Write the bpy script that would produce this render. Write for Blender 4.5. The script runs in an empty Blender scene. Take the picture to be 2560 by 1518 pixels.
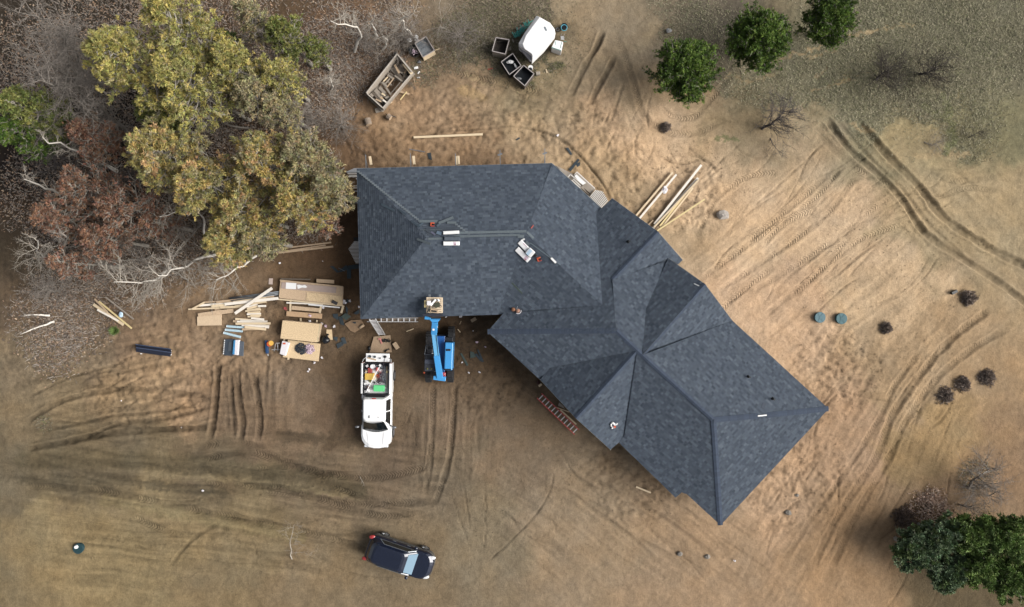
import bpy, bmesh, math, random
import numpy as np
from mathutils import Vector, Matrix
from mathutils.geometry import tessellate_polygon
SC = bpy.context.scene
COL = SC.collection

# ------------------------------------------------------------------ camera, sky, sun, exposure
CAM_H = 43.5          # drone height over the ground, metres
FOC = 1611.0          # focal length in pixels of the 2560 px wide picture
NX, NY = 1280.0, 730.0  # the point straight below the drone
cam = bpy.data.cameras.new('drone_camera')
cam_o = bpy.data.objects.new('drone_camera', cam); COL.objects.link(cam_o)
cam_o.location = (0, 0, CAM_H); cam_o.rotation_euler = (0, 0, 0)
cam.sensor_width = 36; cam.lens = 36 * FOC / 2560
cam.shift_y = (NY - 759.0) / 2560
cam.clip_end = 2000
SC.camera = cam_o
w = bpy.data.worlds.new('World'); SC.world = w; w.use_nodes = True
nt = w.node_tree
bg = nt.nodes['Background']
sky = nt.nodes.new('ShaderNodeTexSky'); sky.sky_type = 'NISHITA'; sky.sun_disc = False
SUN_EL, SUN_AZ = math.radians(36), math.radians(95)   # azimuth clockwise from +Y (top of picture)
sky.sun_elevation = SUN_EL; sky.sun_rotation = SUN_AZ
sky.dust_density = 4.0; sky.air_density = 1.0; sky.ozone_density = 0.6
hs = nt.nodes.new('ShaderNodeHueSaturation'); hs.inputs['Saturation'].default_value = 0.35
nt.links.new(sky.outputs[0], hs.inputs['Color']); nt.links.new(hs.outputs[0], bg.inputs[0])
bg.inputs[1].default_value = 0.095
sl = bpy.data.lights.new('sun', 'SUN'); sl.energy = 3.9; sl.angle = math.radians(46); sl.color = (1.0, 0.965, 0.915)
so = bpy.data.objects.new('sun', sl); COL.objects.link(so)
sd = Vector((math.sin(SUN_AZ) * math.cos(SUN_EL), math.cos(SUN_AZ) * math.cos(SUN_EL), math.sin(SUN_EL)))
so.rotation_euler = sd.to_track_quat('Z', 'Y').to_euler(); so.location = sd * 60
SC.view_settings.view_transform = 'Standard'; SC.view_settings.look = 'None'
SC.view_settings.gamma = 1; SC.view_settings.exposure = 0.66
SC.view_settings.use_curve_mapping = False
GAIN = 1.62   # what a level matt surface shows divided by its reflectance, under the light above

# ------------------------------------------------------------------ small helpers
RNG = np.random.default_rng(7)
random.seed(7)
def P(px, py, z=0.0):
    k = (CAM_H - z) / FOC
    return Vector(((px - NX) * k, -(py - NY) * k, z))
def lin(c):
    c = c / 255.0
    return c / 12.92 if c <= 0.04045 else ((c + 0.055) / 1.055) ** 2.4
def A(r, g, b):           # reflectance that shows as this colour in the picture
    return tuple(min(0.9, lin(v) / GAIN) for v in (r, g, b))
MATS = {}
def M(name, rgb=(128, 128, 128), rough=0.8, metal=0.0, var=0.0, scale=6.0, bump=0.0, bscale=30.0, rnd=0.0, stretch=None, coat=0.0, spec=0.35, attr=None, trans=0.0, ior=1.45):
    if name in MATS: return MATS[name]
    m = bpy.data.materials.new(name); m.use_nodes = True
    n = m.node_tree.nodes; l = m.node_tree.links
    b = n['Principled BSDF']
    b.inputs['Roughness'].default_value = rough; b.inputs['Metallic'].default_value = metal
    b.inputs['Specular IOR Level'].default_value = spec
    b.inputs['Coat Weight'].default_value = coat
    col = A(*rgb) + (1,)
    b.inputs['Base Color'].default_value = col
    src = None
    if attr:
        a = n.new('ShaderNodeAttribute'); a.attribute_name = attr; src = a.outputs['Color']
    if var or rnd:
        tc = n.new('ShaderNodeTexCoord')
        mp = n.new('ShaderNodeMapping'); l.new(tc.outputs['Object'], mp.inputs['Vector'])
        if stretch: mp.inputs['Scale'].default_value = stretch
        no = n.new('ShaderNodeTexNoise'); no.inputs['Scale'].default_value = scale; no.inputs['Detail'].default_value = 5
        l.new(mp.outputs[0], no.inputs['Vector'])
        mr = n.new('ShaderNodeMapRange'); mr.inputs['From Min'].default_value = .3; mr.inputs['From Max'].default_value = .7
        mr.inputs['To Min'].default_value = 1 - var; mr.inputs['To Max'].default_value = 1 + var
        l.new(no.outputs['Fac'], mr.inputs['Value'])
        fac = mr.outputs[0]
        if rnd:
            oi = n.new('ShaderNodeObjectInfo')
            m2 = n.new('ShaderNodeMapRange'); m2.inputs['To Min'].default_value = 1 - rnd; m2.inputs['To Max'].default_value = 1 + rnd
            l.new(oi.outputs['Random'], m2.inputs['Value'])
            mu = n.new('ShaderNodeMath'); mu.operation = 'MULTIPLY'
            l.new(fac, mu.inputs[0]); l.new(m2.outputs[0], mu.inputs[1]); fac = mu.outputs[0]
        vm = n.new('ShaderNodeVectorMath'); vm.operation = 'SCALE'
        if src: l.new(src, vm.inputs[0])
        else: vm.inputs[0].default_value = col[:3]
        l.new(fac, vm.inputs['Scale']); src = vm.outputs[0]
    if src: l.new(src, b.inputs['Base Color'])
    if bump:
        tc = n.new('ShaderNodeTexCoord')
        nb = n.new('ShaderNodeTexNoise'); nb.inputs['Scale'].default_value = bscale; nb.inputs['Detail'].default_value = 4
        l.new(tc.outputs['Object'], nb.inputs['Vector'])
        bp = n.new('ShaderNodeBump'); bp.inputs['Strength'].default_value = bump; bp.inputs['Distance'].default_value = 0.02
        l.new(nb.outputs['Fac'], bp.inputs['Height']); l.new(bp.outputs[0], b.inputs['Normal'])
    MATS[name] = m
    return m

class Geo:
    def __init__(s): s.v = []; s.f = []; s.c = []
    def add(s, vs, fs, c=None):
        o = len(s.v); s.v += [tuple(x) for x in vs]; s.f += [tuple(i + o for i in f) for f in fs]
        if c is not None: s.c += [c] * len(vs)
    def box(s, c, size, rot=0.0, mat=None):
        hx, hy, hz = [d / 2 for d in size]
        m = mat or Matrix.Rotation(rot, 3, 'Z')
        c = Vector(c)
        vs = [c + m @ Vector((x * hx, y * hy, z * hz)) for z in (-1, 1) for x, y in ((-1, -1), (1, -1), (1, 1), (-1, 1))]
        s.add(vs, BOXF); return s
    def bar(s, p0, p1, wd, th, up=(0, 0, 1)):      # board between two end points
        p0, p1 = Vector(p0), Vector(p1); d = p1 - p0; L = d.length; d.normalize()
        sd_ = d.cross(Vector(up))
        if sd_.length < 1e-4: sd_ = d.cross(Vector((0, 1, 0)))
        sd_.normalize(); u = sd_.cross(d)
        vs = []
        for q in (p0, p1):
            for a, b in ((-1, -1), (1, -1), (1, 1), (-1, 1)): vs.append(q + sd_ * (a * wd / 2) + u * (b * th / 2))
        s.add(vs, [(3, 2, 1, 0), (4, 5, 6, 7), (0, 1, 5, 4), (1, 2, 6, 5), (2, 3, 7, 6), (3, 0, 4, 7)]); return s
    def prism(s, pts, z0, z1):                    # pts world xy, counter-clockwise or not
        pts = [(p[0], p[1]) for p in pts]
        ar = sum(pts[i][0] * pts[(i + 1) % len(pts)][1] - pts[(i + 1) % len(pts)][0] * pts[i][1] for i in range(len(pts)))
        if ar < 0: pts = pts[::-1]
        n = len(pts)
        zt = z1 if hasattr(z1, '__len__') else [z1] * n
        vs = [(p[0], p[1], z0) for p in pts] + [(p[0], p[1], zt[i]) for i, p in enumerate(pts)]
        s.add(vs, [tuple(range(n))[::-1], tuple(range(n, 2 * n))] + [(i, (i + 1) % n, n + (i + 1) % n, n + i) for i in range(n)]); return s
    def loft(s, rings, cap=True):                 # rings: lists of points, all the same length
        n = len(rings[0]); vs = [p for r in rings for p in r]; fs = []
        for k in range(len(rings) - 1):
            for i in range(n):
                a, b = k * n + i, k * n + (i + 1) % n
                fs.append((a, b, b + n, a + n))
        if cap: fs += [tuple(range(n))[::-1], tuple(range((len(rings) - 1) * n, len(rings) * n))]
        s.add(vs, fs); return s
    def tube(s, pts, r, n=8, cap=True):
        pts = [Vector(p) for p in pts]; rs = r if hasattr(r, '__len__') else [r] * len(pts)
        rings = []; prev = None
        for i, p in enumerate(pts):
            d = (pts[min(i + 1, len(pts) - 1)] - pts[max(i - 1, 0)]).normalized()
            a = prev if prev is not None else (Vector((0, 0, 1)) if abs(d.z) < .9 else Vector((1, 0, 0)))
            x = (a - d * a.dot(d)).normalized(); prev = x; y = d.cross(x)
            rings.append([p + (x * math.cos(t) + y * math.sin(t)) * rs[i] for t in [2 * math.pi * k / n for k in range(n)]])
        s.loft(rings, cap); return s
    def cyl(s, c, r, h, n=20, r2=None):
        r2 = r if r2 is None else r2; c = Vector(c)
        s.loft([[c + Vector((math.cos(t) * q, math.sin(t) * q, z)) for t in [2 * math.pi * k / n for k in range(n)]] for q, z in ((r, 0), (r2, h))]); return s
    def blob(s, c, r, seed=0, amp=.2, n=10, m=7):
        rr = random.Random(seed); c = Vector(c); r = r if hasattr(r, '__len__') else (r, r, r)
        rings = []
        for i in range(m):
            ph = -math.pi / 2 + math.pi * (i + .5) / m
            rings.append([c + Vector((math.cos(ph) * math.cos(t) * r[0], math.cos(ph) * math.sin(t) * r[1], math.sin(ph) * r[2])) * (1 + rr.uniform(-amp, amp)) for t in [2 * math.pi * k / n for k in range(n)]])
        s.loft(rings); return s
BOXF = [(3, 2, 1, 0), (4, 5, 6, 7), (0, 1, 5, 4), (1, 2, 6, 5), (2, 3, 7, 6), (3, 0, 4, 7)]

def tag(o, label=None, cat=None, group=None, kind=None):
    if label: o['label'] = label
    if cat: o['category'] = cat
    if group: o['group'] = group
    if kind: o['kind'] = kind
    return o
def thing(name, loc, label, cat, group=None):
    o = bpy.data.objects.new(name, None); COL.objects.link(o); o.location = loc; o.empty_display_size = .2
    return tag(o, label, cat, group)
def build(g, name, mat, parent=None, smooth=False, bevel=0.0, kind=None, sub=0, origin=None):
    """link the collected shapes as one mesh; vertices are world ones and get moved into the parent's space"""
    me = bpy.data.meshes.new(name)
    org = Vector((0, 0, 0))
    q = parent; depth = []
    while q is not None: org += q.location; q = q.parent
    base = Vector(origin) if origin is not None else (Vector((0, 0, 0)) if parent is not None else (sum((Vector(v) for v in g.v), Vector()) / len(g.v)))
    if parent is None and origin is None: base.z = min(v[2] for v in g.v)
    me.from_pydata([tuple(Vector(v) - org - base) for v in g.v], [], g.f)
    if g.c:
        ca = me.color_attributes.new('col', 'FLOAT_COLOR', 'POINT')
        ca.data.foreach_set('color', np.array([(c[0], c[1], c[2], 1.0) for c in g.c], 'f').ravel())
    me.materials.append(mat)
    if smooth: me.polygons.foreach_set('use_smooth', [True] * len(me.polygons))
    o = bpy.data.objects.new(name, me); COL.objects.link(o); o.location = base
    if parent is not None: o.parent = parent
    if bevel:
        b = o.modifiers.new('bevel', 'BEVEL'); b.width = bevel; b.segments = 2; b.limit_method = 'ANGLE'; b.angle_limit = .7
    if sub:
        b = o.modifiers.new('sub', 'SUBSURF'); b.levels = sub; b.render_levels = sub
    if kind: o['kind'] = kind
    return o
def np_mesh(name, v, f, mat, parent=None, col=None, smooth=False, kind=None):
    """fast mesh from arrays; v world (n,3), f (m,3) or (m,4), col (n,3)"""
    me = bpy.data.meshes.new(name)
    org = np.zeros(3); q = parent
    while q is not None: org += np.array(q.location); q = q.parent
    v = v - org
    k = f.shape[1]
    me.vertices.add(len(v)); me.vertices.foreach_set('co', v.astype('f').ravel())
    me.loops.add(f.size); me.loops.foreach_set('vertex_index', f.astype('i').ravel())
    me.polygons.add(len(f)); me.polygons.foreach_set('loop_start', np.arange(0, f.size, k, dtype='i'))
    me.polygons.foreach_set('loop_total', np.full(len(f), k, 'i'))
    if smooth: me.polygons.foreach_set('use_smooth', np.ones(len(f), bool))
    me.update(calc_edges=True)
    if col is not None:
        ca = me.color_attributes.new('col', 'FLOAT_COLOR', 'POINT')
        ca.data.foreach_set('color', np.concatenate([col, np.ones((len(v), 1))], 1).astype('f').ravel())
    me.materials.append(mat)
    o = bpy.data.objects.new(name, me); COL.objects.link(o)
    if parent is not None: o.parent = parent
    if kind: o['kind'] = kind
    return o
def rect_ring(cx, cy, hx, hy, r, z, n=5, pw=None):
    out = []
    for sx, sy, a0 in ((1, 1, 0), (-1, 1, 90), (-1, -1, 180), (1, -1, 270)):
        for k in range(n):
            a = math.radians(a0 + 90 * k / (n - 1))
            out.append(Vector((cx + sx * (hx - r) + r * math.cos(a), cy + sy * (hy - r) + r * math.sin(a), z)))
    return out

# ------------------------------------------------------------------ the ground
def hash2(ix, iy, seed):
    h = (ix.astype(np.int64) * 374761393 + iy.astype(np.int64) * 668265263 + seed * 974634777) & 0x7fffffff
    h = ((h ^ (h >> 13)) * 1274126177) & 0x7fffffff
    return ((h ^ (h >> 16)) & 0xffff) / 65535.0
def vnoise(x, y, seed):
    ix, iy = np.floor(x), np.floor(y); fx, fy = x - ix, y - iy
    fx = fx * fx * (3 - 2 * fx); fy = fy * fy * (3 - 2 * fy)
    a = hash2(ix, iy, seed); b = hash2(ix + 1, iy, seed); c = hash2(ix, iy + 1, seed); d = hash2(ix + 1, iy + 1, seed)
    return (a * (1 - fx) + b * fx) * (1 - fy) + (c * (1 - fx) + d * fx) * fy - .5
def fbm(x, y, s, seed, o=3):
    t = 0; a = 1.0
    for k in range(o): t = t + a * vnoise(x / s, y / s, seed + k * 17); s /= 2.03; a *= .55
    return t
D = .085
def axis(lo, hi, far):
    a = list(np.arange(lo, hi, D)); s = D
    up = []; q = a[-1]
    while q < far: s *= 1.35; q += s; up.append(q)
    dn = []; q = a[0]; s = D
    while q > -far: s *= 1.35; q -= s; dn.append(q)
    return np.array(dn[::-1] + a + up)
gx = axis(-36.5, 36.5, 900); gy = axis(-22.6, 21.8, 900)
X, Y = np.meshgrid(gx, gy)
PX = NX + X / (CAM_H / FOC); PY = NY - Y / (CAM_H / FOC)
# soil and plant-cover colours with the shade beside the house painted in: dry pale sand, damp brown sand, dark forest floor, dead leaves, dry grass
CP = """1650 300 187 160 128;1500 280 178 150 118;1750 400 188 162 130;1900 550 183 157 125;2100 600 178 154 124;2300 450 165 145 112;2400 500 160 142 110
2200 700 176 152 120;2000 750 178 150 120;1900 800 182 154 124;2300 900 163 138 106;2100 1100 168 138 108;1950 1250 172 143 113;2100 1300 148 122 92;2350 1150 145 123 88
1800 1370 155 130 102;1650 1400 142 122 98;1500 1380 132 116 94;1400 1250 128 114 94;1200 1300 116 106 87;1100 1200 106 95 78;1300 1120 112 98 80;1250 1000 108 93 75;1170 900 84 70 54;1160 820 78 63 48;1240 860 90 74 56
1000 860 88 74 58;990 1000 98 84 66;1110 1010 118 103 86;1000 1100 98 84 68;850 1000 100 84 68;700 1050 112 96 78;600 1000 104 88 70;500 930 150 125 98;400 930 148 124 94;300 1000 126 109 84
200 1080 104 94 74;300 1140 96 87 69;500 1180 98 87 69;150 1180 98 89 71;400 1250 120 107 80;200 1300 126 112 82;300 1380 124 110 80;600 1300 118 105 79;800 1350 118 104 81
800 1200 106 93 75;950 1250 102 90 74;1000 1350 112 100 80;200 880 112 98 80;110 920 108 97 79;130 990 118 104 80;340 810 118 99 79;480 720 124 104 82;560 770 120 102 80;600 700 112 94 74;750 690 96 78 59
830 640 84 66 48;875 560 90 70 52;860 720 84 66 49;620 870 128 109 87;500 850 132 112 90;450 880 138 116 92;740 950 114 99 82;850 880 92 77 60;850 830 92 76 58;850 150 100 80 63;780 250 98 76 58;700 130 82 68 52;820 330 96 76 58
950 180 104 86 70;1080 170 118 104 85;1180 130 115 104 88;1240 90 112 103 88;1300 190 112 106 82;1180 240 168 142 110;1080 270 158 130 100;1050 310 156 130 102;950 330 136 113 86;1100 370 142 119 93;900 380 118 96 73;1200 395 130 108 84
1350 330 165 142 112;1440 420 168 143 110;1420 150 130 118 95;1480 170 160 142 115;1520 110 152 134 108;1620 110 146 130 106;1660 200 150 128 100;1670 70 112 106 92;1740 90 96 90 80;1800 120 92 88 78;1640 90 126 118 100
1860 210 112 108 88;2000 180 106 104 84;2200 90 104 102 82;2420 120 100 98 80;2420 300 104 102 78;2150 320 112 110 88;2260 200 98 93 76;2100 250 112 110 88;1830 270 130 120 94;1950 240 114 110 90;1900 330 128 115 90;1760 350 178 152 120;1850 400 182 156 124;1980 400 178 154 122;2050 350 156 138 112;2300 370 130 122 92
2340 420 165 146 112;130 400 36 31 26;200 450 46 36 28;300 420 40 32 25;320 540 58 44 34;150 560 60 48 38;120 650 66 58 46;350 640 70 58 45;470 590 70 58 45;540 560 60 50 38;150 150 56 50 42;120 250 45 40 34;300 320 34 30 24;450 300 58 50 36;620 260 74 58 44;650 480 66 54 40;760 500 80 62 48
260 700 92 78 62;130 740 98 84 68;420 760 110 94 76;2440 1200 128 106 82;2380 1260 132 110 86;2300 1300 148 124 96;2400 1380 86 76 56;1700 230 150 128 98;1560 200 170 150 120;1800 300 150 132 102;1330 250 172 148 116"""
cps = np.array([[float(t) for t in q.split()] for r in CP.splitlines() for q in r.split(';')])
wx = PX + 75 * fbm(X, Y, 2.0, 3, 4); wy = PY + 75 * fbm(X, Y, 2.0, 9, 4)
cx_ = np.clip(wx, 40, 2520); cy_ = np.clip(wy, 20, 1450)
num = np.zeros(X.shape + (3,)); den = np.zeros(X.shape)
for c in cps:
    d2 = (cx_ - c[0]) ** 2 + (cy_ - c[1]) ** 2
    wt = np.exp(-d2 / (2 * 48.0 ** 2)) + 1e-3 * np.exp(-d2 / (2 * 190.0 ** 2)) + 1e-12
    num += wt[..., None] * c[2:5]; den += wt
GC = num / den[..., None]
_l = GC.mean(-1, keepdims=True); GC = _l + (GC - _l) * .87; GC = GC * np.array([1.01, 1.0, .985]) * (1 + np.clip((135 - _l) / 20, 0, 1) * np.array([.125, .105, .09])) * (1 + np.clip((_l - 135) / 20, 0, 1) * np.array([.05, .045, .045])) * (1 + .06 * np.clip((_l - 120) / 40, 0, 1))
def smooth(a, b, x):
    t = np.clip((x - a) / (b - a), 0, 1); return t * t * (3 - 2 * t)
def blobm(lst):           # soft union of discs (px, py, r)
    m = np.zeros(X.shape)
    for a, b, r in lst: m = np.maximum(m, 1 - smooth(.6, 1.15, np.hypot(wx - a, wy - b) / r))
    return m
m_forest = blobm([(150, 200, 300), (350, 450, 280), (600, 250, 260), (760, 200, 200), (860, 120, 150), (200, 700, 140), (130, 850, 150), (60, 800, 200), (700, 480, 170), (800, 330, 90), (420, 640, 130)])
m_grass = blobm([(2000, 170, 190), (2200, 180, 230), (2400, 200, 230), (1850, 230, 80), (1770, 90, 110), (2420, 330, 110), (1240, 90, 130), (1330, 170, 110), (1400, 110, 80), (1150, 130, 90), (2440, 1180, 60), (100, 1060, 30)])
m_foot = blobm([(1100, 330, 170), (1300, 360, 170), (950, 390, 120), (1480, 400, 150), (1600, 480, 130), (1720, 470, 120), (1450, 300, 90), (2080, 930, 130), (1980, 1200, 140), (600, 840, 180), (380, 930, 170), (1250, 960, 90), (1180, 840, 80), (1560, 1200, 120), (780, 800, 100)])
HT = .10 * fbm(X, Y, 6.0, 21) + .045 * fbm(X, Y, 1.1, 33)
rough = fbm(X * .9 + Y * .35, Y * 1.2 - X * .3, .42, 41, 2)
HT += m_foot * .13 * np.clip(rough + .08, -.5, .25) + .014 * rough
clod = fbm(X, Y, .22, 55, 2)
HT += .04 * clod * (.18 + m_foot + .6 * m_forest)
# tracks: points in picture pixels at ground level, width, depth, tread, darkening of the soil inside
TR = [("1509 70,1490 120,1462 165,1423 246", .42, .20, 0, .62), ("1540 135,1512 190,1492 225,1472 268", .42, .20, 0, .62),
("1535 80,1565 150,1590 230,1605 285,1640 315,1700 335,1760 325,1815 292", .5, .06, 1, .88), ("1640 258,1680 290,1730 294,1765 262,1830 190,1885 160", .42, .035, 1, .92),
("1560 200,1545 250,1520 320", .25, .05, 0, .8), ("1530 270,1500 330", .2, .04, 0, .85), ("2062 292,2120 370,2200 440,2255 500,2310 580,2380 630,2500 708,2620 800", .48, .17, 0, .62),
("2140 300,2230 400,2300 470,2345 530,2400 575,2500 635,2620 690", .55, .16, 0, .64), ("2040 330,2100 390,2170 440,2240 470", .5, .05, 1, .9), ("2090 300,2170 390,2260 480,2330 570,2420 650", .3, .06, 0, .85),
("1750 700,1900 590,2030 500,2110 412", .42, .035, 1, .90), ("1790 730,1930 640,2060 540,2140 440", .42, .035, 1, .90), ("1870 735,2010 650,2130 560,2230 490", .42, .035, 1, .92), ("1860 610,1960 530,2080 430", .42, .035, 1, .92),
("1900 800,2020 700,2150 600,2260 560", .42, .035, 1, .92), ("1960 700,2080 610,2180 540", .2, .04, 0, .82), ("2080 700,2150 640,2230 580", .2, .05, 0, .85), ("2500 440,2400 452,2300 432", .5, .04, 1, .88), ("2500 480,2420 470,2330 500", .4, .04, 1, .9),
("2500 400,2420 395,2330 380", .4, .03, 1, .9), ("2035 790,2110 720,2160 690", .12, .05, 0, .75), ("2480 770,2400 830,2330 900,2235 1030,2185 1150,2100 1280,2030 1420", .55, .09, 1, .8), ("2520 820,2420 880,2330 960,2260 1060,2220 1150,2150 1270,2080 1420", .5, .07, 1, .82),
("2300 880,2240 960,2190 1060,2120 1170,2040 1280,1960 1400", .4, .05, 1, .86), ("2040 960,2150 990,2250 1010", .15, .05, 0, .8), ("545 900,541 980,532 1060,520 1105", .45, .17, 0, .62), ("588 915,598 1000,607 1060,598 1110", .45, .12, 0, .68), ("632 930,646 1000,650 1060,642 1110", .42, .09, 1, .74),
("575 920,580 1000,585 1100", .3, .07, 0, .72), ("60 1125,150 1108,250 1088,380 1075,525 1070", .45, .16, 0, .56), ("60 1060,140 1010,220 985,330 972,450 984,520 992", .42, .11, 0, .68), ("200 1100,300 1060,400 1050,520 1020", .25, .09, 0, .66), ("100 1080,200 1060,280 1040,400 1030,500 1010", .2, .07, 0, .7),
("60 1000,160 950,260 920,330 900", .2, .06, 0, .75), ("60 1155,300 1160,500 1175,700 1195", .7, .05, 0, .86), ("60 1215,250 1228,450 1268,700 1318,880 1362,960 1400", .55, .09, 1, .74), ("60 1190,300 1190,520 1220,700 1245,900 1290", .35, .05, 0, .84), ("480 1200,620 1225,760 1240,900 1262,1100 1252", .55, .05, 1, .8),
("480 1120,600 1105,700 1150,820 1185,940 1195,1080 1165", .55, .05, 1, .78), ("500 1150,620 1130,720 1165,850 1200", .5, .04, 1, .8), ("640 1210,760 1235,860 1270,960 1290,1060 1280", .5, .05, 1, .82), ("330 1290,420 1330,520 1345,580 1310", .5, .04, 1, .86), ("420 1420,480 1350,560 1300", .3, .05, 0, .82), ("640 1420,640 1380,620 1330", .1, .04, 0, .8),
("1082 955,1082 1040,1076 1150,1062 1240", .42, .08, 1, .8), ("1138 955,1132 1060,1122 1150,1098 1230,1080 1270", .42, .09, 1, .74), ("1075 1090,1068 1150,1060 1210", .12, .08, 0, .62), ("1384 1175,1378 1220,1345 1280,1280 1350,1215 1410", .16, .06, 0, .76), ("1120 1210,1150 1300,1180 1380", .12, .04, 0, .82), ("1170 1230,1180 1270", .1, .06, 0, .75), ("1210 1220,1218 1290", .1, .06, 0, .75),
("1450 1180,1600 1260,1720 1340,1800 1400", .35, .05, 0, .86), ("1420 1230,1560 1330,1640 1400", .35, .05, 0, .86), ("1480 1120,1620 1210,1760 1310", .4, .04, 0, .86), ("1300 1200,1420 1230,1540 1290", .3, .03, 0, .88),
("1000 352,1110 330,1200 324,1290 318,1380 340,1440 382,1500 450,1530 505", .16, .07, 0, .7), ("1020 330,1110 310,1220 282,1320 276,1440 300", .3, .04, 0, .84), ("1030 352,1130 318,1260 306", .3, .05, 0, .82), ("1120 178,1200 198,1300 218,1360 236", .6, .06, 1, .82), ("1320 318,1400 345,1460 400,1520 480", .14, .05, 0, .75),
("1640 390,1700 410,1760 400,1800 440", .2, .09, 0, .8), ("1700 380,1760 400,1790 440", .12, .06, 0, .78), ("1580 1340,1700 1400", .3, .05, 0, .85), ("850 330,890 400", .3, .05, 0, .8), ("880 340,895 410", .2, .05, 0, .8), ("905 350,915 405", .2, .05, 0, .82), ("930 180,1000 240,1080 250,1150 262", .3, .04, 0, .9)]
def catmull(pts, step):
    pts = [np.array(p, float) for p in pts]; pts = [2 * pts[0] - pts[1]] + pts + [2 * pts[-1] - pts[-2]]
    out = []
    for i in range(1, len(pts) - 2):
        p0, p1, p2, p3 = pts[i - 1:i + 3]; n = max(2, int(np.linalg.norm(p2 - p1) / step))
        for t in np.linspace(0, 1, n, endpoint=False):
            out.append(.5 * ((2 * p1) + (-p0 + p2) * t + (2 * p0 - 5 * p1 + 4 * p2 - p3) * t ** 2 + (-p0 + 3 * p1 - 3 * p2 + p3) * t ** 3))
    out.append(pts[-2]); return np.array(out)
TS = np.zeros(X.shape); TT = np.zeros(X.shape); TM = np.zeros(X.shape); DK = np.ones(X.shape)
K0 = CAM_H / FOC
x0i = int(np.searchsorted(gx, -36.4)); y0i = int(np.searchsorted(gy, -22.5))
LR = random.Random(19); NMAIN = len(TR)
def family(n, x0, x1, y0, y1, ang, da, l0, l1, w0, w1, d0, d1, dk):
    for _ in range(n):
        x, y = LR.uniform(x0, x1), LR.uniform(y0, y1); a_ = math.radians(ang + LR.gauss(0, da)); L = LR.uniform(l0, l1); bend = LR.gauss(0, .10) * L
        p = [(x + math.cos(a_) * L * t - math.sin(a_) * bend * 4 * t * (1 - t), y + math.sin(a_) * L * t + math.cos(a_) * bend * 4 * t * (1 - t)) for t in (0, .33, .67, 1)]
        TR.append((','.join('%.1f %.1f' % q for q in p), LR.uniform(w0, w1), LR.uniform(d0, d1), 1 if w1 > .3 and LR.random() < .6 else 0, dk + LR.uniform(-.04, .05)))
family(34, 1720, 2300, 430, 780, -41, 5, 60, 240, .07, .14, .03, .06, .84)
family(5, 1700, 2150, 560, 800, -40, 4, 120, 300, .40, .5, .02, .035, .94)
family(10, 1480, 1640, 120, 330, 112, 10, 50, 150, .08, .16, .03, .06, .86)
family(26, 100, 900, 1120, 1380, 7, 6, 100, 320, .08, .20, .02, .05, .85)
family(10, 420, 900, 1130, 1330, 10, 8, 120, 260, .40, .5, .02, .04, .86)
family(26, 100, 480, 890, 1080, -12, 12, 50, 180, .08, .2, .03, .07, .80)
family(18, 1060, 1500, 1120, 1400, 60, 35, 40, 150, .06, .14, .02, .05, .84)
family(18, 1400, 1850, 1130, 1400, 38, 6, 80, 260, .08, .18, .02, .04, .88)
family(24, 2000, 2400, 880, 1380, 118, 8, 80, 260, .10, .22, .03, .06, .86)
family(14, 2250, 2470, 400, 560, 168, 14, 60, 180, .08, .2, .02, .04, .88)
family(10, 1020, 1500, 260, 350, -4, 12, 60, 200, .08, .18, .02, .05, .86)
family(12, 980, 1200, 1000, 1250, 95, 25, 30, 110, .06, .14, .03, .05, .80)
family(14, 1650, 1900, 250, 420, 15, 30, 40, 130, .08, .16, .03, .05, .88)
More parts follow.
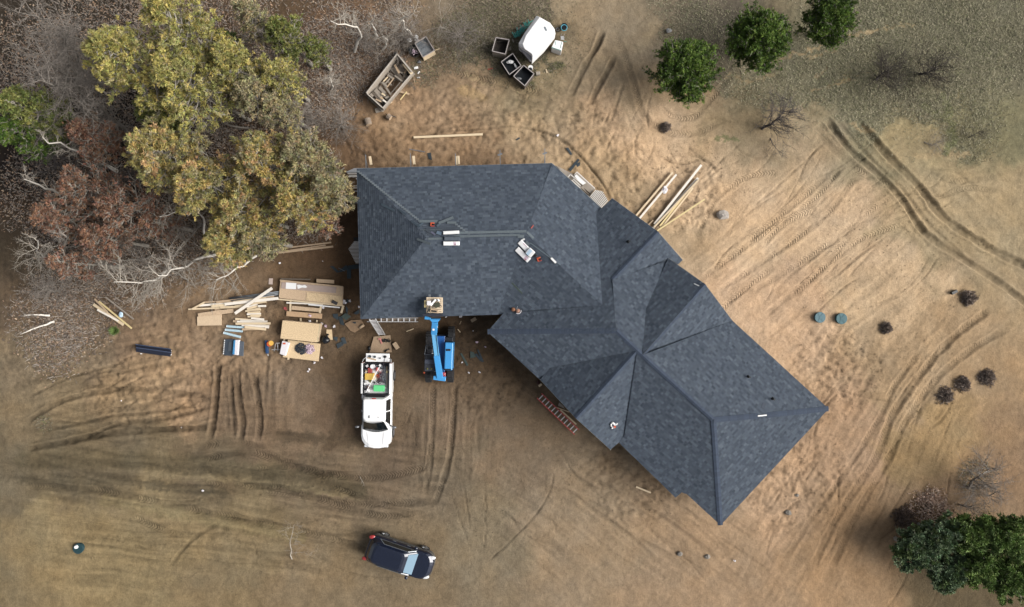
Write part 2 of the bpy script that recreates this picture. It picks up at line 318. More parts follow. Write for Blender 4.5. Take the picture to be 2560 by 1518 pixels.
for ti, (ps, wd, dp, tread, dk) in enumerate(TR):
    pts = [tuple(float(a) for a in q.split()) for q in ps.split(',')]
    cv = catmull([((a - NX) * K0, -(b - NY) * K0) for a, b in pts], .16)
    seg = np.linalg.norm(np.diff(cv, axis=0), axis=1); ss = np.concatenate([[0], np.cumsum(seg)])
    R = wd * 1.1 + .1
    I0, I1 = np.searchsorted(gx, [cv[:, 0].min() - R, cv[:, 0].max() + R]); J0, J1 = np.searchsorted(gy, [cv[:, 1].min() - R, cv[:, 1].max() + R])
    if I1 - I0 < 2 or J1 - J0 < 2: continue
    W = (slice(J0, J1), slice(I0, I1)); XW, YW = X[W], Y[W]
    best = np.full(XW.shape, 9.0); bs = np.zeros(XW.shape); bt = np.zeros(XW.shape)
    gxw, gyw = gx[I0:I1], gy[J0:J1]
    for i in range(len(cv) - 1):
        a, b = cv[i], cv[i + 1]
        i0, i1 = np.searchsorted(gxw, [min(a[0], b[0]) - R, max(a[0], b[0]) + R]); j0, j1 = np.searchsorted(gyw, [min(a[1], b[1]) - R, max(a[1], b[1]) + R])
        if i1 <= i0 or j1 <= j0: continue
        sx = XW[j0:j1, i0:i1]; sy = YW[j0:j1, i0:i1]; d = b - a; L = max(np.linalg.norm(d), 1e-6); d = d / L
        u = (sx - a[0]) * d[0] + (sy - a[1]) * d[1]; uc = np.clip(u, 0, L)
        t = (sx - a[0]) * -d[1] + (sy - a[1]) * d[0]
        dist = np.hypot(sx - a[0] - uc * d[0], sy - a[1] - uc * d[1])
        bb = best[j0:j1, i0:i1]; mk = dist < bb
        bb[mk] = dist[mk]; bs[j0:j1, i0:i1][mk] = (ss[i] + uc)[mk]; bt[j0:j1, i0:i1][mk] = t[mk]
    wob = 1 + .3 * fbm(bs * 1.0 + ti * 9.1, bt * 0 + ti, .7, 70 + ti, 3)
    hw = np.maximum(wd / 2 * wob, .05)
    e = best / hw
    ends = smooth(0, .8, bs) * smooth(0, .8, ss[-1] - bs)
    inside = (1 - smooth(.5, 1.1, e)) * ends
    berm = np.exp(-((e - 1.25) / .28) ** 2) * ends * (best < 8)
    fade = np.clip(.95 + (.5 if ti < NMAIN else 1.2) * fbm(bs + ti * 3.3, bs * 0, 1.6, 90 + ti, 3), .6 if ti < NMAIN else .1, 1.3)
    HT[W] += (-dp * .8 * inside + dp * .35 * berm) * fade * (1 + .6 * fbm(XW, YW, .3, 5, 2))
    DK[W] *= 1 - (1 - dk) * np.clip(inside * fade, 0, 1)
    if tread:
        mk = inside > .15
        TS[W][mk] = bs[mk]; TT[W][mk] = bt[mk]; TM[W][mk] = (inside * np.clip(.7 + 2.6 * fbm(bs + ti * 5.1, bt * .6, .8, 130 + ti, 2), 0, 1.1) * (.75 if pts[0][0] < 2200 else .4))[mk]
# pale scraped lines and greener wisps in the dry grass
ST = [("1890 170,2000 132,2100 100,2200 72", 10, (176, 152, 116)), ("2160 78,2280 60", 8, (160, 142, 108)), ("2010 145,2090 125", 7, (165, 145, 112)), ("2030 228,2090 212,2140 200", 8, (168, 148, 114)), ("2040 190,2060 170", 10, (160, 142, 112)), ("2100 200,2200 172,2260 150", 5, (150, 136, 104)), ("1820 190,1880 205,1930 190", 6, (150, 134, 104)),
("2130 310,2180 330", 14, (172, 150, 114)), ("2050 205,2062 160", 5, (150, 138, 106)), ("2385 245,2405 230", 7, (160, 146, 108)), ("1165 185,1215 210", 8, (190, 168, 132)), ("1240 205,1290 222", 7, (185, 162, 128)), ("1160 225,1210 245", 26, (172, 146, 108)), ("1600 120,1640 60", 30, (158, 142, 116)),
("2290 390,2420 385", 16, (168, 148, 114)), ("540 960,440 880,300 790", 8, (140, 118, 92)), ("470 750,530 710,570 720", 12, (146, 120, 92)), ("2360 240,2380 330,2370 380", 18, (118, 120, 82)), ("2300 260,2370 300", 16, (112, 112, 78)), ("1290 185,1330 210", 20, (96, 100, 66)), ("1370 175,1400 160", 16, (100, 104, 66)), ("1790 345,1850 350", 10, (112, 112, 78)),
("60 1150,300 1150,600 1180,900 1225", 55, (98, 88, 68)), ("60 1200,300 1205,560 1235", 22, (92, 82, 64)), ("380 1185,620 1205,860 1240", 16, (128, 114, 88)), ("260 1250,520 1300,760 1345", 30, (132, 118, 88)), ("700 1090,850 1100,980 1110", 30, (92, 79, 63)), ("860 1000,840 1080,820 1120", 30, (90, 76, 60)), ("1000 140,1020 200,1040 215", 14, (104, 96, 88)), ("1040 155,1050 190", 16, (104, 96, 88))]
for ps, wd, c in ST:
    pts = [tuple(float(a) for a in q.split()) for q in ps.split(',')]; cv = catmull(pts, 3)
    dm = np.full(X.shape, 1e9)
    for q in cv:
        i0, i1 = np.searchsorted(gx, [(q[0] - NX - 90) * K0, (q[0] - NX + 90) * K0]); j0, j1 = np.searchsorted(gy, [-(q[1] - NY + 90) * K0, -(q[1] - NY - 90) * K0])
        sb = dm[j0:j1, i0:i1]; np.minimum(sb, np.hypot(PX[j0:j1, i0:i1] + 18 * rough[j0:j1, i0:i1] - q[0], PY[j0:j1, i0:i1] + 14 * clod[j0:j1, i0:i1] - q[1]), out=sb)
    mk = (1 - smooth(.5, 1.3, dm / wd * 2)) * .75
    GC = GC * (1 - mk[..., None]) + np.array(c, float) * mk[..., None]
DK = DK * (1 - .10 * m_foot * np.clip(-rough * 3, 0, 1))
# damp patches and clods change the tone of the soil; litter and dead grass are mottled
mott = fbm(X, Y, .8, 77, 3); fine = fbm(X, Y, .2, 78, 2)
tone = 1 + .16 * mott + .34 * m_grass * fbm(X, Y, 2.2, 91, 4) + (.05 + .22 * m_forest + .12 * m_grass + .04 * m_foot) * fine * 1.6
tone = tone * (1 + .10 * fbm(X, Y, .45, 79, 2))
def streak(ang, ls, ss_, seed):
    a_ = math.radians(ang); u_ = X * math.cos(a_) + Y * math.sin(a_); v_ = -X * math.sin(a_) + Y * math.cos(a_)
    v_ = v_ + .5 * fbm(X, Y, 5.0, seed + 3, 2)
    return fbm(u_ / ls, v_ / ss_, 1.0, seed, 4)
for bl, ang, sd_ in (([(250, 1180, 260), (600, 1220, 260), (850, 1260, 200), (1000, 1200, 120), (300, 1320, 220)], -7, 201), ([(300, 960, 210), (180, 1010, 160), (450, 1010, 110)], 10, 205), ([(1900, 600, 220), (2150, 620, 220), (2050, 760, 180), (2250, 760, 150)], 41, 211),
                     ([(2250, 1000, 220), (2150, 1200, 240), (2000, 1350, 200)], 62, 217), ([(1550, 1260, 240), (1750, 1350, 180), (1350, 1300, 160)], -38, 223), ([(1540, 200, 140), (1480, 330, 120)], -66, 229), ([(2380, 520, 150), (2420, 620, 120)], -40, 233), ([(640, 1000, 120), (1110, 1080, 130)], 88, 239)):
    mk_ = blobm(bl); st_ = streak(ang, 3.2, .22, sd_); kk = .42 if bl[0][0] < 1000 else .22; tone = tone * (1 + kk * mk_ * st_); HT += .09 * kk * mk_ * st_
lc = GC / 255.0
lc = np.where(lc <= .04045, lc / 12.92, ((lc + .055) / 1.055) ** 2.4) / GAIN
lc = lc * (tone * DK ** 1.0)[..., None]
warm = (fbm(X, Y, 1.6, 81, 3) * .07)[..., None]
lc = lc * (1 + warm * np.array([1.0, .2, -.9]))
lc = np.clip(lc, .008, .6)
HT -= .02
ny_, nx_ = X.shape
idx = np.arange(nx_ * ny_).reshape(ny_, nx_)
gf = np.stack([idx[:-1, :-1], idx[:-1, 1:], idx[1:, 1:], idx[1:, :-1]], -1).reshape(-1, 4)
def ground_material():
    m = bpy.data.materials.new('sandy_soil'); m.use_nodes = True
    n = m.node_tree.nodes; l = m.node_tree.links; b = n['Principled BSDF']
    b.inputs['Roughness'].default_value = .95; b.inputs['Specular IOR Level'].default_value = .15
    a = n.new('ShaderNodeAttribute'); a.attribute_name = 'col'
    tc = n.new('ShaderNodeTexCoord')
    def noise(s, d=4):
        q = n.new('ShaderNodeTexNoise'); q.inputs['Scale'].default_value = s; q.inputs['Detail'].default_value = d; q.inputs['Roughness'].default_value = .62
        l.new(tc.outputs['Object'], q.inputs['Vector']); return q.outputs['Fac']
    def mrange(v, a0, a1, b0, b1):
        q = n.new('ShaderNodeMapRange'); q.inputs[1].default_value = a0; q.inputs[2].default_value = a1; q.inputs[3].default_value = b0; q.inputs[4].default_value = b1
        l.new(v, q.inputs[0]); return q.outputs[0]
    def math_(op, x, y):
        q = n.new('ShaderNodeMath'); q.operation = op
        for i, v in enumerate((x, y)):
            if isinstance(v, (int, float)): q.inputs[i].default_value = v
            else: l.new(v, q.inputs[i])
        return q.outputs[0]
    n1 = noise(3.4, 7); n2 = noise(13, 4); n3 = noise(.9, 5)
    tone = math_('MULTIPLY', mrange(n1, .3, .7, .86, 1.13), mrange(n2, .3, .7, .84, 1.15))
    tone = math_('MULTIPLY', tone, mrange(n3, .3, .7, .93, 1.07))
    # pebbles and crumbs: sparse dark specks
    vo = n.new('ShaderNodeTexVoronoi'); vo.inputs['Scale'].default_value = 3.2; l.new(tc.outputs['Object'], vo.inputs['Vector'])
    sp = mrange(vo.outputs['Distance'], .05, .10, .72, 1.0)
    tone = math_('MULTIPLY', tone, sp)
    # tyre tread: chevrons pressed along the track
    ts = n.new('ShaderNodeAttribute'); ts.attribute_name = 'track'
    sx = n.new('ShaderNodeSeparateXYZ'); l.new(ts.outputs['Vector'], sx.inputs[0])
    ab = math_('ABSOLUTE', sx.outputs[1], 0); ph = math_('ADD', sx.outputs[0], math_('MULTIPLY', ab, .8))
    wv = math_('SINE', math_('MULTIPLY', ph, 2 * math.pi / .19), 0)
    tr = math_('MULTIPLY', wv, sx.outputs[2])
    tone = math_('MULTIPLY', tone, mrange(tr, -1, 1, .92, 1.06))
    vm = n.new('ShaderNodeVectorMath'); vm.operation = 'SCALE'; l.new(a.outputs['Color'], vm.inputs[0]); l.new(tone, vm.inputs['Scale'])
    l.new(vm.outputs[0], b.inputs['Base Color'])
    hh = math_('ADD', math_('MULTIPLY', n1, .05), math_('MULTIPLY', n2, .022)); hh = math_('ADD', hh, math_('MULTIPLY', tr, .017))
    bp = n.new('ShaderNodeBump'); bp.inputs['Strength'].default_value = 1.0; bp.inputs['Distance'].default_value = 1.0
    l.new(hh, bp.inputs['Height']); l.new(bp.outputs[0], b.inputs['Normal'])
    return m
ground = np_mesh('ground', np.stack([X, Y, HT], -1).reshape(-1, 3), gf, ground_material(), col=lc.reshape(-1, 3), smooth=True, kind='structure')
at = ground.data.attributes.new('track', 'FLOAT_VECTOR', 'POINT')
at.data.foreach_set('vector', np.stack([TS, TT, TM], -1).astype('f').ravel())
def gz(x, y):
    i = min(max(int(np.searchsorted(gx, x)), 0), nx_ - 1); j = min(max(int(np.searchsorted(gy, y)), 0), ny_ - 1)
    return float(HT[j, i])
def gzv(x, y):
    i = np.clip(np.searchsorted(gx, x), 0, nx_ - 1); j = np.clip(np.searchsorted(gy, y), 0, ny_ - 1); return HT[j, i]
# ------------------------------------------------------------------ the house
VX = dict(A=(892,422),O=(901.6,797.6),R1=(1066,594),R2=(1316,586),B=(1380,408.5),V1=(1503.6,520.7),V1b=(1490,534),R3=(1506,763),
 X=(1245,786.5),W0=(1262,780),N=(1219,829.5),C=(1530.5,495.5),D=(1645,579.5),S1=(1530.5,700),S2=(1541,827),E=(1706,649.5),F=(1696,660),
 G=(1670.6,645.5),G2=(1614.5,772),Jn=(1606,888),Hp=(1762.6,710.6),K1=(1831,802),I=(2071,1022),T=(1784,1050),J=(1801,1313),N1=(1716.5,1235),
 N2=(1704,1231),N3=(1689,1244),K=(1546.6,1106),Kv=(1561,1087.5),Jw=(1593,876),L=(1526,1124),M=(1440,1046),Q=(1351,950),Q2=(1374,920))
PLN = dict(LW=(0.381,0.0104,6.6309),LN=(0.0101,-0.3646,5.9277),LS=(-0.0179,0.359,3.4266),LNE=(-0.2736,-0.2447,5.7133),LSW=(0.2051,0.2815,3.4906),
 NW=(0.2381,-0.2184,2.8502),G1S=(-0.3517,0.3254,6.0876),NE1=(-0.1902,-0.191,5.5132),G2N=(0.2867,-0.3348,1.2915),G2S=(-0.3483,0.3036,8.4143),
 NE2=(-0.208,-0.2131,5.5581),SE=(-0.228,0.2095,9.0609),SW2=(0.2254,0.2686,3.9965),G3S=(-0.3076,0.3205,8.1348),G3N=(0.3728,-0.2749,0.9363),SW1=(0.2217,0.261,4.0049))
FACES = dict(LW=['A O R1'],LN=['A R1 R2 B'],LS=['O X R2 R1'],LNE=['B V1 V1b R2','R2 V1b R3'],LSW=['R2 R3 X','R3 W0 X'],
 NW=['N W0 R3 S2','R3 S1 S2','R3 V1b C D S1'],G1S=['D E F S1','F G S1'],NE1=['S1 G G2 S2','G2 Jn S2'],G2N=['G Hp Jn G2'],G2S=['Hp K1 Jn'],NE2=['Jn K1 I T'],SE=['T I J'],
 SW2=['Jw Kv T','Kv K T','K N3 N2 T','N2 N1 J T'],G3S=['Jw M L K Kv'],G3N=['M Q Q2 Jw'],SW1=['N S2 Jw Q2','N Q2 Q'])
def ray_plane(px, py, pl):
    kx, ky = (px - NX) / FOC, -(py - NY) / FOC; s = pl[0] * kx + pl[1] * ky; z = (s * CAM_H + pl[2]) / (1 + s)
    return P(px, py, z)
def roof_at(px, py, pn): return ray_plane(px, py, PLN[pn])
house = thing('house', P(1440, 800, 0), 'large new single storey house under a dark grey shingled roof of many hips and gables', 'house')
m_deck = M('roof_sheathing', (52, 58, 66), .9)
m_shing = M('asphalt_shingles', (80, 90, 104), .92, attr='col', var=.05, scale=9, bump=.5, bscale=60, spec=.25)
m_cap = M('ridge_cap_shingle', (66, 76, 92), .92, var=.14, scale=25, rnd=.10, bump=.4, bscale=60, spec=.25)
def clip_convex(poly, cl):
    out = poly
    n = len(cl)
    for i in range(n):
        a, b = cl[i], cl[(i + 1) % n]; nx, ny = -(b[1] - a[1]), b[0] - a[0]
        inp = out; out = []
        if not inp: return out
        for k in range(len(inp)):
            p, q = inp[k], inp[(k + 1) % len(inp)]
            dp_ = (p[0] - a[0]) * nx + (p[1] - a[1]) * ny; dq = (q[0] - a[0]) * nx + (q[1] - a[1]) * ny
            if dp_ >= 0: out.append(p)
            if (dp_ >= 0) != (dq >= 0):
                t = dp_ / (dp_ - dq); out.append((p[0] + t * (q[0] - p[0]), p[1] + t * (q[1] - p[1])))
    return out
SHR = random.Random(5)
TONES = [(72, 81, 93), (74, 83, 95), (76, 85, 97), (70, 79, 91), (81, 90, 102), (73, 82, 94), (67, 76, 87), (78, 87, 98), (74, 83, 95), (72, 81, 92), (86, 95, 106)]
for pn, polys in FACES.items():
    pl = PLN[pn]; g = np.array([pl[0], pl[1]]); gl = np.linalg.norm(g)
    up = Vector((g[0] / gl, g[1] / gl, gl)).normalized(); nrm = Vector((-pl[0], -pl[1], 1)).normalized(); ue = up.cross(nrm).normalized()
    base = None; slab = Geo(); sh = Geo()
    allp = [[ray_plane(*VX[v], pl) for v in q.split()] for q in polys]
    org = min((p for q in allp for p in q), key=lambda p: p.dot(up))
    v0 = org.dot(up)
    for q in allp:
        uv = [(p.dot(ue), p.dot(up) - v0) for p in q]
        ar = sum(uv[i][0] * uv[(i + 1) % len(uv)][1] - uv[(i + 1) % len(uv)][0] * uv[i][1] for i in range(len(uv)))
        if ar < 0: q.reverse(); uv.reverse()
        n = len(q)
        # which way do the faces look: keep the top face pointing up
        top = [p - nrm * .012 for p in q]; bot = [p - nrm * .12 for p in q]
        fn = (top[1] - top[0]).cross(top[2] - top[0])
        o = list(range(n))
        fs = [tuple(o) if fn.z > 0 else tuple(o[::-1]), tuple(i + n for i in (o[::-1] if fn.z > 0 else o))] + [(i, (i + 1) % n, n + (i + 1) % n, n + i) for i in range(n)]
        slab.add(top + bot, fs)
        umin, umax = min(a for a, b in uv), max(a for a, b in uv); vmax = max(b for a, b in uv); vmin = min(b for a, b in uv)
        EXP = .145
        tris = []
        for tr_ in tessellate_polygon([[Vector((a, b, 0)) for a, b in uv]]):
            tt = [uv[i] for i in tr_]; cr_ = (tt[1][0] - tt[0][0]) * (tt[2][1] - tt[0][1]) - (tt[1][1] - tt[0][1]) * (tt[2][0] - tt[0][0])
            tris.append(tt if cr_ > 0 else tt[::-1])
        k = int(math.floor(vmin / EXP)) - 1
        while k * EXP < vmax:
            rr = random.Random(k * 77 + hash(pn) % 1 + len(pn) * 13 + ord(pn[-1])); u = -40 + rr.uniform(0, .3)
            seq = []
            # deterministic run of tabs so neighbouring polygons of one slope line up
            while u < 40:
                wd = rr.choice((.12, .16, .20, .24, .27)); t = rr.choice(TONES); th = rr.choice((.006, .006, .012)); rr_ = rr.uniform(-9, 8)
                if u + wd > umin and u < umax:
                    quad = [(u, k * EXP), (u + wd, k * EXP), (u + wd, k * EXP + EXP), (u, k * EXP + EXP)]
                    for tri in tris:
                        cp = clip_convex(quad, tri)
                        if len(cp) < 3: continue
                        def pos(p, lift): return ue * p[0] + up * (p[1] + v0) + nrm * lift + nrm * nbase
                        nbase = org.dot(nrm)
                        c = A(*[x + rr_ for x in t])
                        ov = len(sh.v)
                        # butt edge (low v) stands proud, top edge sinks under the next course
                        tp = [pos(p, .003 + (th + .016) * (1 - (p[1] - k * EXP) / EXP)) for p in cp]
                        lo = [pos(p, -.008) for p in cp if p[1] < k * EXP + .004]
                        sh.add(tp, [tuple(range(len(tp)))], c)
                        li = [i for i, p in enumerate(cp) if p[1] < k * EXP + .004]
                        if len(li) == 2:
                            a, b = li; sh.add([tp[a], tp[b], pos(cp[b], -.008), pos(cp[a], -.008)], [(3, 2, 1, 0)], tuple(x * .7 for x in c))  # butt face coloured darker, standing for the shadow below each course
                u += wd
            k += 1
    s_ = build(slab, 'roof_slope', m_deck, house)
    build(sh, 'shingles', m_shing, s_, kind='stuff')
# ridge and hip caps
caps = []
def cap_run(p0, p1, n0, n1, wd=.34, step=.155):
    d = p1 - p0; L = d.length; d.normalize(); k = int(L / step)
    for i in range(k):
        c = p0 + d * (i + .5) * step; caps.append((c, d, n0, n1, wd, i))
def nrm_of(pn): return Vector((-PLN[pn][0], -PLN[pn][1], 1)).normalized()
def vmean(v, pns):
    zs = [ray_plane(*VX[v], PLN[q]).z for q in pns]; z = sum(zs) / len(zs); return P(*VX[v], z + .02)
cap_run(vmean('N', ['NW', 'SW1']), vmean('S2', ['NW', 'SW1']), nrm_of('NW'), nrm_of('SW1'))
cap_run(vmean('S2', ['NE1', 'SW1']), vmean('Jw', ['SW1', 'SW2']), nrm_of('NE1'), nrm_of('SW1'), .30)
cap_run(vmean('Jw', ['SW1', 'SW2']), vmean('T', ['NE2', 'SW2']), nrm_of('NE2'), nrm_of('SW2'), .30)
cap_run(vmean('J', ['SE', 'SW2']), vmean('T', ['SE', 'SW2']), nrm_of('SE'), nrm_of('SW2'))
cap_run(vmean('I', ['SE', 'NE2']), P(1912, 1039, ray_plane(1912, 1039, PLN['SE']).z + .02), nrm_of('SE'), nrm_of('NE2'))
cap_run(P(1894, 1040, ray_plane(1894, 1040, PLN['SE']).z + .02), vmean('T', ['SE', 'NE2']), nrm_of('SE'), nrm_of('NE2'))
cap_run(vmean('Hp', ['G2S', 'G2N']), vmean('Jn', ['G2S', 'G2N']), nrm_of('G2S'), nrm_of('G2N'), .30)
cap_run(vmean('M', ['G3S', 'G3N']), vmean('Jw', ['G3S', 'G3N']), nrm_of('G3S'), nrm_of('G3N'), .30)
cap_run(vmean('D', ['NW', 'G1S']), vmean('S1', ['NW', 'G1S']), nrm_of('NW'), nrm_of('G1S'), .28)
cap_mesh = {}
def cap_obj(c, d, n0, n1, wd, i):
    g = Geo(); a = d.cross(n0).normalized(); b = d.cross(n1).normalized()
    if a.dot(b) > 0: a = -a if False else a
    s0 = n0.cross(d).normalized(); s1 = n1.cross(d).normalized()
    # side directions running down each slope
    if s0.z > 0: s0 = -s0
    if s1.z > 0: s1 = -s1
    h = .085; th = .012
    up0 = Vector((0, 0, 1)); vs = []
    for e, lift in ((-h, .006 + th * 1.4), (h, .006)):
        for q in (s0 * (wd / 2), Vector((0, 0, 0)), s1 * (wd / 2)): vs.append(d * e + q + up0 * (lift + .012))
    lo = [v - up0 * .03 for v in vs]
    g.add(vs + lo, [(0, 1, 4, 3), (1, 2, 5, 4), (0, 6, 7, 1), (1, 7, 8, 2), (3, 4, 10, 9), (4, 5, 11, 10), (0, 3, 9, 6), (2, 8, 11, 5)])
    return g
caps = caps[:300]
rest = Geo()
hl = Vector(house.location)
mesh_cache = {}
for (c, d, n0, n1, wd, i) in caps:
    key = (round(d.x, 3), round(d.y, 3), wd)
    if key not in mesh_cache:
        g = cap_obj(c, d, n0, n1, wd, i); me = bpy.data.meshes.new('ridge_cap'); me.from_pydata([tuple(v) for v in g.v], [], g.f); me.materials.append(m_cap); mesh_cache[key] = me
    o = bpy.data.objects.new('ridge_cap', mesh_cache[key]); COL.objects.link(o); o.parent = house; o.location = c - hl
# folded starter strips still lying along the unfinished ridges of the left wing
def zroof(px, py, pns): return max(ray_plane(px, py, PLN[q]).z for q in pns)
m_strip = M('bare_ridge_strip', (98, 108, 114), .9, var=.12, scale=12, rnd=.08)
m_felt = M('roofing_felt', (66, 74, 84), .95, var=.15, scale=5)
def on_roof(px, py, pn, lift=.03): 
    v = ray_plane(px, py, PLN[pn]); return v + nrm_of(pn) * lift
for (a, b, pn, wd) in (((1135, 583), (1316, 579), 'LN', .16), ((1135, 592), (1300, 588), 'LN', .14), ((1316, 580), (1334, 596), 'LNE', .14), ((1070, 597), (1108, 596), 'LS', .14)):
    build(Geo().bar(on_roof(*a, pn), on_roof(*b, pn), wd, .02, nrm_of(pn)), 'ridge_strip', m_strip, house)
g = Geo(); g.add([on_roof(1050, 558, 'LN', .022), on_roof(1140, 560, 'LN', .022), on_roof(1166, 582, 'LN', .022), on_roof(1070, 590, 'LN', .022)], [(3, 2, 1, 0)]); build(g, 'felt_strip', m_felt, house)
# stepped shingle ends along the left hip of the north slope
stepm = M('shingle_step', (104, 113, 120), .92, var=.1, scale=20, rnd=.1)
stm = None
for k in range(30):
    t = k / 29; px = 896 + t * (1049 - 896); py = 430 + t * (553 - 430)
    pn = 'LN'; c = on_roof(px, py, pn, .035)
    if stm is None:
        g = Geo(); R = Matrix((Vector((1, 0, 0)), nrm_of(pn).cross(Vector((1, 0, 0))).normalized(), nrm_of(pn))).transposed()
        g.box((0, 0, 0), (.165, .12, .02), mat=R); stm = bpy.data.meshes.new('shingle_end'); stm.from_pydata([tuple(v) for v in g.v], [], g.f); stm.materials.append(stepm)
    o = bpy.data.objects.new('shingle_end', stm); COL.objects.link(o); o.parent = house; o.location = c - hl
for k in range(6):
    px = 1141 + k * 6.2; py = 562 + k * 4.6
    o = bpy.data.objects.new('shingle_end', stm); COL.objects.link(o); o.parent = house; o.location = on_roof(px, py, 'LN', .035) - hl
# fascia boards, walls and openings
m_fas = M('fascia_board', (190, 190, 185), .6, var=.05)
m_osb = M('osb_board', (206, 180, 150), .85, var=.22, scale=13, rnd=.06, stretch=(1, 2.5, 1), bump=.2, bscale=50)
m_wall = M('house_wrap', (150, 148, 140), .7, var=.06, scale=2)
m_glass = M('window_glass', (40, 48, 55), .08, spec=.6)
m_frame = M('window_frame', (215, 215, 212), .5)
outline = ['A', 'B', 'V1', 'C', 'E', 'K1', 'I', 'J', 'N1', 'N3', 'K', 'L', 'Q', 'N', 'W0', 'X', 'O']
OP = [P(*VX[v], 3.0) for v in outline]
def inset(pts, d):
    n = len(pts); out = []
    ar = sum(pts[i].x * pts[(i + 1) % n].y - pts[(i + 1) % n].x * pts[i].y for i in range(n)); sg = 1 if ar > 0 else -1
    for i in range(n):
        a, b, c = pts[i - 1], pts[i], pts[(i + 1) % n]
        e1 = (b - a).normalized(); e2 = (c - b).normalized()
        n1 = Vector((-e1.y, e1.x, 0)) * sg; n2 = Vector((-e2.y, e2.x, 0)) * sg
        bi = (n1 + n2); 
        if bi.length < .3: bi = n1.copy()
        bi.normalize(); k = d / max(.35, bi.dot(n1)); out.append(b + bi * k)
    return out
eo = [P(*VX[v], 3.0) for v in ['A', 'B', 'V1', 'C', 'E', 'K1', 'I', 'J', 'N1', 'K', 'Q', 'N', 'X', 'O']]
ei = inset(eo, .62)
for i in range(len(ei)):
    a, b = ei[i].copy(), ei[(i + 1) % len(ei)].copy(); a.z = b.z = 0; L = (b - a).length
    if L < 1.2: continue
    d = (b - a).normalized(); g = Geo(); g.bar(a + Vector((0, 0, 1.38)) + d * .08, b + Vector((0, 0, 1.38)) - d * .08, .16, 2.9 - .1, (0, 0, 1))
    wl = build(g, 'wall', m_wall, house)
    out = Vector((d.y, -d.x, 0)); cen = sum(ei, Vector()) / len(ei)
    if out.dot((a + b) / 2 - cen) < 0: out = -out
    for k in range(int(L // 3.2)):
        c = a + d * (1.6 + k * 3.2) + out * .1; c.z = 1.5
        f = Geo(); 
        for s2, wz in ((-1, 0), (1, 0)): f.bar(c + d * s2 * .55 + Vector((0, 0, -.6)), c + d * s2 * .55 + Vector((0, 0, .6)), .06, .07, tuple(d))
        for s2 in (-1, 1): f.bar(c - d * .58 + Vector((0, 0, s2 * .6)), c + d * .58 + Vector((0, 0, s2 * .6)), .07, .06)
        wf = build(f, 'window', m_frame, house)
        build(Geo().bar(c - d * .52 + out * .01, c + d * .52 + out * .01, .02, 1.14), 'pane', m_glass, wf)
for i in range(len(eo)):
    a, b = eo[i], eo[(i + 1) % len(eo)]
    if eo[i] == P(*VX['C'], 3.0): continue
for (a, b, pn) in (('A', 'B', 'LN'), ('A', 'O', 'LW'), ('O', 'X', 'LS'), ('B', 'V1', 'LNE'), ('I', 'J', 'SE'), ('K1', 'I', 'NE2'), ('N', 'Q', 'SW1'), ('N1', 'J', 'SW2'), ('K', 'N3', 'SW2'), ('N', 'W0', 'NW'), ('V1b', 'C', 'NW')):
    p, q = ray_plane(*VX[a], PLN[pn]), ray_plane(*VX[b], PLN[pn]); d = (q - p).normalized()
    out = Vector((d.y, -d.x, 0)); 
    g2 = Vector((PLN[pn][0], PLN[pn][1], 0)).normalized()
    if out.dot(g2) > 0: out = -out
    off = out * (.012 if a in 'AB' and pn in ('LN', 'LNE') else -.015)
    build(Geo().bar(p + off + Vector((0, 0, -.13)), q + off + Vector((0, 0, -.13)), .03, .2), 'fascia', m_fas, house)
for (a, b, c, pn1, pn2) in (('C', 'D', 'E', 'NW', 'G1S'), ('G', 'Hp', 'K1', 'G2N', 'G2S'), ('Q', 'M', 'L', 'G3N', 'G3S')):
    p0, p1, p2 = ray_plane(*VX[a], PLN[pn1]), ray_plane(*VX[b], PLN[pn1]), ray_plane(*VX[c], PLN[pn2])
    g = Geo(); g.bar(p0 + Vector((0, 0, -.13)), p1 + Vector((0, 0, -.13)), .03, .2, (0, 0, 1)); build(g, 'rake_board', m_fas, house)
    g = Geo(); g.bar(p1 + Vector((0, 0, -.13)), p2 + Vector((0, 0, -.13)), .03, .2, (0, 0, 1)); build(g, 'rake_board', m_fas, house)
    inw = Vector((-(p2 - p0).y, (p2 - p0).x, 0)).normalized()
    cen = P(1560, 800, 3)
    if inw.dot(cen - p0) < 0: inw = -inw
    tri = [p0 + inw * .55, p1 + inw * .55, p2 + inw * .55]; tri[1] = tri[1] - Vector((0, 0, .15)); tri = [t - Vector((0, 0, .12)) for t in tri]
    g = Geo(); g.add(tri + [t + inw * .1 for t in tri], [(0, 1, 2), (5, 4, 3), (0, 3, 4, 1), (1, 4, 5, 2), (2, 5, 3, 0)]); build(g, 'gable_wall', m_wall, house)
# vents
m_black = M('black_rubber', (22, 26, 28), .5)
for (px, py, pn) in ((1571, 605, 'NW'), (1870, 942, 'NE2'), (1931, 997, 'NE2')):
    c = ray_plane(px, py, PLN[pn]); g = Geo(); g.cyl(c - Vector((0, 0, .05)), .055, .38, 14); g.cyl(c - Vector((0, 0, .02)), .12, .08, 16, .07)
    build(g, 'vent_pipe', m_black, house)
# bright bare strips on the caps
m_white = M('white_plastic', (240, 240, 238), .55)
for (a, b, pn, wd) in (((1893, 1039), (1915, 1037), 'SE', .07), ((1377, 646), (1389, 658), 'LNE', .12), ((1304, 601), (1312, 597), 'LSW', .1), ((1735, 710), (1748, 716), 'G2N', .04)):
    p, q = on_roof(*a, pn, .07), on_roof(*b, pn, .07); build(Geo().bar(p, q, wd, .02), 'drip_edge', m_white, house)
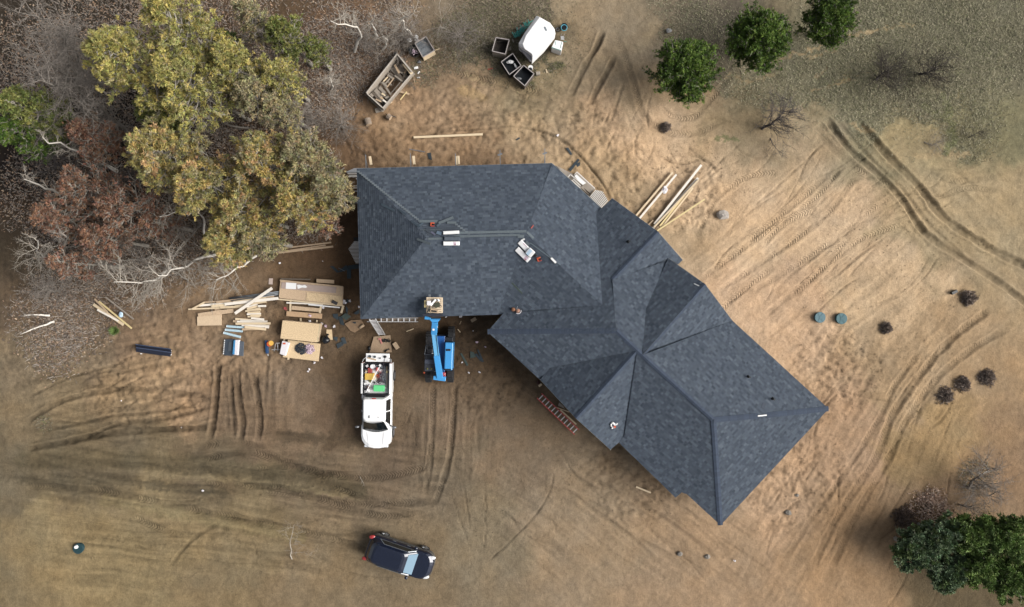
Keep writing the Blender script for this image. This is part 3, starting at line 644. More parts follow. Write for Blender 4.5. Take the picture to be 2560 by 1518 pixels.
# ------------------------------------------------------------------ timber, boards and other goods on the ground
m_fresh = M('fresh_lumber', (226, 205, 172), .75, var=.07, scale=6, rnd=.09, stretch=(1, 6, 1))
m_pale = M('pale_lumber', (242, 234, 222), .75, var=.05, scale=6, rnd=.05)
m_tan = M('weathered_lumber', (190, 166, 138), .8, var=.10, scale=8, rnd=.08)
m_grey = M('grey_old_wood', (158, 148, 136), .9, var=.15, scale=9, rnd=.16)
m_darkwood = M('dark_old_wood', (104, 94, 84), .9, var=.15, scale=9, rnd=.15)
m_yellow_w = M('yellow_lumber', (222, 202, 150), .75, var=.07, scale=8, rnd=.04)
m_steel = M('galvanised_steel', (128, 134, 140), .45, metal=.3, var=.05)
m_alu = M('aluminium', (205, 205, 205), .4, metal=.2)
m_slate = M('slate_scrap', (58, 68, 74), .9, var=.15, scale=10, rnd=.12)
m_film = M('white_film', (250, 250, 250), .45)
m_wrap = M('printed_wrapper', (232, 228, 232), .5, var=.08, scale=14)
m_teal = M('teal_plastic', (60, 150, 140), .5)
m_blackp = M('black_plastic', (30, 32, 34), .45, var=.2, scale=10)
m_orange = M('orange_plastic', (205, 95, 62), .5)
m_red = M('red_plastic', (160, 72, 68), .5)
m_pink = M('pink_print', (214, 190, 204), .6, var=.1, scale=20)
def W3(px, py, z): return P(px, py, z)
def plank(pts, wd, th, mat, label, cat='board', name='plank', z=None, group=None):
    """board between two picture points, lying at height z"""
    a, b = pts[0], pts[1]
    za = z if z is not None else max(gz(*P(a[0], a[1]).xy), 0) + th / 2 + .02
    zb = za
    if len(pts) > 2: za, zb = pts[2]
    return tag(build(Geo().bar(P(a[0], a[1], za), P(b[0], b[1], zb), wd, th), name, mat, bevel=.004), label, cat, group)
def sheet(quad, z, th, mat, label, cat='board', name='osb_sheet', group=None):
    return tag(build(Geo().prism([P(x, y, z) for x, y in quad], z - th, z), name, mat, bevel=.003), label, cat, group)

# long single plank north of the house, strips beside it
plank(((1034, 343.5), (1207, 336)), .14, .045, m_fresh, 'long pale plank alone on the sand north of the roof')
plank(((1023, 373), (1062, 380)), .06, .02, m_steel, 'short grey metal strip near the top left bracket', 'metal strip', 'metal_strip')
plank(((1590, 1217), (1627, 1232)), .10, .04, m_fresh, 'short pale board on brown soil below the south eave')
plank(((1016, 829), (1034, 822)), .05, .03, m_fresh, 'thin pale stick between ladder and telehandler')
plank(((1144, 823), (1151, 831)), .05, .03, m_fresh, 'small pale offcut right of the telehandler tip')
plank(((1149, 811), (1153, 803)), .05, .03, m_tan, 'tiny tan offcut just below the south eave')
tag(build(Geo().bar(P(1178, 803, .12), P(1190, 796, .12), .22, .1), 'wood_block', m_tan, bevel=.01), 'tan wood block on dark soil beside the yellow weeds', 'wood block')
tag(build(Geo().bar(P(985, 857, .2), P(995, 872, .2), .26, .3), 'wood_block', m_tan, bevel=.03), 'pale wood block right of the sheet under the ladder', 'wood block')
for i, (a, b, t) in enumerate((((924.5, 391), (928, 412), ''), ((1033.5, 390), (1036, 411), ''), ((1140.5, 391), (1142.5, 412), ''), ((1145.5, 390), (1146.5, 411), ''))):
    plank((a, b), .16, .05, m_fresh, ('pale end board beside the first bracket from the left', 'pale end board beside the second bracket from the left', 'left of two pale end boards beside the middle bracket', 'right of two pale end boards beside the middle bracket')[i], z=2.2, group='plank ends on the eave brackets')
for i, (a, b) in enumerate((((914.2, 387), (915.5, 424)), ((1025.8, 383), (1027, 420)), ((1138.5, 384), (1139.5, 416)), ((1249.8, 375), (1251, 413)), ((1362, 372), (1362.5, 408)))):
    t = thing('eave_bracket', P(b[0], b[1], 2.0), 'steel scaffold bracket %s along the north eave' % ('leftmost', 'second from the left', 'in the middle', 'fourth from the left', 'rightmost')[i], 'scaffold bracket', 'scaffold brackets along the north eave')
    p, q = P(a[0], a[1], 2.45), P(b[0], b[1] + 4, 2.45)
    build(Geo().bar(p, q, .045, .045), 'arm', m_steel, t)
    build(Geo().bar(P(b[0], b[1] + 4, 1.3), q, .045, .045, (0, 1, 0)), 'wall_plate', m_steel, t)
    build(Geo().bar(q + Vector((0, .0, -1.1)), p + (q - p) * .3, .03, .03), 'brace', m_steel, t)
    if i > 2: build(Geo().bar(p + Vector((-.14, -.35, .06)), p + Vector((.14, -.25, .06)), .1, .04), 'hook', m_steel, t)
# planks by the trees
for i, (a, b, w_) in enumerate((((675, 624.5), (828, 606.5), .10), ((690, 631), (814, 613), .07), ((696, 632), (833, 616.5), .13))):
    plank((a, b), w_, .05, m_tan, ('upper', 'middle', 'lower')[i] + ' of three long weathered planks at the forest edge', group='three planks at the forest edge')
# lumber heap in the litter at far left
q6 = lambda x, y: (80 + x / 3.71, 430 + y / 3.71)
for i, (a, b, w_, mt, lb) in enumerate(((q6(570, 1228), q6(850, 1418), .18, m_fresh, 'wide pale board lowest left in the far left heap'), (q6(606, 1278), q6(800, 1382), .12, m_pale, 'short pale board under the far left heap'), (q6(580, 1178), q6(700, 1300), .1, m_tan, 'short weathered board top left in the far left heap'), (q6(620, 1200), q6(925, 1452), .1, m_yellow_w, 'long yellowish board crossing the far left heap'), (q6(682, 1160), q6(942, 1366), .09, m_grey, 'grey weathered rail lying apart on the far left'))):
    plank((a, b), w_, .045, mt, lb, z=.08 + .05 * (i % 3))
tag(build(Geo().blob(P(302, 787, .1), (.14, .2, .08), 3), 'plastic_bag', M('pale_blue_bag', (190, 215, 235), .5)), 'small pale blue bag between boards at far left', 'bag')
# middle heap (4.3 source)
q4 = lambda x, y: (450 + x / 6.183, 680 + y / 6.183)
MID = [((130, 577), (1330, 527), .10, m_fresh, .10, 'longest pale board at the bottom of the middle heap'), ((180, 578), (378, 470), .11, m_fresh, .16, 'short slanting board at the left tip of the middle heap'), ((300, 518), (830, 484), .15, m_pale, .12, 'white board left of centre in the middle heap'),
 ((378, 468), (870, 443), .09, m_tan, .08, 'thin brown board along the top left of the middle heap'), ((480, 530), (700, 515), .17, m_fresh, .17, 'wide short board under the white ones in the middle heap'), ((560, 470), (1455, 378), .18, m_tan, .14, 'broad tan board running up right in the middle heap'),
 ((690, 500), (1520, 408), .19, m_pale, .24, 'broad white board with its end at the large stack'), ((820, 465), (1330, 400), .12, m_fresh, .2, 'pale board tucked behind the broad white one'), ((850, 530), (1335, 460), .12, m_fresh, .16, 'pale board below the broad white one'), ((850, 642), (1425, 250), .19, m_pale, .36, 'wide white plank lying diagonally across the middle heap'),
 ((620, 545), (1000, 525), .09, m_fresh, .2, 'small pale batten in the middle heap')]
for a, b, w_, mt, z_, lb in MID: plank((q4(*a), q4(*b)), w_, .045, mt, lb, z=z_)
for i, (a, b) in enumerate((((765, 402), (1530, 303)), ((775, 420), (1530, 325)), ((790, 445), (1530, 348)))):
    tag(build(Geo().tube([P(*q4(*a), .12 + .03 * i), P(*q4(*b), .2)], .035, 8), 'steel_pipe', m_steel, smooth=True), ('uppermost', 'middle', 'lowest')[i] + ' of three grey pipes behind the middle heap', 'pipe', 'grey pipes behind the middle heap')
# short offcuts
ORD = ['first', 'second', 'third', 'fourth', 'fifth', 'sixth', 'seventh', 'eighth', 'ninth', 'tenth']
OFF = [((1040, 545), (1200, 500)), ((1035, 575), (1200, 528)), ((1010, 608), (1240, 560)), ((1205, 528), (1330, 526)), ((1060, 592), (1250, 582)), ((1045, 632), (1240, 622)), ((1035, 655), (1250, 648)), ((1090, 672), (1250, 672)), ((1045, 690), (1230, 692)), ((1100, 715), (1300, 735))]
for i, (a, b) in enumerate(OFF):
    plank((q4(*a), q4(*b)), .115 + .02 * (i % 2), .05, m_fresh if i % 3 else m_pale, ORD[i] + ' short offcut from the top in the loose pile between middle heap and white boards', z=.10 + .04 * (i % 4), group='loose short offcuts')
LOW = [((855, 728), (1100, 745), m_fresh), ((930, 750), (1350, 770), m_pale), ((820, 760), (930, 775), m_tan), ((880, 772), (1320, 790), m_pale), ((860, 800), (1398, 796), m_fresh), ((900, 800), (1320, 818), m_pale), ((950, 835), (1378, 838), m_pale), ((960, 820), (1375, 855), m_pale), ((960, 888), (1320, 876), m_tan), ((1000, 850), (1330, 888), m_fresh)]
for i, (a, b, mt) in enumerate(LOW):
    plank((q4(*a), q4(*b)), .15, .05, mt, ORD[i] + ' board from the top in the white stack above the blue rolls', z=.08 + .045 * (i % 5), group='white boards above the rolls')
# sheets left
sheet([q4(*p) for p in ((275, 640), (540, 602), (820, 568), (828, 628), (640, 655), (280, 692))], .20, .02, m_osb, 'narrow strip of chipboard overlapping the square sheet at left', 'board')
sheet([q4(*p) for p in ((262, 690), (640, 655), (642, 825), (266, 832))], .10, .04, M('osb_pale', (214, 190, 160), .85, var=.10, scale=14), 'square chipboard sheet lowest left of the lumber', 'board')
sheet([q4(*p) for p in ((535, 578), (640, 582), (640, 600), (540, 606))], .12, .02, m_osb, 'tiny chipboard offcut above the strip', 'board')
sheet([q4(*p) for p in ((1375, 98), (1435, 100), (1430, 195), (1368, 190))], .06, .02, M('grey_board', (196, 178, 168), .8, var=.06), 'small greyish board alone between forest and large stack', 'board')
# large chipboard stack
q5 = lambda x, y: (650 + x / 5.707, 680 + y / 5.707)
m_osb2 = M('osb_board_bright', (222, 196, 158), .85, var=.2, scale=14, bump=.2, bscale=50)
st = thing('sheet_stack', P(778, 730, 0), 'large stack of chipboard topped by a grey strip and white papers', 'board stack')
for k in range(7):
    dx = (k % 3 - 1) * .02; qd = [q5(*p) for p in ((295, 118), (1185, 212), (1168, 470), (272, 368))]
    pts = [P(x, y, .30) + Vector((dx, -dx, 0)) for x, y in qd]; build(Geo().prism(pts, .09 + k * .03, .09 + k * .03 + .026), 'sheet', m_osb, st, bevel=.003)
for a, b in (((420, 350), (420, 250)), ((1100, 440), (1110, 300))): pass
sheet([q5(*p) for p in ((672, 290), (1172, 345), (1165, 468), (655, 402))], .335, .025, m_osb2, 'brighter half sheet lying lower right on the large stack')
sheet([q5(*p) for p in ((310, 145), (1090, 215), (1082, 302), (800, 280), (590, 262), (300, 235))], .345, .03, M('grey_foam_sheet', (178, 160, 150), .8, var=.05), 'long grey brown foam strip on top of the large stack', 'foam sheet', 'foam_sheet')
sheet([q5(*p) for p in ((372, 150), (518, 160), (512, 248), (366, 240))], .36, .01, m_film, 'white square paper on the large stack', 'paper', 'paper_sheet')
g = Geo(); g.prism([P(*q5(*p), .37) for p in ((525, 188), (560, 182), (600, 195), (640, 185), (675, 215), (650, 228), (600, 222), (540, 242))], .355, .375); tag(build(g, 'paper_scrap', m_film), 'torn white paper scrap beside the white square', 'paper')
plank((q5(285, 118), q5(1185, 210)), .07, .06, m_tan, 'thin brown batten along the upper edge of the large stack', z=.35)
sheet([q5(*p) for p in ((290, 88), (715, 98), (715, 118), (300, 112))], .22, .12, m_darkwood, 'dark board edge poking out above the large stack')
sheet([q5(*p) for p in ((805, 100), (1052, 115), (1050, 168), (805, 152))], .26, .2, m_tan, 'tan block of boards behind the large stack', 'board')
tag(build(Geo().bar(P(*q5(1030, 418), .42), P(*q5(1100, 455), .42), .20, .12), 'shingle_bundle', M('bundle_grey', (70, 68, 70), .9, var=.1), bevel=.01), 'small dark shingle block on the corner of the large stack', 'shingle bundle')
for i, (a, b, w_, mt, z_, lb) in enumerate((((250, 388), (1185, 482), .10, m_fresh, .20, 'long pale stud just below the large stack'), ((378, 440), (900, 462), .10, m_pale, .18, 'second pale stud below the large stack'), ((690, 466), (1138, 508), .08, m_film, .24, 'white tube lying over the studs'), ((440, 372), (430, 588), .12, m_fresh, .10, 'left upright bearer between the stacks'), ((878, 455), (852, 588), .14, m_fresh, .10, 'middle upright bearer between the stacks'), ((1190, 480), (1158, 588), .14, m_fresh, .10, 'right bearer with an open end'), ((450, 510), (845, 545), .26, m_osb, .13, 'brown chipboard strip between the bearers'), ((378, 595), (885, 632), .34, M('osb_mid', (196, 164, 130), .85, var=.13, scale=14), .2, 'wide chipboard strip above the tall stack'), ((581, 662), (580, 706), .12, m_fresh, .06, 'small bearer end above the tall stack'), ((812, 686), (810, 720), .1, m_fresh, .06, 'second bearer end above the tall stack'))):
    plank((q5(*a), q5(*b)), w_, .04, mt, lb, z=z_)
# tall stack
st = thing('sheet_stack', P(730, 828, 0), 'tall square stack of chipboard with greenish edges in the middle', 'board stack')
m_green = M('greenish_board_edge', (150, 160, 130), .8)
for k in range(11):
    qd = [q5(*p) for p in ((322, 692), (842, 742), (800, 1005), (290, 948))]
    j = random.Random(k); off = Vector((j.uniform(-.012, .012) + .03 - .003 * k, j.uniform(-.012, .012), 0))
    pts = [P(x, y, .72) + off for x, y in qd]; build(Geo().prism(pts, .10 + k * .057, .10 + k * .057 + .05), 'sheet', m_osb2 if k == 10 else (m_green if k % 3 == 1 else m_osb), st, bevel=.003)
for (x, y) in ((345, 960), (545, 972), (735, 990)):
    build(Geo().bar(P(*q5(x, y + 26), .05), P(*q5(x + 20, y - 200), .05), .09, .09), 'bearer', m_fresh, st)
# table sheet with goods
tb = thing('work_sheet', P(755, 870, 0), 'chipboard sheet on bearers used as a table with scraps on top', 'board')
build(Geo().prism([P(*q5(*p), .22) for p in ((400, 968), (862, 1026), (834, 1276), (322, 1216))], .17, .21), 'sheet', m_osb2, tb, bevel=.003)
for a, b in (((405, 1250), (425, 1000)), ((750, 1262), (770, 1030))): build(Geo().bar(P(*q5(*a), .07), P(*q5(*b), .07), .09, .14), 'bearer', m_fresh, tb)
def pile(name, px, py, z, rx, ry, hgt, mat, label, cat, seed, n=160, sz=.09):
    rr = random.Random(seed); g = Geo()
    for k in range(n):
        a = rr.uniform(0, 6.28); q = math.sqrt(rr.random()); c = P(px, py, z) + Vector((rx * q * math.cos(a), ry * q * math.sin(a), hgt * (1 - q * q) * rr.uniform(.3, 1)))
        m_ = Matrix.Rotation(rr.uniform(0, 6.28), 3, 'Z') @ Matrix.Rotation(rr.uniform(-.8, .8), 3, 'X') @ Matrix.Rotation(rr.uniform(-.8, .8), 3, 'Y')
        g.box(c, (sz * rr.uniform(.5, 1.5), sz * rr.uniform(.3, .8), .006), mat=m_)
    return tag(build(g, name, mat), label, cat)
pile('mesh_pile', 753, 872, .22, .42, .38, .16, M('black_mesh', (58, 64, 72), .85, rnd=.1), 'dark heap of shredded shingle trimmings on the table sheet', 'scrap heap', 4, 260)
pile('wrapper_pile', 774, 873, .22, .34, .34, .14, m_pink, 'heap of pinkish white torn wrappers on the table sheet', 'scrap heap', 5, 170)
def bundle(pts4, z0, z1, mat, name, label, cat, band=None, group=None):
    t = thing(name, P(sum(p[0] for p in pts4) / 4, sum(p[1] for p in pts4) / 4, z0), label, cat, group)
    pts = [P(x, y, z1) for x, y in pts4]
    build(Geo().prism(pts, z0, z1), 'bundle', mat, t, bevel=.03)
    if band:
        bm, f0, f1 = band; a, b, c, d = pts
        e = [a.lerp(d, f0) if False else a.lerp(b, f0), a.lerp(b, f1), d.lerp(c, f1), d.lerp(c, f0)]
        build(Geo().prism(e, z1 - .01, z1 + .006), 'print', bm, t)
    return t
bundle([q5(315, 982), q5(420, 1010), q5(362, 1200), q5(278, 1170)], .21, .42, m_wrap, 'shingle_bundle', 'white wrapped bundle with a small orange print left on the table sheet', 'shingle bundle')
tag(build(Geo().prism([P(*q5(*p), .44) for p in ((325, 1012), (365, 1008), (362, 1034), (322, 1034))], .425, .432), 'print', m_orange), 'orange print on the white bundle at the table sheet', 'sticker')
# blue and white case, orange bucket, saw horse
bl = thing('level_case', P(667, 868, 0), 'narrow dark blue tool case standing left of the orange bucket', 'tool case')
build(Geo().bar(P(666, 851, .12), P(668.5, 884, .12), .17, .2), 'case', M('navy_plastic', (40, 72, 112), .5, var=.2, scale=9), bl, bevel=.02)
build(Geo().bar(P(669.5, 885, .06), P(670.5, 890, .06), .05, .05), 'handle', m_alu, bl)
bk = thing('bucket', P(678.5, 859, 0), 'orange bucket with yellow contents beside the blue case', 'bucket')
g = Geo(); g.cyl(P(678.5, 859, 0), .15, .36, 24, .18); build(g, 'pail', M('orange_pail', (196, 92, 50), .45), bk, smooth=False)
g = Geo(); g.cyl(P(678, 858, .362), .165, .02, 24); build(g, 'contents', M('yellow_fill', (238, 188, 90), .7, var=.1, scale=20), bk)
shs = thing('saw_horse', P(691, 866, 0), 'light metal saw horse right of the orange bucket', 'saw horse')
for a, b, z0, z1 in (((690, 858), (699, 858), .5, .5), ((679, 874.5), (700, 874), .12, .12), ((689, 860), (685.5, 878), .5, .02), ((694, 860), (695, 878), .5, .02), ((688.5, 862), (688, 866), .3, .3)):
    build(Geo().bar(P(*a, z0), P(*b, z1), .035, .03), 'rail', m_alu, shs)
# three rolls
q7 = lambda x, y: (540 + x / 13.49, 790 + y / 13.49)
m_roll = M('blue_white_roll', (188, 214, 226), .5, var=.18, scale=18)
for i, (a, b) in enumerate((((365, 345), (940, 390)), ((318, 465), (890, 515)), ((262, 568), (825, 712)))):
    p, q = P(*q7(*a), .11), P(*q7(*b), .11); t = thing('underlay_roll', (p + q) / 2 - Vector((0, 0, .11)), ('top', 'middle', 'bottom, most slanted')[i] + ' of the three pale blue underlay rolls', 'roll', 'three pale blue rolls')
    build(Geo().tube([p, q], .085, 18), 'roll', m_roll, t, smooth=False)
    d = (q - p).normalized(); build(Geo().tube([p - d * .004, p + d * .03], .088, 18), 'end_band', m_film, t)
# shingle bundles group
def quadq(f, *ps): return [f(*p) for p in ps]
bA = thing('shingle_bundle', P(570, 868, 0), 'open dark shingle bundle with white tabs along its left edge', 'shingle bundle')
build(Geo().prism([P(*p, .22) for p in quadq(q7, (300, 790), (600, 780), (560, 1350), (260, 1330))], .02, .2), 'shingle_pile', M('dark_shingles', (58, 68, 80), .85, var=.12, scale=7), bA, bevel=.01)
build(Geo().prism([P(*p, .22) for p in quadq(q7, (430, 870), (520, 870), (500, 1190), (400, 1190))], .2, .225), 'loose_shingle', M('dark_shingles_b', (74, 82, 90), .85), bA, bevel=.005)
for k in range(8):
    x = 292 - k * 6; y = 825 + k * 64; build(Geo().box(P(*q7(x, y), .2), (.055, .07, .06)), 'white_tab', m_film, bA, bevel=.01)
bB = thing('shingle_bundle', P(590, 868, 0), 'white and blue wrapped bundle between two dark ones', 'shingle bundle')
build(Geo().prism([P(*p, .3) for p in quadq(q7, (620, 805), (770, 815), (735, 1330), (565, 1300))], .02, .3), 'bundle', m_wrap, bB, bevel=.03)
build(Geo().prism([P(*p, .305) for p in quadq(q7, (600, 830), (655, 812), (625, 1300), (555, 1290))], .12, .306), 'blue_print', M('blue_print', (70, 140, 190), .5, var=.2, scale=20), bB)
bC = build(Geo().prism([P(*p, .12) for p in quadq(q7, (790, 850), (930, 870), (910, 1355), (750, 1330))], .02, .14), 'shingle_bundle', M('slate_shingles', (84, 92, 102), .85, var=.08, scale=7), bevel=.01); tag(bC, 'flat dark grey shingle bundle at the right of the white one', 'shingle bundle')
# black trough
tr = thing('gutter_bundle', P(385, 875, 0), 'long dark navy folded metal trough lying alone at the left', 'metal trough')
m_navy = M('navy_metal', (46, 56, 78), .35, metal=.3, var=.08)
a0, a1, b0, b1, c0, c1 = P(340, 861, .02), P(428, 873, .02), P(340, 869, .34), P(428.5, 881.5, .34), P(340, 880, .02), P(426, 892, .02)
g = Geo(); g.add([a0, a1, b1, b0, c0, c1, a0 + Vector((0, 0, -.01)), a1 + Vector((0, 0, -.01))], [(0, 3, 2, 1), (3, 4, 5, 2), (0, 4, 3), (1, 2, 5), (0, 1, 5, 4)]); build(g, 'trough', m_navy, tr)
for p, q in ((b0, b1), (a0 + Vector((0, 0, .05)), a1 + Vector((0, 0, .05)))): build(Geo().bar(p, q, .05, .03), 'rib', M('navy_rib', (72, 84, 108), .4), tr)
for k in range(3): build(Geo().box(P(427, 877 + 5 * k, .1), (.06, .07, .08)), 'end_clip', m_film, tr)
tag(build(Geo().box(P(353, 884.5, .03), (.12, .05, .02)), 'paper_scrap', m_film), 'tiny white scrap at the lower edge of the navy trough', 'paper')
# loose dark shingle scraps
def scrap(quad, label, z=.04, mat=None): return tag(build(Geo().prism([P(x, y, z) for x, y in quad], z - .025, z + .0), 'shingle_scrap', mat or m_slate), label, 'shingle scrap')
scrap([q5(*p) for p in ((1040, 950), (1060, 925), (1112, 930), (1095, 992))], 'square slate scrap right of the black bag')
scrap([q5(*p) for p in ((1150, 945), (1205, 928), (1238, 1020), (1180, 1030))], 'slate scrap upper of two right of the black bag')
scrap([q5(*p) for p in ((1088, 1030), (1170, 990), (1190, 1045), (1108, 1095))], 'slate scrap lower of two right of the black bag')
scrap([q5(*p) for p in ((1035, 600), (1110, 595), (1115, 690), (1045, 650))], 'dark scrap at left of the heap near the house corner', .06)
scrap([q5(*p) for p in ((1110, 640), (1170, 630), (1205, 765), (1150, 750))], 'long dark scrap pointing down in the heap near the house corner', .05)
scrap([q5(*p) for p in ((1155, 640), (1220, 585), (1300, 635), (1230, 690))], 'greenish slate square on top of the heap near the house corner', .1, M('green_slate', (72, 84, 80), .9, var=.1))
scrap([q5(*p) for p in ((1225, 480), (1258, 530), (1245, 600), (1222, 560))], 'narrow dark scrap above the heap near the house corner', .06)
scrap([q5(*p) for p in ((1335, 590), (1420, 530), (1420, 590), (1370, 610))], 'dark flap tucked beneath the southwest eave', .08)
scrap([q5(*p) for p in ((1235, 390), (1258, 385), (1262, 440), (1235, 440))], 'small dark scrap between the white wrappers', .05)
q3 = lambda x, y: (880 + x / 3.71, 50 + y / 3.71)
scrap([q3(*p) for p in ((697, 1235), (732, 1230), (742, 1300), (712, 1290))], 'slate offcut below the metal strip north of the house')
scrap([q3(*p) for p in ((1515, 1112), (1550, 1088), (1560, 1098), (1528, 1118))], 'thin slate sliver north of the fourth bracket')
q2 = lambda x, y: (1280 + x / 3.71, 50 + y / 3.71)
scrap([q2(*p) for p in ((498, 1190), (522, 1183), (560, 1245), (545, 1255))], 'narrow slate shingle on sand above the house corner')
scrap([q2(*p) for p in ((525, 1385), (612, 1288), (628, 1298), (545, 1405))], 'long dark shingle strip on sand near the northeast deck')
scrap([q2(*p) for p in ((592, 1335), (632, 1318), (630, 1350), (605, 1365))], 'small greenish shingle touching the long strip')
q8 = lambda x, y: (850 + x / 4.24, 780 + y / 4.24)
for i, qd in enumerate((((1272, 440), (1292, 438), (1362, 560), (1345, 575)), ((1380, 415), (1420, 430), (1440, 480), (1382, 490)), ((1425, 450), (1450, 440), (1510, 520), (1490, 525)), ((1452, 400), (1470, 402), (1526, 530), (1500, 530)))):
    scrap([q8(*p) for p in qd], ('long green slate strip right of the telehandler', 'ragged slate piece left in the heap right of the telehandler', 'middle slate blade in the heap right of the telehandler', 'long slate blade rightmost right of the telehandler')[i], .05 + .02 * i, M('green_slate', (72, 84, 80), .9, var=.1) if i < 2 else None)
q9 = lambda x, y: (480 + x / 3.71, 430 + y / 3.71)
scrap([q9(*p) for p in ((1278, 875), (1310, 872), (1365, 925), (1345, 935))], 'dark bent flashing left tip beside the west wall')
scrap([q9(*p) for p in ((1345, 932), (1430, 862), (1450, 905), (1375, 930))], 'dark bent flashing second piece beside the west wall', .07)
scrap([q9(*p) for p in ((1440, 870), (1546, 855), (1546, 895), (1446, 908))], 'broad dark sheet running under the west eave', .06)
scrap([q9(*p) for p in ((1436, 905), (1475, 908), (1475, 988), (1438, 990))], 'dark square hanging below the flashing at the west wall', .05)
plank(((846, 670), (862, 678)), .03, .02, m_steel, 'thin shiny edge strip on the dark flashing', 'metal strip', 'metal_strip', z=.1)
# wrappers: small crumpled white and pink scraps
WS = [(q5(1195, 430), .22, 'white crumpled wrapper at the right end of the large stack'), (q5(1283, 415), .12, 'small white wrapper nearest the house west of the corner'), (q5(712, 622), .12, 'pink white scrap on the wide chipboard strip'), (q5(770, 535), .1, 'pink scrap between the bearers'), (q5(715, 700), .12, 'white scrap between wide strip and tall stack'), (q5(882, 738), .12, 'white scrap just right of the tall stack top'), (q5(940, 772), .13, 'pinkish scrap second right of the tall stack'),
 (q5(1062, 778), .13, 'white scrap with a tail third right of the tall stack'), (q5(885, 1225), .11, 'white scrap right of the table sheet'), (q5(778, 1295), .11, 'white scrap just below the table sheet'), (q5(705, 1390), .09, 'upper of two white scraps below the table'), (q5(685, 1412), .1, 'lower of two white scraps below the table'), (q5(365, 525), .16, 'red pink scrap left of the bearers'), (q5(905, 512), .12, 'white bracket shaped scrap beside the middle bearer'),
 (q8(1450, 322), .11, 'pinkish scrap upper right of the telehandler'), (q8(1540, 372), .08, 'pinkish scrap nearest the west roof point'), (q8(1410, 202), .08, 'small white scrap below the yellow weeds'), (q8(1297, 535), .08, 'white scrap on the green slate strip'), (q8(1367, 642), .09, 'white scrap left of the lowest pair by the telehandler'), (q8(1480, 640), .1, 'white scrap right of the lowest pair by the telehandler'), (q2(422, 1072), .13, 'white scrap on the sand north of the house'), (q9(816, 842), .1, 'white scrap on bare soil below the forest planks'), (q9(1212, 828), .05, 'tiny white speck below the forest planks'),
 (q8(1122, 48), .1, 'white scrap at the south eave right of the pallet'), (q8(1278, 45), .14, 'larger white scrap at the south eave right of the pallet'), (q5(1412, 500), .1, 'white scrap at the southwest eave'), ((508, 1227), .12, 'flat white scrap on the muddy track'), ((304, 1002), .06, 'tiny white speck between muddy ruts'), ((454, 1069), .05, 'tiny white speck in the dark rut'), (q5(1160, 400), .1, 'white flap behind the wrapper at the large stack'), ((1836, 1402), .1, 'small pale scrap near the lower edge')]
for i, ((x, y), r, lb) in enumerate(WS):
    rr = random.Random(i * 7); g = Geo()
    base = P(x, y, 0); zz = .37 if 'wide chip' in lb or 'tall stack top' in lb and False else .06
    if 'wide chipboard' in lb: zz = .26
    for k in range(5):
        m_ = Matrix.Rotation(rr.uniform(0, 6.28), 3, 'Z') @ Matrix.Rotation(rr.uniform(-.6, .6), 3, 'X') @ Matrix.Rotation(rr.uniform(-.6, .6), 3, 'Y')
        g.box(P(x, y, zz) + Vector((rr.uniform(-.4, .4) * r, rr.uniform(-.4, .4) * r, rr.uniform(0, .05))), (r * rr.uniform(.6, 1.2), r * rr.uniform(.4, .9), .008), mat=m_)
    tag(build(g, 'wrapper_scrap', M('red_scrap', (180, 90, 90), .7) if 'red' in lb else (m_pink if 'pink' in lb else m_wrap)), lb, 'wrapper')
# rubbish bag and board
sheet([q5(*p) for p in ((950, 820), (1025, 822), (1036, 970), (985, 966), (945, 870))], .06, .02, m_osb2, 'trapezoid chipboard offcut under the black bag')
rb = thing('rubbish_bag', P(*q5(935, 965), 0), 'shiny black rubbish bag on a chipboard offcut', 'rubbish bag')
build(Geo().blob(P(*q5(935, 970), .22), (.29, .27, .24), 8, .12, 14, 9), 'sack', M('black_bag', (28, 30, 34), .25, var=.2, scale=8, bump=.6, bscale=12), rb, smooth=True)
build(Geo().tube([P(*q5(945, 930), .36), P(*q5(962, 905), .45), P(*q5(968, 890), .4)], [.1, .05, .09], 8), 'knot', M('black_bag'), rb, smooth=True)
# pale slab heap at the southwest corner
def soil_heap(px, py, rx, ry, h, mat, label, name, cat, seed):
    g = Geo(); g.blob(P(px, py, 0), (rx, ry, h), seed, .16, 16, 9); return tag(build(g, name, mat, smooth=True), label, cat)
sheet([q5(*p) for p in ((1205, 740), (1300, 690), (1440, 680), (1500, 770), (1350, 865), (1290, 840))], .06, .03, M('dirty_cardboard', (150, 124, 98), .9, var=.15, scale=6), 'muddy torn cardboard sheet left of the ladder foot', 'cardboard', 'cardboard_sheet')
tag(build(Geo().tube([P(*q5(1420, 800), .12), P(*q5(1480, 755), .12)], .09, 10), 'tan_roll', m_tan, smooth=True), 'short tan roll on the muddy cardboard', 'roll')
scrap([q5(*p) for p in ((1310, 715), (1365, 712), (1372, 735), (1345, 738))], 'dark chip on the muddy cardboard', .09)
# sheet with a tool belt, truck side
qa = lambda x, y: (910 + x / 12.364, 780 + y / 12.364)
sheet([qa(*p) for p in ((300, 768), (815, 718), (862, 1250), (160, 1262))], .08, .02, M('osb_dusty', (172, 148, 122), .85, var=.1, scale=14), 'dusty chipboard sheet between the ladder and the white pickup')
hb = thing('harness', P(*qa(740, 885), .08), 'tangled black safety harness on the dusty sheet', 'harness')
rr = random.Random(3)
for k in range(5):
    pts = [P(*qa(560 + 50 * j + rr.uniform(-20, 20), 880 + rr.uniform(-55, 55)), .11 + rr.uniform(0, .05)) for j in range(6)]
    build(Geo().tube(pts, .028, 6), 'strap', m_blackp, hb)
tag(build(Geo().tube([P(*qa(640, 1225), .12), P(*qa(700, 1180), .16), P(*qa(790, 1145), .12)], [.07, .05, .04], 8), 'glove', m_blackp, smooth=True), 'black glove at the tailgate end of the dusty sheet', 'glove')
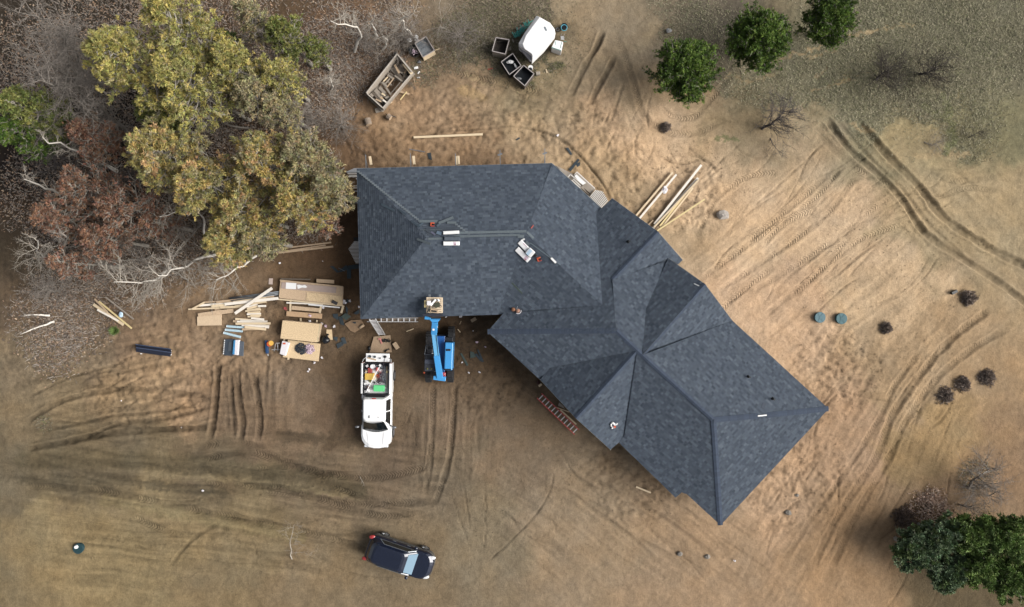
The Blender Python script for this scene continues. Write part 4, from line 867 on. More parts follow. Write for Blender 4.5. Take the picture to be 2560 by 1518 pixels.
tag(build(Geo().blob(P(*qa(165, 1125), .08), (.1, .14, .07), 4), 'glove', m_blackp, smooth=True), 'black glove on soil left of the dusty sheet', 'glove')
g = Geo(); g.bar(P(*qa(440, 835), .12), P(*qa(530, 835), .12), .10, .08); g.bar(P(*qa(505, 850), .12), P(*qa(548, 980), .12), .09, .06); tag(build(g, 'nail_gun', M('pale_red_tool', (215, 140, 135), .5, var=.3, scale=20), bevel=.01), 'pale red nail gun beside the harness', 'nail gun')
# ladders
def ladder(p0, p1, across, n, name, label, mr, ms, wid=.42, rail=.05, depth=.09, rungw=.04):
    t = thing(name, (Vector(p0) + Vector(p1)) / 2, label, 'ladder'); p0, p1 = Vector(p0), Vector(p1); ac = Vector(across).normalized()
    d = (p1 - p0).normalized(); up = ac.cross(d)
    for s in (-1, 1): build(Geo().bar(p0 + ac * s * wid / 2, p1 + ac * s * wid / 2, rail, depth, tuple(up)), 'rail', mr, t)
    for k in range(n):
        c = p0.lerp(p1, (k + .5) / n); build(Geo().bar(c - ac * (wid / 2 - rail / 2), c + ac * (wid / 2 - rail / 2), rungw, .035, tuple(up)), 'rung', ms, t)
    return t
qb = lambda x, y: (1320 + x / 7.42, 900 + y / 7.42)
m_redrail = M('red_fibreglass', (214, 84, 82), .5, var=.08)
a, b = P(*qb(210, 665), .45), P(*qb(905, 1340), .45); dd = (b - a).normalized(); ac = Vector((dd.y, -dd.x, 0))
ladder(a, b, ac, 12, 'step_ladder', 'red fibreglass ladder with white rungs beside the southwest eave', m_redrail, M('white_rung', (235, 235, 238), .5), wid=.43, depth=.1, rungw=.055)
tag(build(Geo().bar(P(*qb(600, 925), .12), P(*qb(895, 1195), .12), .10, .05), 'plank', m_fresh, bevel=.004), 'pale plank lying between the red ladder and the eave', 'board')
tag(build(Geo().bar(P(*qb(525, 880), .3), P(*qb(765, 968), .3), .05, .05), 'plank', m_fresh), 'thin stick crossing behind the red ladder', 'board')
tag(build(Geo().prism([P(*qb(*p), .2) for p in ((585, 790), (660, 860), (680, 905), (560, 850))], .05, .22), 'step_block', M('pale_concrete', (168, 158, 146), .8, var=.08)), 'pale block just under the southwest eave', 'block')
tag(build(Geo().bar(P(*qb(200, 490), .5), P(*qb(250, 450), .5), .13, .08), 'wood_block', m_fresh), 'pale post end sticking out below the eave', 'post')
tag(build(Geo().blob(P(*qb(198, 420), .1), (.12, .13, .2), 2), 'brick_bag', M('brown_bag', (82, 52, 48), .8), smooth=True), 'small dark brown bag by the post end', 'bag')
a, b = P(*qa(100, 180), 3.35), P(*qa(555, 712), .12)
ladder(P(*qa(265, 240), 3.15), P(*qa(555, 712), .12), (1, .04, 0), 12, 'extension_ladder', 'aluminium ladder leaning from the dusty sheet up to the south eave', m_alu, M('white_rung'), wid=.40, rail=.045, depth=.07, rungw=.065)
ladder(P(*qa(95, 245), 2.62) - Vector((0, .0, 0)), P(*qa(1670, 245), 2.62) - Vector((0, .0, 0)), (0, 1, 0), 9, 'scaffold_walkway', 'aluminium walkway ladder slung level along the south eave', m_alu, M('white_rung'), wid=.24, rail=.04, depth=.06, rungw=.05)
sheet([qa(*p) for p in ((560, 215), (1640, 185), (1640, 262), (560, 272))], 2.5, .02, M('grey_scaffold_plank', (140, 128, 116), .8, var=.1, scale=8, stretch=(.3, 3, 1)), 'grey plank under the level walkway ladder', 'board', 'scaffold_plank')
# decks at the house
dk = thing('corner_deck', P(1462, 470, 0), 'unfinished deck of white slats and a pale landing beside the northeast wall', 'deck')
qc = lambda x, y: (1380 + x / 9.894, 390 + y / 9.894)
m_dk = M('deck_boards', (232, 228, 222), .7, var=.06, rnd=.06); m_slab = M('landing_slab', (168, 158, 146), .8, var=.08, scale=4)
build(Geo().prism([P(*qc(*p), .30) for p in ((90, 230), (560, 470), (700, 600), (720, 780), (400, 540))], .02, .30), 'slab', m_slab, dk)
build(Geo().prism([P(*qc(*p), .42) for p in ((620, 395), (1075, 812), (935, 975), (700, 780), (840, 668), (560, 500))], .02, .42), 'slab', m_slab, dk)
n = 11
for k in range(n):
    t = (k + .5) / n; a_ = Vector(qc(930, 1000)).lerp(Vector(qc(1220, 1300)), t)
    ep = [qc(1070, 838), qc(1255, 880), qc(1395, 1120)]
    s = t * 2; e = Vector(ep[0]).lerp(Vector(ep[1]), s * 1.1) if s < .9 else Vector(ep[1]).lerp(Vector(ep[2]), min(1, (s - .9) / 1.1))
    build(Geo().bar(P(a_.x, a_.y, .62), P(e.x, e.y, .62), .052, .035), 'deck_board', m_dk, dk)
build(Geo().prism([P(*qc(*p), .5) for p in ((925, 1000), (1070, 842), (1255, 884), (1388, 1118), (1228, 1296))], .44, .5), 'board_gap_shade', M('deck_shadow_gap', (128, 116, 104), .9), dk)  # solid sheet coloured as the shade between the slats
build(Geo().prism([P(*qc(*p), .7) for p in ((555, 495), (610, 455), (845, 668), (755, 718))], .60, .68), 'white_panel', m_film, dk)
for a_, b_ in (((450, 455), (760, 710)), ((395, 530), (455, 455)), ((490, 600), (700, 795)), ((525, 570), (712, 745)), ((615, 395), (1060, 805)), ((555, 465), (618, 400))):
    build(Geo().bar(P(*qc(*a_), .75), P(*qc(*b_), .75), .05, .05), 'frame_rail', m_dk, dk)
build(Geo().prism([P(*qc(*p), .25) for p in ((780, 800), (930, 930), (945, 965), (850, 900))], .02, .44), 'shade_block', M('opening_shade', (60, 48, 40), .9), dk)  # solid dark block painted in for the shade of an opening
wd_ = thing('west_deck', P(872, 625, 0), 'small deck of white boards sticking out from the west eave', 'deck')
for k in range(17):
    y = 602 + k * 3.45; 
    if k < 6: x0 = 887 - k * 2.65
    else: x0 = 871.5 + (k - 6) * 1.75
    build(Geo().bar(P(x0, y, .5), P(925, y, .5), .055 if k > 5 else .075, .035), 'deck_board', m_dk, wd_)
nwd = thing('porch_deck', P(880, 432, 0), 'grey porch deck corner showing beyond the northwest eave', 'deck')
build(Geo().prism([P(*p, .6) for p in ((864, 430), (886, 420.5), (930, 420), (930, 431), (868, 431.5))], .5, .6), 'landing', M('grey_deck', (176, 178, 182), .7, var=.06), nwd)
for k, (y, x0) in enumerate(((434, 869), (438.5, 872), (442, 871), (447, 890), (465, 884), (470, 883), (478, 886), (494, 880), (497.5, 881), (502, 885), (507, 889))):
    build(Geo().bar(P(x0, y, .5), P(925, y, .5), .06, .035), 'deck_board', m_dk, nwd)
build(Geo().prism([P(*p, .5) for p in ((884, 594), (900, 594), (900, 603), (887, 603))], .05, .6), 'step', m_blackp, wd_)
# posts and studs piled northeast
qd_ = lambda x, y: (1520 + x / 7.068, 390 + y / 7.068)
NE = [((498, 1052), (1142, 292), .12, m_fresh, .12, 'leftmost long pale post northeast of the house'), ((560, 1100), (1207, 328), .13, m_pale, .12, 'second long pale post northeast of the house'), ((820, 1208), (1648, 162), .15, m_pale, .2, 'longest white post reaching furthest up right'), ((792, 1275), (1590, 392), .16, m_pale, .16, 'thick white post beside the longest one'), ((812, 1262), (1604, 418), .12, m_fresh, .28, 'white post lying on the thick one'), ((843, 1305), (1600, 445), .11, m_tan, .10, 'tan post beneath the white bundle'), ((915, 1240), (1345, 700), .11, m_yellow_w, .20, 'short yellowish stud between the posts'), ((960, 1250), (1500, 570), .10, m_fresh, .14, 'thin pale stud right of the bundle'), ((868, 1322), (1705, 768), .10, m_yellow_w, .22, 'yellow stud lying apart at a flatter angle'), ((715, 1215), (797, 1137), .09, m_tan, .08, 'short offcut at the roof edge near the posts')]
for a, b, w_, mt, z_, lb in NE: plank((qd_(*a), qd_(*b)), w_, .09, mt, lb, z=z_, cat='post', name='post')
tag(build(Geo().blob(P(*qd_(1000, 598), .12), (.2, .22, .1), 6, .3), 'plastic_scrap', m_wrap), 'crumpled pale plastic beside the second long post', 'plastic')
def rock(px, py, r, seed, label, c=(176, 168, 160), z=0.1):
    return tag(build(Geo().blob(P(px, py, z), (r, r * .75, r * .55), seed, .22, 9, 6), 'rock', M('rock_%d' % c[0], c, .9, var=.12, scale=5, bump=.5, bscale=15)), label, 'rock')
rock(1807, 538, .42, 3, 'large pale rock alone on the sand right of the posts')
rock(1672, 77, .2, 5, 'pale stone in the dry grass near the top', (150, 150, 148))
for i, (x, y, r) in enumerate(((1970, 1282, .25), (1768, 1392, .2), (1992, 1238, .14), (1700, 1385, .2))): rock(x, y, r, 20 + i, ('flat grey stone below the east end of the roof', 'grey stone at the lower edge right of centre', 'small grey stone above the flat one', 'brown stone left of the lower edge stone')[i], (140, 134, 126), .02)
# round septic lids
def lid(px, py, r, label, col=(78, 118, 120)):
    t = thing('septic_lid', P(px, py, 0), label, 'septic lid', 'round green lids'); c = P(px, py, 0); mt = M('lid_%d' % col[0], col, .55, var=.08, scale=8)
    build(Geo().cyl(c + Vector((0, 0, -.05)), r * .93, .22, 32), 'riser', mt, t); build(Geo().cyl(c + Vector((0, 0, .17)), r, .05, 32, r * .96), 'cover', mt, t, bevel=.005)
    for k in range(6):
        a = k * math.pi / 3; d = Vector((math.cos(a), math.sin(a), 0)); build(Geo().bar(c + d * .1 + Vector((0, 0, .228)), c + d * (r * .88) + Vector((0, 0, .228)), .025, .014), 'rib', mt, t)
    build(Geo().cyl(c + Vector((0, 0, .22)), .09, .02, 16), 'hub', mt, t)
    return t
lid(2047, 793.5, .37, 'left of two round green lids on the eastern sand', (82, 118, 128)); lid(2100.5, 796.5, .38, 'right of two round green lids on the eastern sand', (60, 104, 112))
lid(200, 1369, .36, 'dark green lid at the lower left with a white pipe on it', (38, 68, 74))
tag(build(Geo().cyl(P(191.5, 1367, .22), .13, .12, 20, .1), 'pipe_cap', m_film, bevel=.02), 'white pipe cap on the dark green lid', 'pipe cap')
tag(build(Geo().bar(P(2378, 734, .1), P(2392, 727, .1), .2, .18), 'black_box', m_blackp, bevel=.02), 'small black box left of the dark bush at right', 'box')
# things at the top: bins, tarp load, bag
def bin_(corners, z, name, label, mt_wall, mt_in, hgt=.8, group=None, cat='bin', fill=None):
    t = thing(name, P(sum(c[0] for c in corners) / 4, sum(c[1] for c in corners) / 4, 0), label, cat, group)
    pts = [P(x, y, z) for x, y in corners]; cen = sum(pts, Vector()) / 4
    for i in range(4):
        a_, b_ = pts[i], pts[(i + 1) % 4]; g = Geo(); inn = (cen - (a_ + b_) / 2).normalized() * .04
        for k in range(5):
            zz = z * (k + .5) / 5; h_ = z / 5 - .02
            o_ = Vector((0, 0, zz - z)); g.bar(a_ + o_ + inn * .3, b_ + o_ + inn * .3, .03, h_)
        build(g, 'side', mt_wall, t)
        build(Geo().bar(a_ + inn + Vector((0, 0, -z / 2)), b_ + inn + Vector((0, 0, -z / 2)), .015, z - .03), 'liner', mt_in, t)
        build(Geo().bar(a_ + Vector((0, 0, .02)), b_ + Vector((0, 0, .02)), .05, .03), 'rim', M('pale_rim', (176, 168, 166), .7), t)
    ins = [cen + (p - cen) * .93 for p in pts]; build(Geo().prism(ins, .25, .3 if not fill else fill), 'floor', mt_in, t)
    return t
m_liner = M('black_liner', (30, 34, 38), .3, var=.25, scale=6, bump=.5, bscale=9)
b1 = bin_([q3(1335, 165), q3(1458, 185), q3(1422, 318), q3(1300, 290)], .9, 'slatted_bin', 'grey slatted bin with a bark coloured inside, leftmost of the three dark bins', m_grey, M('dark_bin_inside', (62, 56, 52), .9, var=.3, scale=8), group='three open bins')
b2 = bin_([q3(1490, 312), q3(1568, 425), q3(1460, 508), q3(1385, 390)], .8, 'slatted_bin', 'black lined bin holding white bags, middle of the three', m_blackp, m_liner, group='three open bins')
b3 = bin_([q3(1592, 422), q3(1688, 500), q3(1602, 612), q3(1499, 523)], .8, 'slatted_bin', 'black lined bin nearest the sand, rightmost of the three', m_darkwood, m_liner, group='three open bins')
tag(build(Geo().blob(P(*q3(1468, 390), .5), (.22, .12, .1), 3, .3), 'white_bag', m_film), 'white plastic bag inside the middle bin', 'bag')
tag(build(Geo().tube([P(*q3(1505, 405), .5), P(*q3(1518, 430), .5), P(*q3(1530, 455), .5)], [.05, .08, .04], 6), 'white_bag', m_film), 'long white bag beside the first in the middle bin', 'bag')
tag(build(Geo().blob(P(*q3(1547, 545), .4), (.22, .08, .05), 9, .3), 'plastic_scrap', M('grey_plastic', (120, 122, 126), .4)), 'grey plastic scrap in the rightmost bin', 'plastic')
bu = thing('bucket', P(*q3(1655, 458), 0), 'white rimmed bucket behind the rightmost bin', 'bucket'); g = Geo(); g.cyl(P(*q3(1655, 458), 0), .14, .38, 20, .16); build(g, 'pail', m_film, bu); g = Geo(); g.cyl(P(*q3(1655, 458), .381), .125, .01, 20); build(g, 'contents', m_liner, bu)
tag(build(Geo().box(P(*q3(1725, 498), .12), (.28, .22, .24), .1), 'grey_block', M('pale_concrete'), bevel=.02), 'grey block right of the three bins', 'block')
plank((q3(1800, 458), q3(1810, 492)), .09, .05, m_fresh, 'short pale slat right of the grey block'); plank((q3(1450, 262), q3(1478, 250)), .07, .04, m_grey, 'grey stick beside the leftmost bin'); tag(build(Geo().box(P(*q3(1463, 272), .1), (.22, .16, .1), .5), 'grey_block', m_grey), 'grey offcut beside the leftmost bin', 'block'); plank((q3(1488, 178), q3(1500, 208)), .09, .05, m_grey, 'grey slat above the leftmost bin')
plank((q3(1262, 460), q3(1308, 447)), .06, .03, M('red_strip', (176, 76, 62), .6), 'red orange strip in the grass left of the bins', 'strip', 'red_strip')
# tarp covered load
qe = lambda x, y: (1210 + x / 8.246, 50 + y / 8.246)
tl = thing('covered_load', P(*qe(1080, 420), 0), 'large load under a white tarp with a layered grey end near the bins', 'covered load')
top = [(1150, -60), (1340, 75), (1425, 190), (1435, 300), (1210, 560), (1000, 790), (985, 700), (840, 600), (800, 500), (860, 330), (990, 150)]
low = [(1080, -90), (1360, 60), (1450, 180), (1475, 290), (1240, 590), (988, 862), (972, 748), (735, 548), (712, 480), (840, 260), (980, 60)]
tp = [P(*qe(*p), 1.75) for p in top]; lo_ = [P(*qe(*p), 1.5 if i not in (5, 6) else 1.25) for i, p in enumerate(low)]; bt_ = [P(*qe(*p), 1.3) for p in low]
for i in range(len(bt_)): bt_[i] = Vector((lo_[i].x, lo_[i].y, .75))
build(Geo().loft([bt_[::-1], lo_[::-1], tp[::-1]]), 'tarp', M('white_tarp', (255, 255, 255), .5, var=.02, scale=2, bump=.4, bscale=2.5), tl, bevel=.04)
for k in range(5):
    z_ = 1.28 - k * .16; e = k * 8; g = Geo(); g.prism([P(*qe(*p), z_) for p in ((712 + e * .3, 556 + e), (738, 545), (975, 742), (985, 858), (952 - e * .5, 848))], z_ - .10, z_); build(g, 'layer', M('layer_grey_%d' % (k % 2), (170 - 26 * (k % 2), 166 - 26 * (k % 2), 168 - 26 * (k % 2)), .7, var=.05), tl)
build(Geo().prism([P(*qe(*p), 1.2) for p in ((1100, 0), (1330, 100), (1380, 260), (1000, 760), (760, 540), (880, 300))], .0, .74), 'base', m_darkwood, tl)
build(Geo().prism([P(*qe(*p), 1.765) for p in ((1232, 145), (1262, 135), (1305, 215), (1275, 232))], 1.755, 1.768), 'window_patch', M('grey_print', (130, 140, 148), .6), tl)
nt2 = thing('netting', P(*qe(800, 250), 0), 'teal garden netting lying left of the white tarp load', 'netting')
rr = random.Random(12)
g = Geo()
for k in range(60):
    t = rr.random(); c = Vector((620 + t * 320, 360 - t * 290 + rr.uniform(-1, 1) * (20 + 70 * t))); p = P(*qe(c.x, c.y), .1 + rr.uniform(0, .3)); g.bar(p, p + Vector((rr.uniform(-.25, .35), rr.uniform(-.1, .35), rr.uniform(-.1, .1))), .05, .01)
build(g, 'net', m_teal, nt2)
plank((qe(670, 205), qe(850, 110)), .14, .06, m_grey, 'grey board beside the teal netting')
bbg = thing('bulk_bag', P(*qe(1515, 520), 0), 'square white bulk bag with teal seams right of the tarp load', 'bulk bag')
bq = [P(*qe(*p), .9) for p in ((1462, 405), (1640, 442), (1600, 640), (1388, 562))]; cen = sum(bq, Vector()) / 4
build(Geo().loft([[cen + (p - cen) * .96 - Vector((0, 0, .9)) for p in bq[::-1]], [p - Vector((0, 0, .3)) for p in bq[::-1]], [cen + (p - cen) * .95 for p in bq[::-1]]]), 'bag', M('white_tarp'), bbg, bevel=.05)
for a_, b_ in (((1478, 440), (1470, 520)), ((1610, 450), (1570, 590)), ((1395, 565), (1590, 632)), ((1640, 440), (1712, 455))): build(Geo().bar(P(*qe(*a_), .91), P(*qe(*b_), .91), .025, .015), 'seam', m_teal, bbg)
ch = thing('slatted_chair', P(*qe(1615, 370), 0), 'small white slatted seat above the bulk bag', 'chair')
for k in range(6): build(Geo().bar(P(*qe(1580 + k * 2, 345 + k * 12), .42), P(*qe(1640 + k * 3, 335 + k * 14), .42), .035, .02), 'slat', m_alu, ch)
for dx_, dy_ in ((-.1, -.1), (.1, -.1), (.1, .1), (-.1, .1)): c = P(*qe(1615, 375), 0) + Vector((dx_, dy_, 0)); build(Geo().bar(c, c + Vector((0, 0, .41)), .03, .03, (0, 1, 0)), 'leg', m_alu, ch)
hc = thing('hose_reel', P(*qe(1650, 160), 0), 'round blue tub with coiled hose at the top edge', 'tub')
g = Geo(); g.cyl(P(*qe(1650, 160), 0), .17, .3, 24, .2); build(g, 'tub', m_liner, hc)
def torus(c, R, r, n=28, m=8):
    g = Geo(); pts = [Vector(c) + Vector((R * math.cos(t), R * math.sin(t), 0)) for t in [2 * math.pi * k / n for k in range(n)]]
    rings = [[p + ((p - Vector(c)).normalized() * math.cos(q) + Vector((0, 0, 1)) * math.sin(q)) * r for q in [2 * math.pi * j / m for j in range(m)]] for p in pts]
    rings.append(rings[0]); g.loft(rings, False); return g
build(torus(P(*qe(1650, 160), .32), .2, .028), 'rim', M('cyan_rim', (90, 170, 190), .5), hc, smooth=True)
ht = thing('hose', P(*qe(1540, 200), .0), 'dark hose loops left of the blue tub', 'hose'); build(torus(P(*qe(1545, 200), .06), .13, .022), 'loop', m_blackp, ht, smooth=True); build(torus(P(*qe(1515, 195), .1), .1, .02), 'loop', M('grey_plastic'), ht, smooth=True)
# planter crate, junk and old wagon top left
qf = lambda x, y: (880 + x / 6.746, 100 + y / 6.746)
qg = lambda x, y: (990 + x / 14.84, 70 + y / 14.84)
bin_([qg(700, 570), qg(1110, 320), qg(1430, 840), qg(1000, 1090)], .7, 'planter_crate', 'pale wooden crate full of grey rubble at the forest edge', m_fresh, M('rubble', (128, 132, 136), .9, var=.3, scale=10), fill=.5, cat='crate')
for w__, (a_, b_) in zip(('upper left', 'lower', 'right hand, longest'), (((855, 690), (1040, 590)), ((960, 800), (1140, 690)), ((1160, 490), (1310, 720)))): plank((qg(*a_), qg(*b_)), .05, .04, m_steel, w__ + ' grey bar lying in the rubble crate', z=.58, group='bars in the rubble crate', cat='bar', name='bar')
def tubx(cx, cy, r, h, label, name='tub'):
    t = thing(name, P(cx, cy, 0), label, 'tub'); build(Geo().cyl(P(cx, cy, 0), r * .85, h, 24, r), 'pail', m_blackp, t); build(torus(P(cx, cy, h), r, .03), 'rim', m_blackp, t, smooth=True); return t
tubx(*qg(690, 900), .33, .5, 'black tub with pinkish rubbish left of the rubble crate')
pile('rubbish', *qg(690, 890), .5, .2, .2, .06, m_pink, 'pinkish rubbish in the black tub', 'rubbish', 9, 30, .07)
jk = thing('junk_heap', P(*qg(480, 620), 0), 'heap of dark junk under torn plastic left of the crate', 'junk'); rr = random.Random(8); g = Geo()
for k in range(26): g.box(P(*qg(480 + rr.uniform(-170, 230), 580 + rr.uniform(-180, 250)), .15 + rr.uniform(0, .3)), (rr.uniform(.1, .35), rr.uniform(.05, .2), .05), mat=Matrix.Rotation(rr.uniform(0, 6), 3, 'Z') @ Matrix.Rotation(rr.uniform(-.5, .5), 3, 'X'))
build(g, 'scraps', m_darkwood, jk, kind='stuff')
for i, (x, y, r, lb) in enumerate(((490, 450, .16, 'white bag on the junk heap at left'), (750, 330, .14, 'white torn sheet above the crate corner'), (780, 440, .15, 'pale plastic between junk and crate'), (860, 1265, .12, 'small grey pot below the crate'))): tag(build(Geo().blob(P(*qg(x, y), .4 if i < 3 else .08), (r, r * .8, .07), 30 + i, .35), 'plastic_scrap', m_film if i < 3 else M('grey_plastic')), lb, 'plastic')
plank((qg(1440, 835), qg(1620, 770)), .05, .04, m_fresh, 'thin pale stick pointing right from the crate')
wg = thing('old_wagon', P(*qf(630, 700), 0), 'weathered grey wooden wagon box half filled with old planks', 'wagon')
c4 = [qf(250, 900), qf(765, 245), qf(1010, 545), qf(510, 1140)]
pt = [P(x, y, .95) for x, y in c4]
for i, h_ in ((0, .72), (1, .72), (2, .45), (3, .6)):
    a_, b_ = pt[i], pt[(i + 1) % 4]
    for k in range(3):
        zz = .30 + (k + .5) * h_ / 3; build(Geo().bar(Vector((a_.x, a_.y, zz)), Vector((b_.x, b_.y, zz)), .045, h_ / 3 - .015), 'side_board', m_grey, wg)
    build(Geo().bar(Vector((a_.x, a_.y, .33 + h_)), Vector((b_.x, b_.y, .33 + h_)), .07, .05), 'top_rail', M('pale_old_wood', (190, 182, 172), .8, var=.1), wg)
cen = sum(pt, Vector()) / 4
for k in range(9):
    t = k / 8; a_ = pt[0].lerp(pt[1], t); b_ = pt[3].lerp(pt[2], t); a_.z = b_.z = .28
    if 3 <= k <= 5: b_ = a_.lerp(b_, .5)
    build(Geo().bar(a_, b_, .30 if k not in (3, 4, 5) else .12, .04), 'floor_board', m_grey, wg)
for i, (x, y) in enumerate(((340, 930), (560, 1130), (760, 300), (960, 560))):
    c = P(*qf(x, y), 0); build(Geo().tube([c + Vector((-.06, 0, .28)), c + Vector((.06, 0, .28))], .28, 16), 'wheel', m_blackp, wg)
WP = [((870, 400), (1010, 570), .2, .9, m_fresh), ((760, 330), (800, 270), .1, .7, m_grey), ((720, 420), (800, 560), .14, .6, m_tan), ((800, 540), (850, 560), .1, .5, m_grey), ((770, 560), (860, 690), .16, .55, m_darkwood), ((640, 560), (800, 690), .12, .5, m_darkwood), ((600, 590), (690, 650), .12, .5, m_grey), ((530, 700), (610, 620), .07, .45, m_fresh), ((565, 735), (640, 650), .08, .45, m_grey), ((590, 800), (715, 630), .06, .5, m_tan), ((510, 710), (590, 790), .16, .5, m_grey), ((470, 770), (520, 820), .12, .4, m_darkwood), ((720, 600), (850, 700), .1, .62, m_grey),
 ((310, 910), (360, 950), .14, .6, m_grey), ((340, 880), (430, 980), .14, .62, m_darkwood), ((380, 850), (500, 1000), .13, .64, m_grey), ((400, 830), (520, 960), .16, .55, m_grey), ((460, 800), (560, 900), .2, .5, m_grey), ((500, 900), (560, 940), .1, .7, m_fresh), ((590, 830), (660, 930), .12, .6, m_grey), ((520, 1010), (590, 1060), .1, .75, m_pale), ((400, 1000), (490, 1040), .1, .7, m_tan), ((560, 980), (620, 960), .12, .6, m_grey), ((480, 960), (520, 1000), .14, .66, m_tan), ((740, 340), (700, 410), .1, .5, m_darkwood), ((790, 350), (740, 430), .1, .5, m_grey), ((830, 370), (780, 440), .1, .52, m_darkwood), ((880, 560), (930, 500), .12, .5, m_tan), ((860, 640), (900, 590), .1, .5, m_darkwood), ((660, 900), (820, 710), .07, .5, m_grey)]
for i, (a_, b_, w_, z_, mt) in enumerate(WP):
    yy = (a_[1] + b_[1]) / 2; zn = 'upper end' if yy < 480 else ('upper middle' if yy < 650 else ('middle' if yy < 830 else 'lower end'))
    tn = {'weathered_lumber': 'tan', 'grey_old_wood': 'grey', 'dark_old_wood': 'dark', 'fresh_lumber': 'pale', 'pale_lumber': 'whitish'}[mt.name]
    ln = 'long' if math.hypot(a_[0] - b_[0], a_[1] - b_[1]) > 125 else 'short'
    plank((qf(*a_), qf(*b_)), w_, .05, mt, 'broken %s %s plank in the %s of the weathered wagon box' % (ln, tn, zn), z=z_, group='%s %s planks in the %s of the wagon' % (ln, tn, zn))
plank((qf(735, 855), qf(965, 915)), .12, .06, m_tan, 'tan plank sticking out right of the wagon'); plank((qf(812, 1012), qf(925, 872)), .06, .05, m_yellow_w, 'thin yellow stick leaning over the tan plank', z=.14)
plank((qf(395, 1200), qf(520, 1160)), .3, .1, m_grey, 'broad grey plank end below the wagon'); plank((qf(1030, 535), qf(1052, 718)), .05, .03, m_tan, 'thin stick standing right of the wagon'); tag(build(Geo().box(P(*qf(630, 1040), .1), (.3, .26, .2), .5), 'wood_block', m_fresh, bevel=.03), 'pale chopped block at the wagon corner', 'wood block')
for i, (x, y, a) in enumerate(((1080, 470, .2), (1125, 550, .9), (1120, 634, 0))): tag(build(Geo().box(P(*qf(x, y), .05), (.28 if i == 0 else .2, .16 if i == 0 else .07, .03), a), 'plastic_strip', m_film, bevel=.02), ('oval white lid right of the wagon', 'slanting white strip right of the wagon', 'short level white strip right of the wagon')[i], 'lid' if i == 0 else 'strip')
def log(p, q, r, label, mt=None, name='log'):
    t = thing(name, (Vector(p) + Vector(q)) / 2, label, 'log'); p, q = Vector(p), Vector(q); d = (q - p).normalized()
    build(Geo().tube([p, p.lerp(q, .5), q], [r, r * .95, r * .92], 12), 'bark', mt or M('log_bark', (116, 100, 84), .95, var=.25, scale=8, bump=.8, bscale=14), t); build(Geo().tube([q, q + d * .012], r * .86, 12), 'cut_end', m_tan, t); build(Geo().tube([p - d * .012, p], r * .86, 12), 'cut_end', m_tan, t); return t
log(P(*qf(255, 1330), .2), P(*qf(285, 1430), .2), .24, 'thick short log left of the wagon tongue', M('grey_bark', (140, 126, 112), .95, var=.2, scale=8, bump=.8, bscale=12)); log(P(*qf(600, 1280), .22), P(*qf(650, 1320), .22), .2, 'grey stump with a dark cable below the wagon', M('grey_bark'))
tag(build(Geo().tube([P(*qf(570, 1240), .3), P(*qf(600, 1290), .4), P(*qf(680, 1280), .2), P(*qf(745, 1305), .1)], .03, 6), 'cable', m_blackp, smooth=True), 'black cable draped over the grey stump', 'cable')
log(P(*q6(705, 828), .18), P(*q6(838, 745), .18), .13, 'freshly split brown log in the dark undergrowth', M('split_log', (150, 120, 88), .9, var=.2, scale=8))
# goods on the roof
def roof_box(cx, cy, pn, size, rot, mat, name, lift=0):
    n_ = nrm_of(pn); c = on_roof(cx, cy, pn, size[2] / 2 + .02 + lift); x = Matrix.Rotation(rot, 3, 'Z') @ Vector((1, 0, 0)); x = (x - n_ * x.dot(n_)).normalized(); y = n_.cross(x)
    return c, Matrix((x, y, n_)).transposed()
def roof_bundle(cx, cy, pn, size, deg, label, mat, prints=(), group=None, lift=0, name='shingle_bundle'):
    c, R_ = roof_box(cx, cy, pn, size, math.radians(deg), mat, name, lift)
    t = thing(name, c, label, 'shingle bundle', group); build(Geo().box(c, size, mat=R_), 'bundle', mat, t, bevel=.025)
    for (fx, fy, sx, sy, pm) in prints:
        build(Geo().box(c + R_ @ Vector((fx * size[0], fy * size[1], size[2] / 2 + .002)), (sx, sy, .006), mat=R_), 'print', pm, t)
    return t
grp = 'white shingle bundles on the roof'
roof_bundle(1128.5, 584, 'LN', (.96, .19, .12), 3, 'upper white shingle bundle straddling the left ridge', m_film, group=grp, lift=.05)
roof_bundle(1129, 607.5, 'LS', (.98, .24, .14), 0, 'lower white shingle bundle with pink print below the left ridge', m_film, ((.2, 0, .16, .2, m_pink), (.22, -.2, .08, .09, m_orange)), grp)
roof_bundle(1131, 595, 'LS', (.95, .22, .16), 0, 'dark shingle bundle between the two white ones at the left ridge', M('slate_shingles'), group='dark bundles', lift=.02)
roof_bundle(1313.5, 617.5, 'LSW', (.98, .32, .14), -47, 'upper white bundle of the pair at the ridge bend', m_film, ((-.1, .35, .3, .06, m_pink),), grp)
roof_bundle(1308, 636, 'LSW', (1.05, .32, .14), -45, 'lower white bundle with orange spot at the ridge bend', m_film, ((.27, 0, .2, .24, m_pink), (.3, -.25, .1, .1, m_orange)), grp)
roof_bundle(1327, 630, 'LSW', (.44, .42, .2), -42, 'short blue marked white bundle end at the ridge bend', m_film, ((-.15, 0, .2, .4, M('pale_blue_bag')),), grp, lift=.08)
def roof_strip(a, b, pn, wd, label, mat=m_strip, lift=.05, name='shingle_strip', cat='shingle strip', th=.015):
    return tag(build(Geo().bar(on_roof(*a, pn, lift), on_roof(*b, pn, lift), wd, th, nrm_of(pn)), name, mat), label, cat)
qh = lambda x, y: (1010 + x / 12.365, 520 + y / 12.365)
roof_strip(qh(475, 425), qh(1040, 425), 'LN', .18, 'long grey strip left end of the bare patch on the left ridge')
roof_strip(qh(1075, 490), qh(1530, 310), 'LN', .17, 'grey strip lying at a slant on the left ridge', lift=.09)
roof_strip(qh(1330, 465), qh(1620, 465), 'LN', .15, 'grey strip right of the slanting one on the left ridge')
roof_strip(qh(410, 600), qh(600, 485), 'LN', .12, 'short bent shingle left of the orange nail gun', M('blueish_shingle', (78, 92, 104), .9), .08)
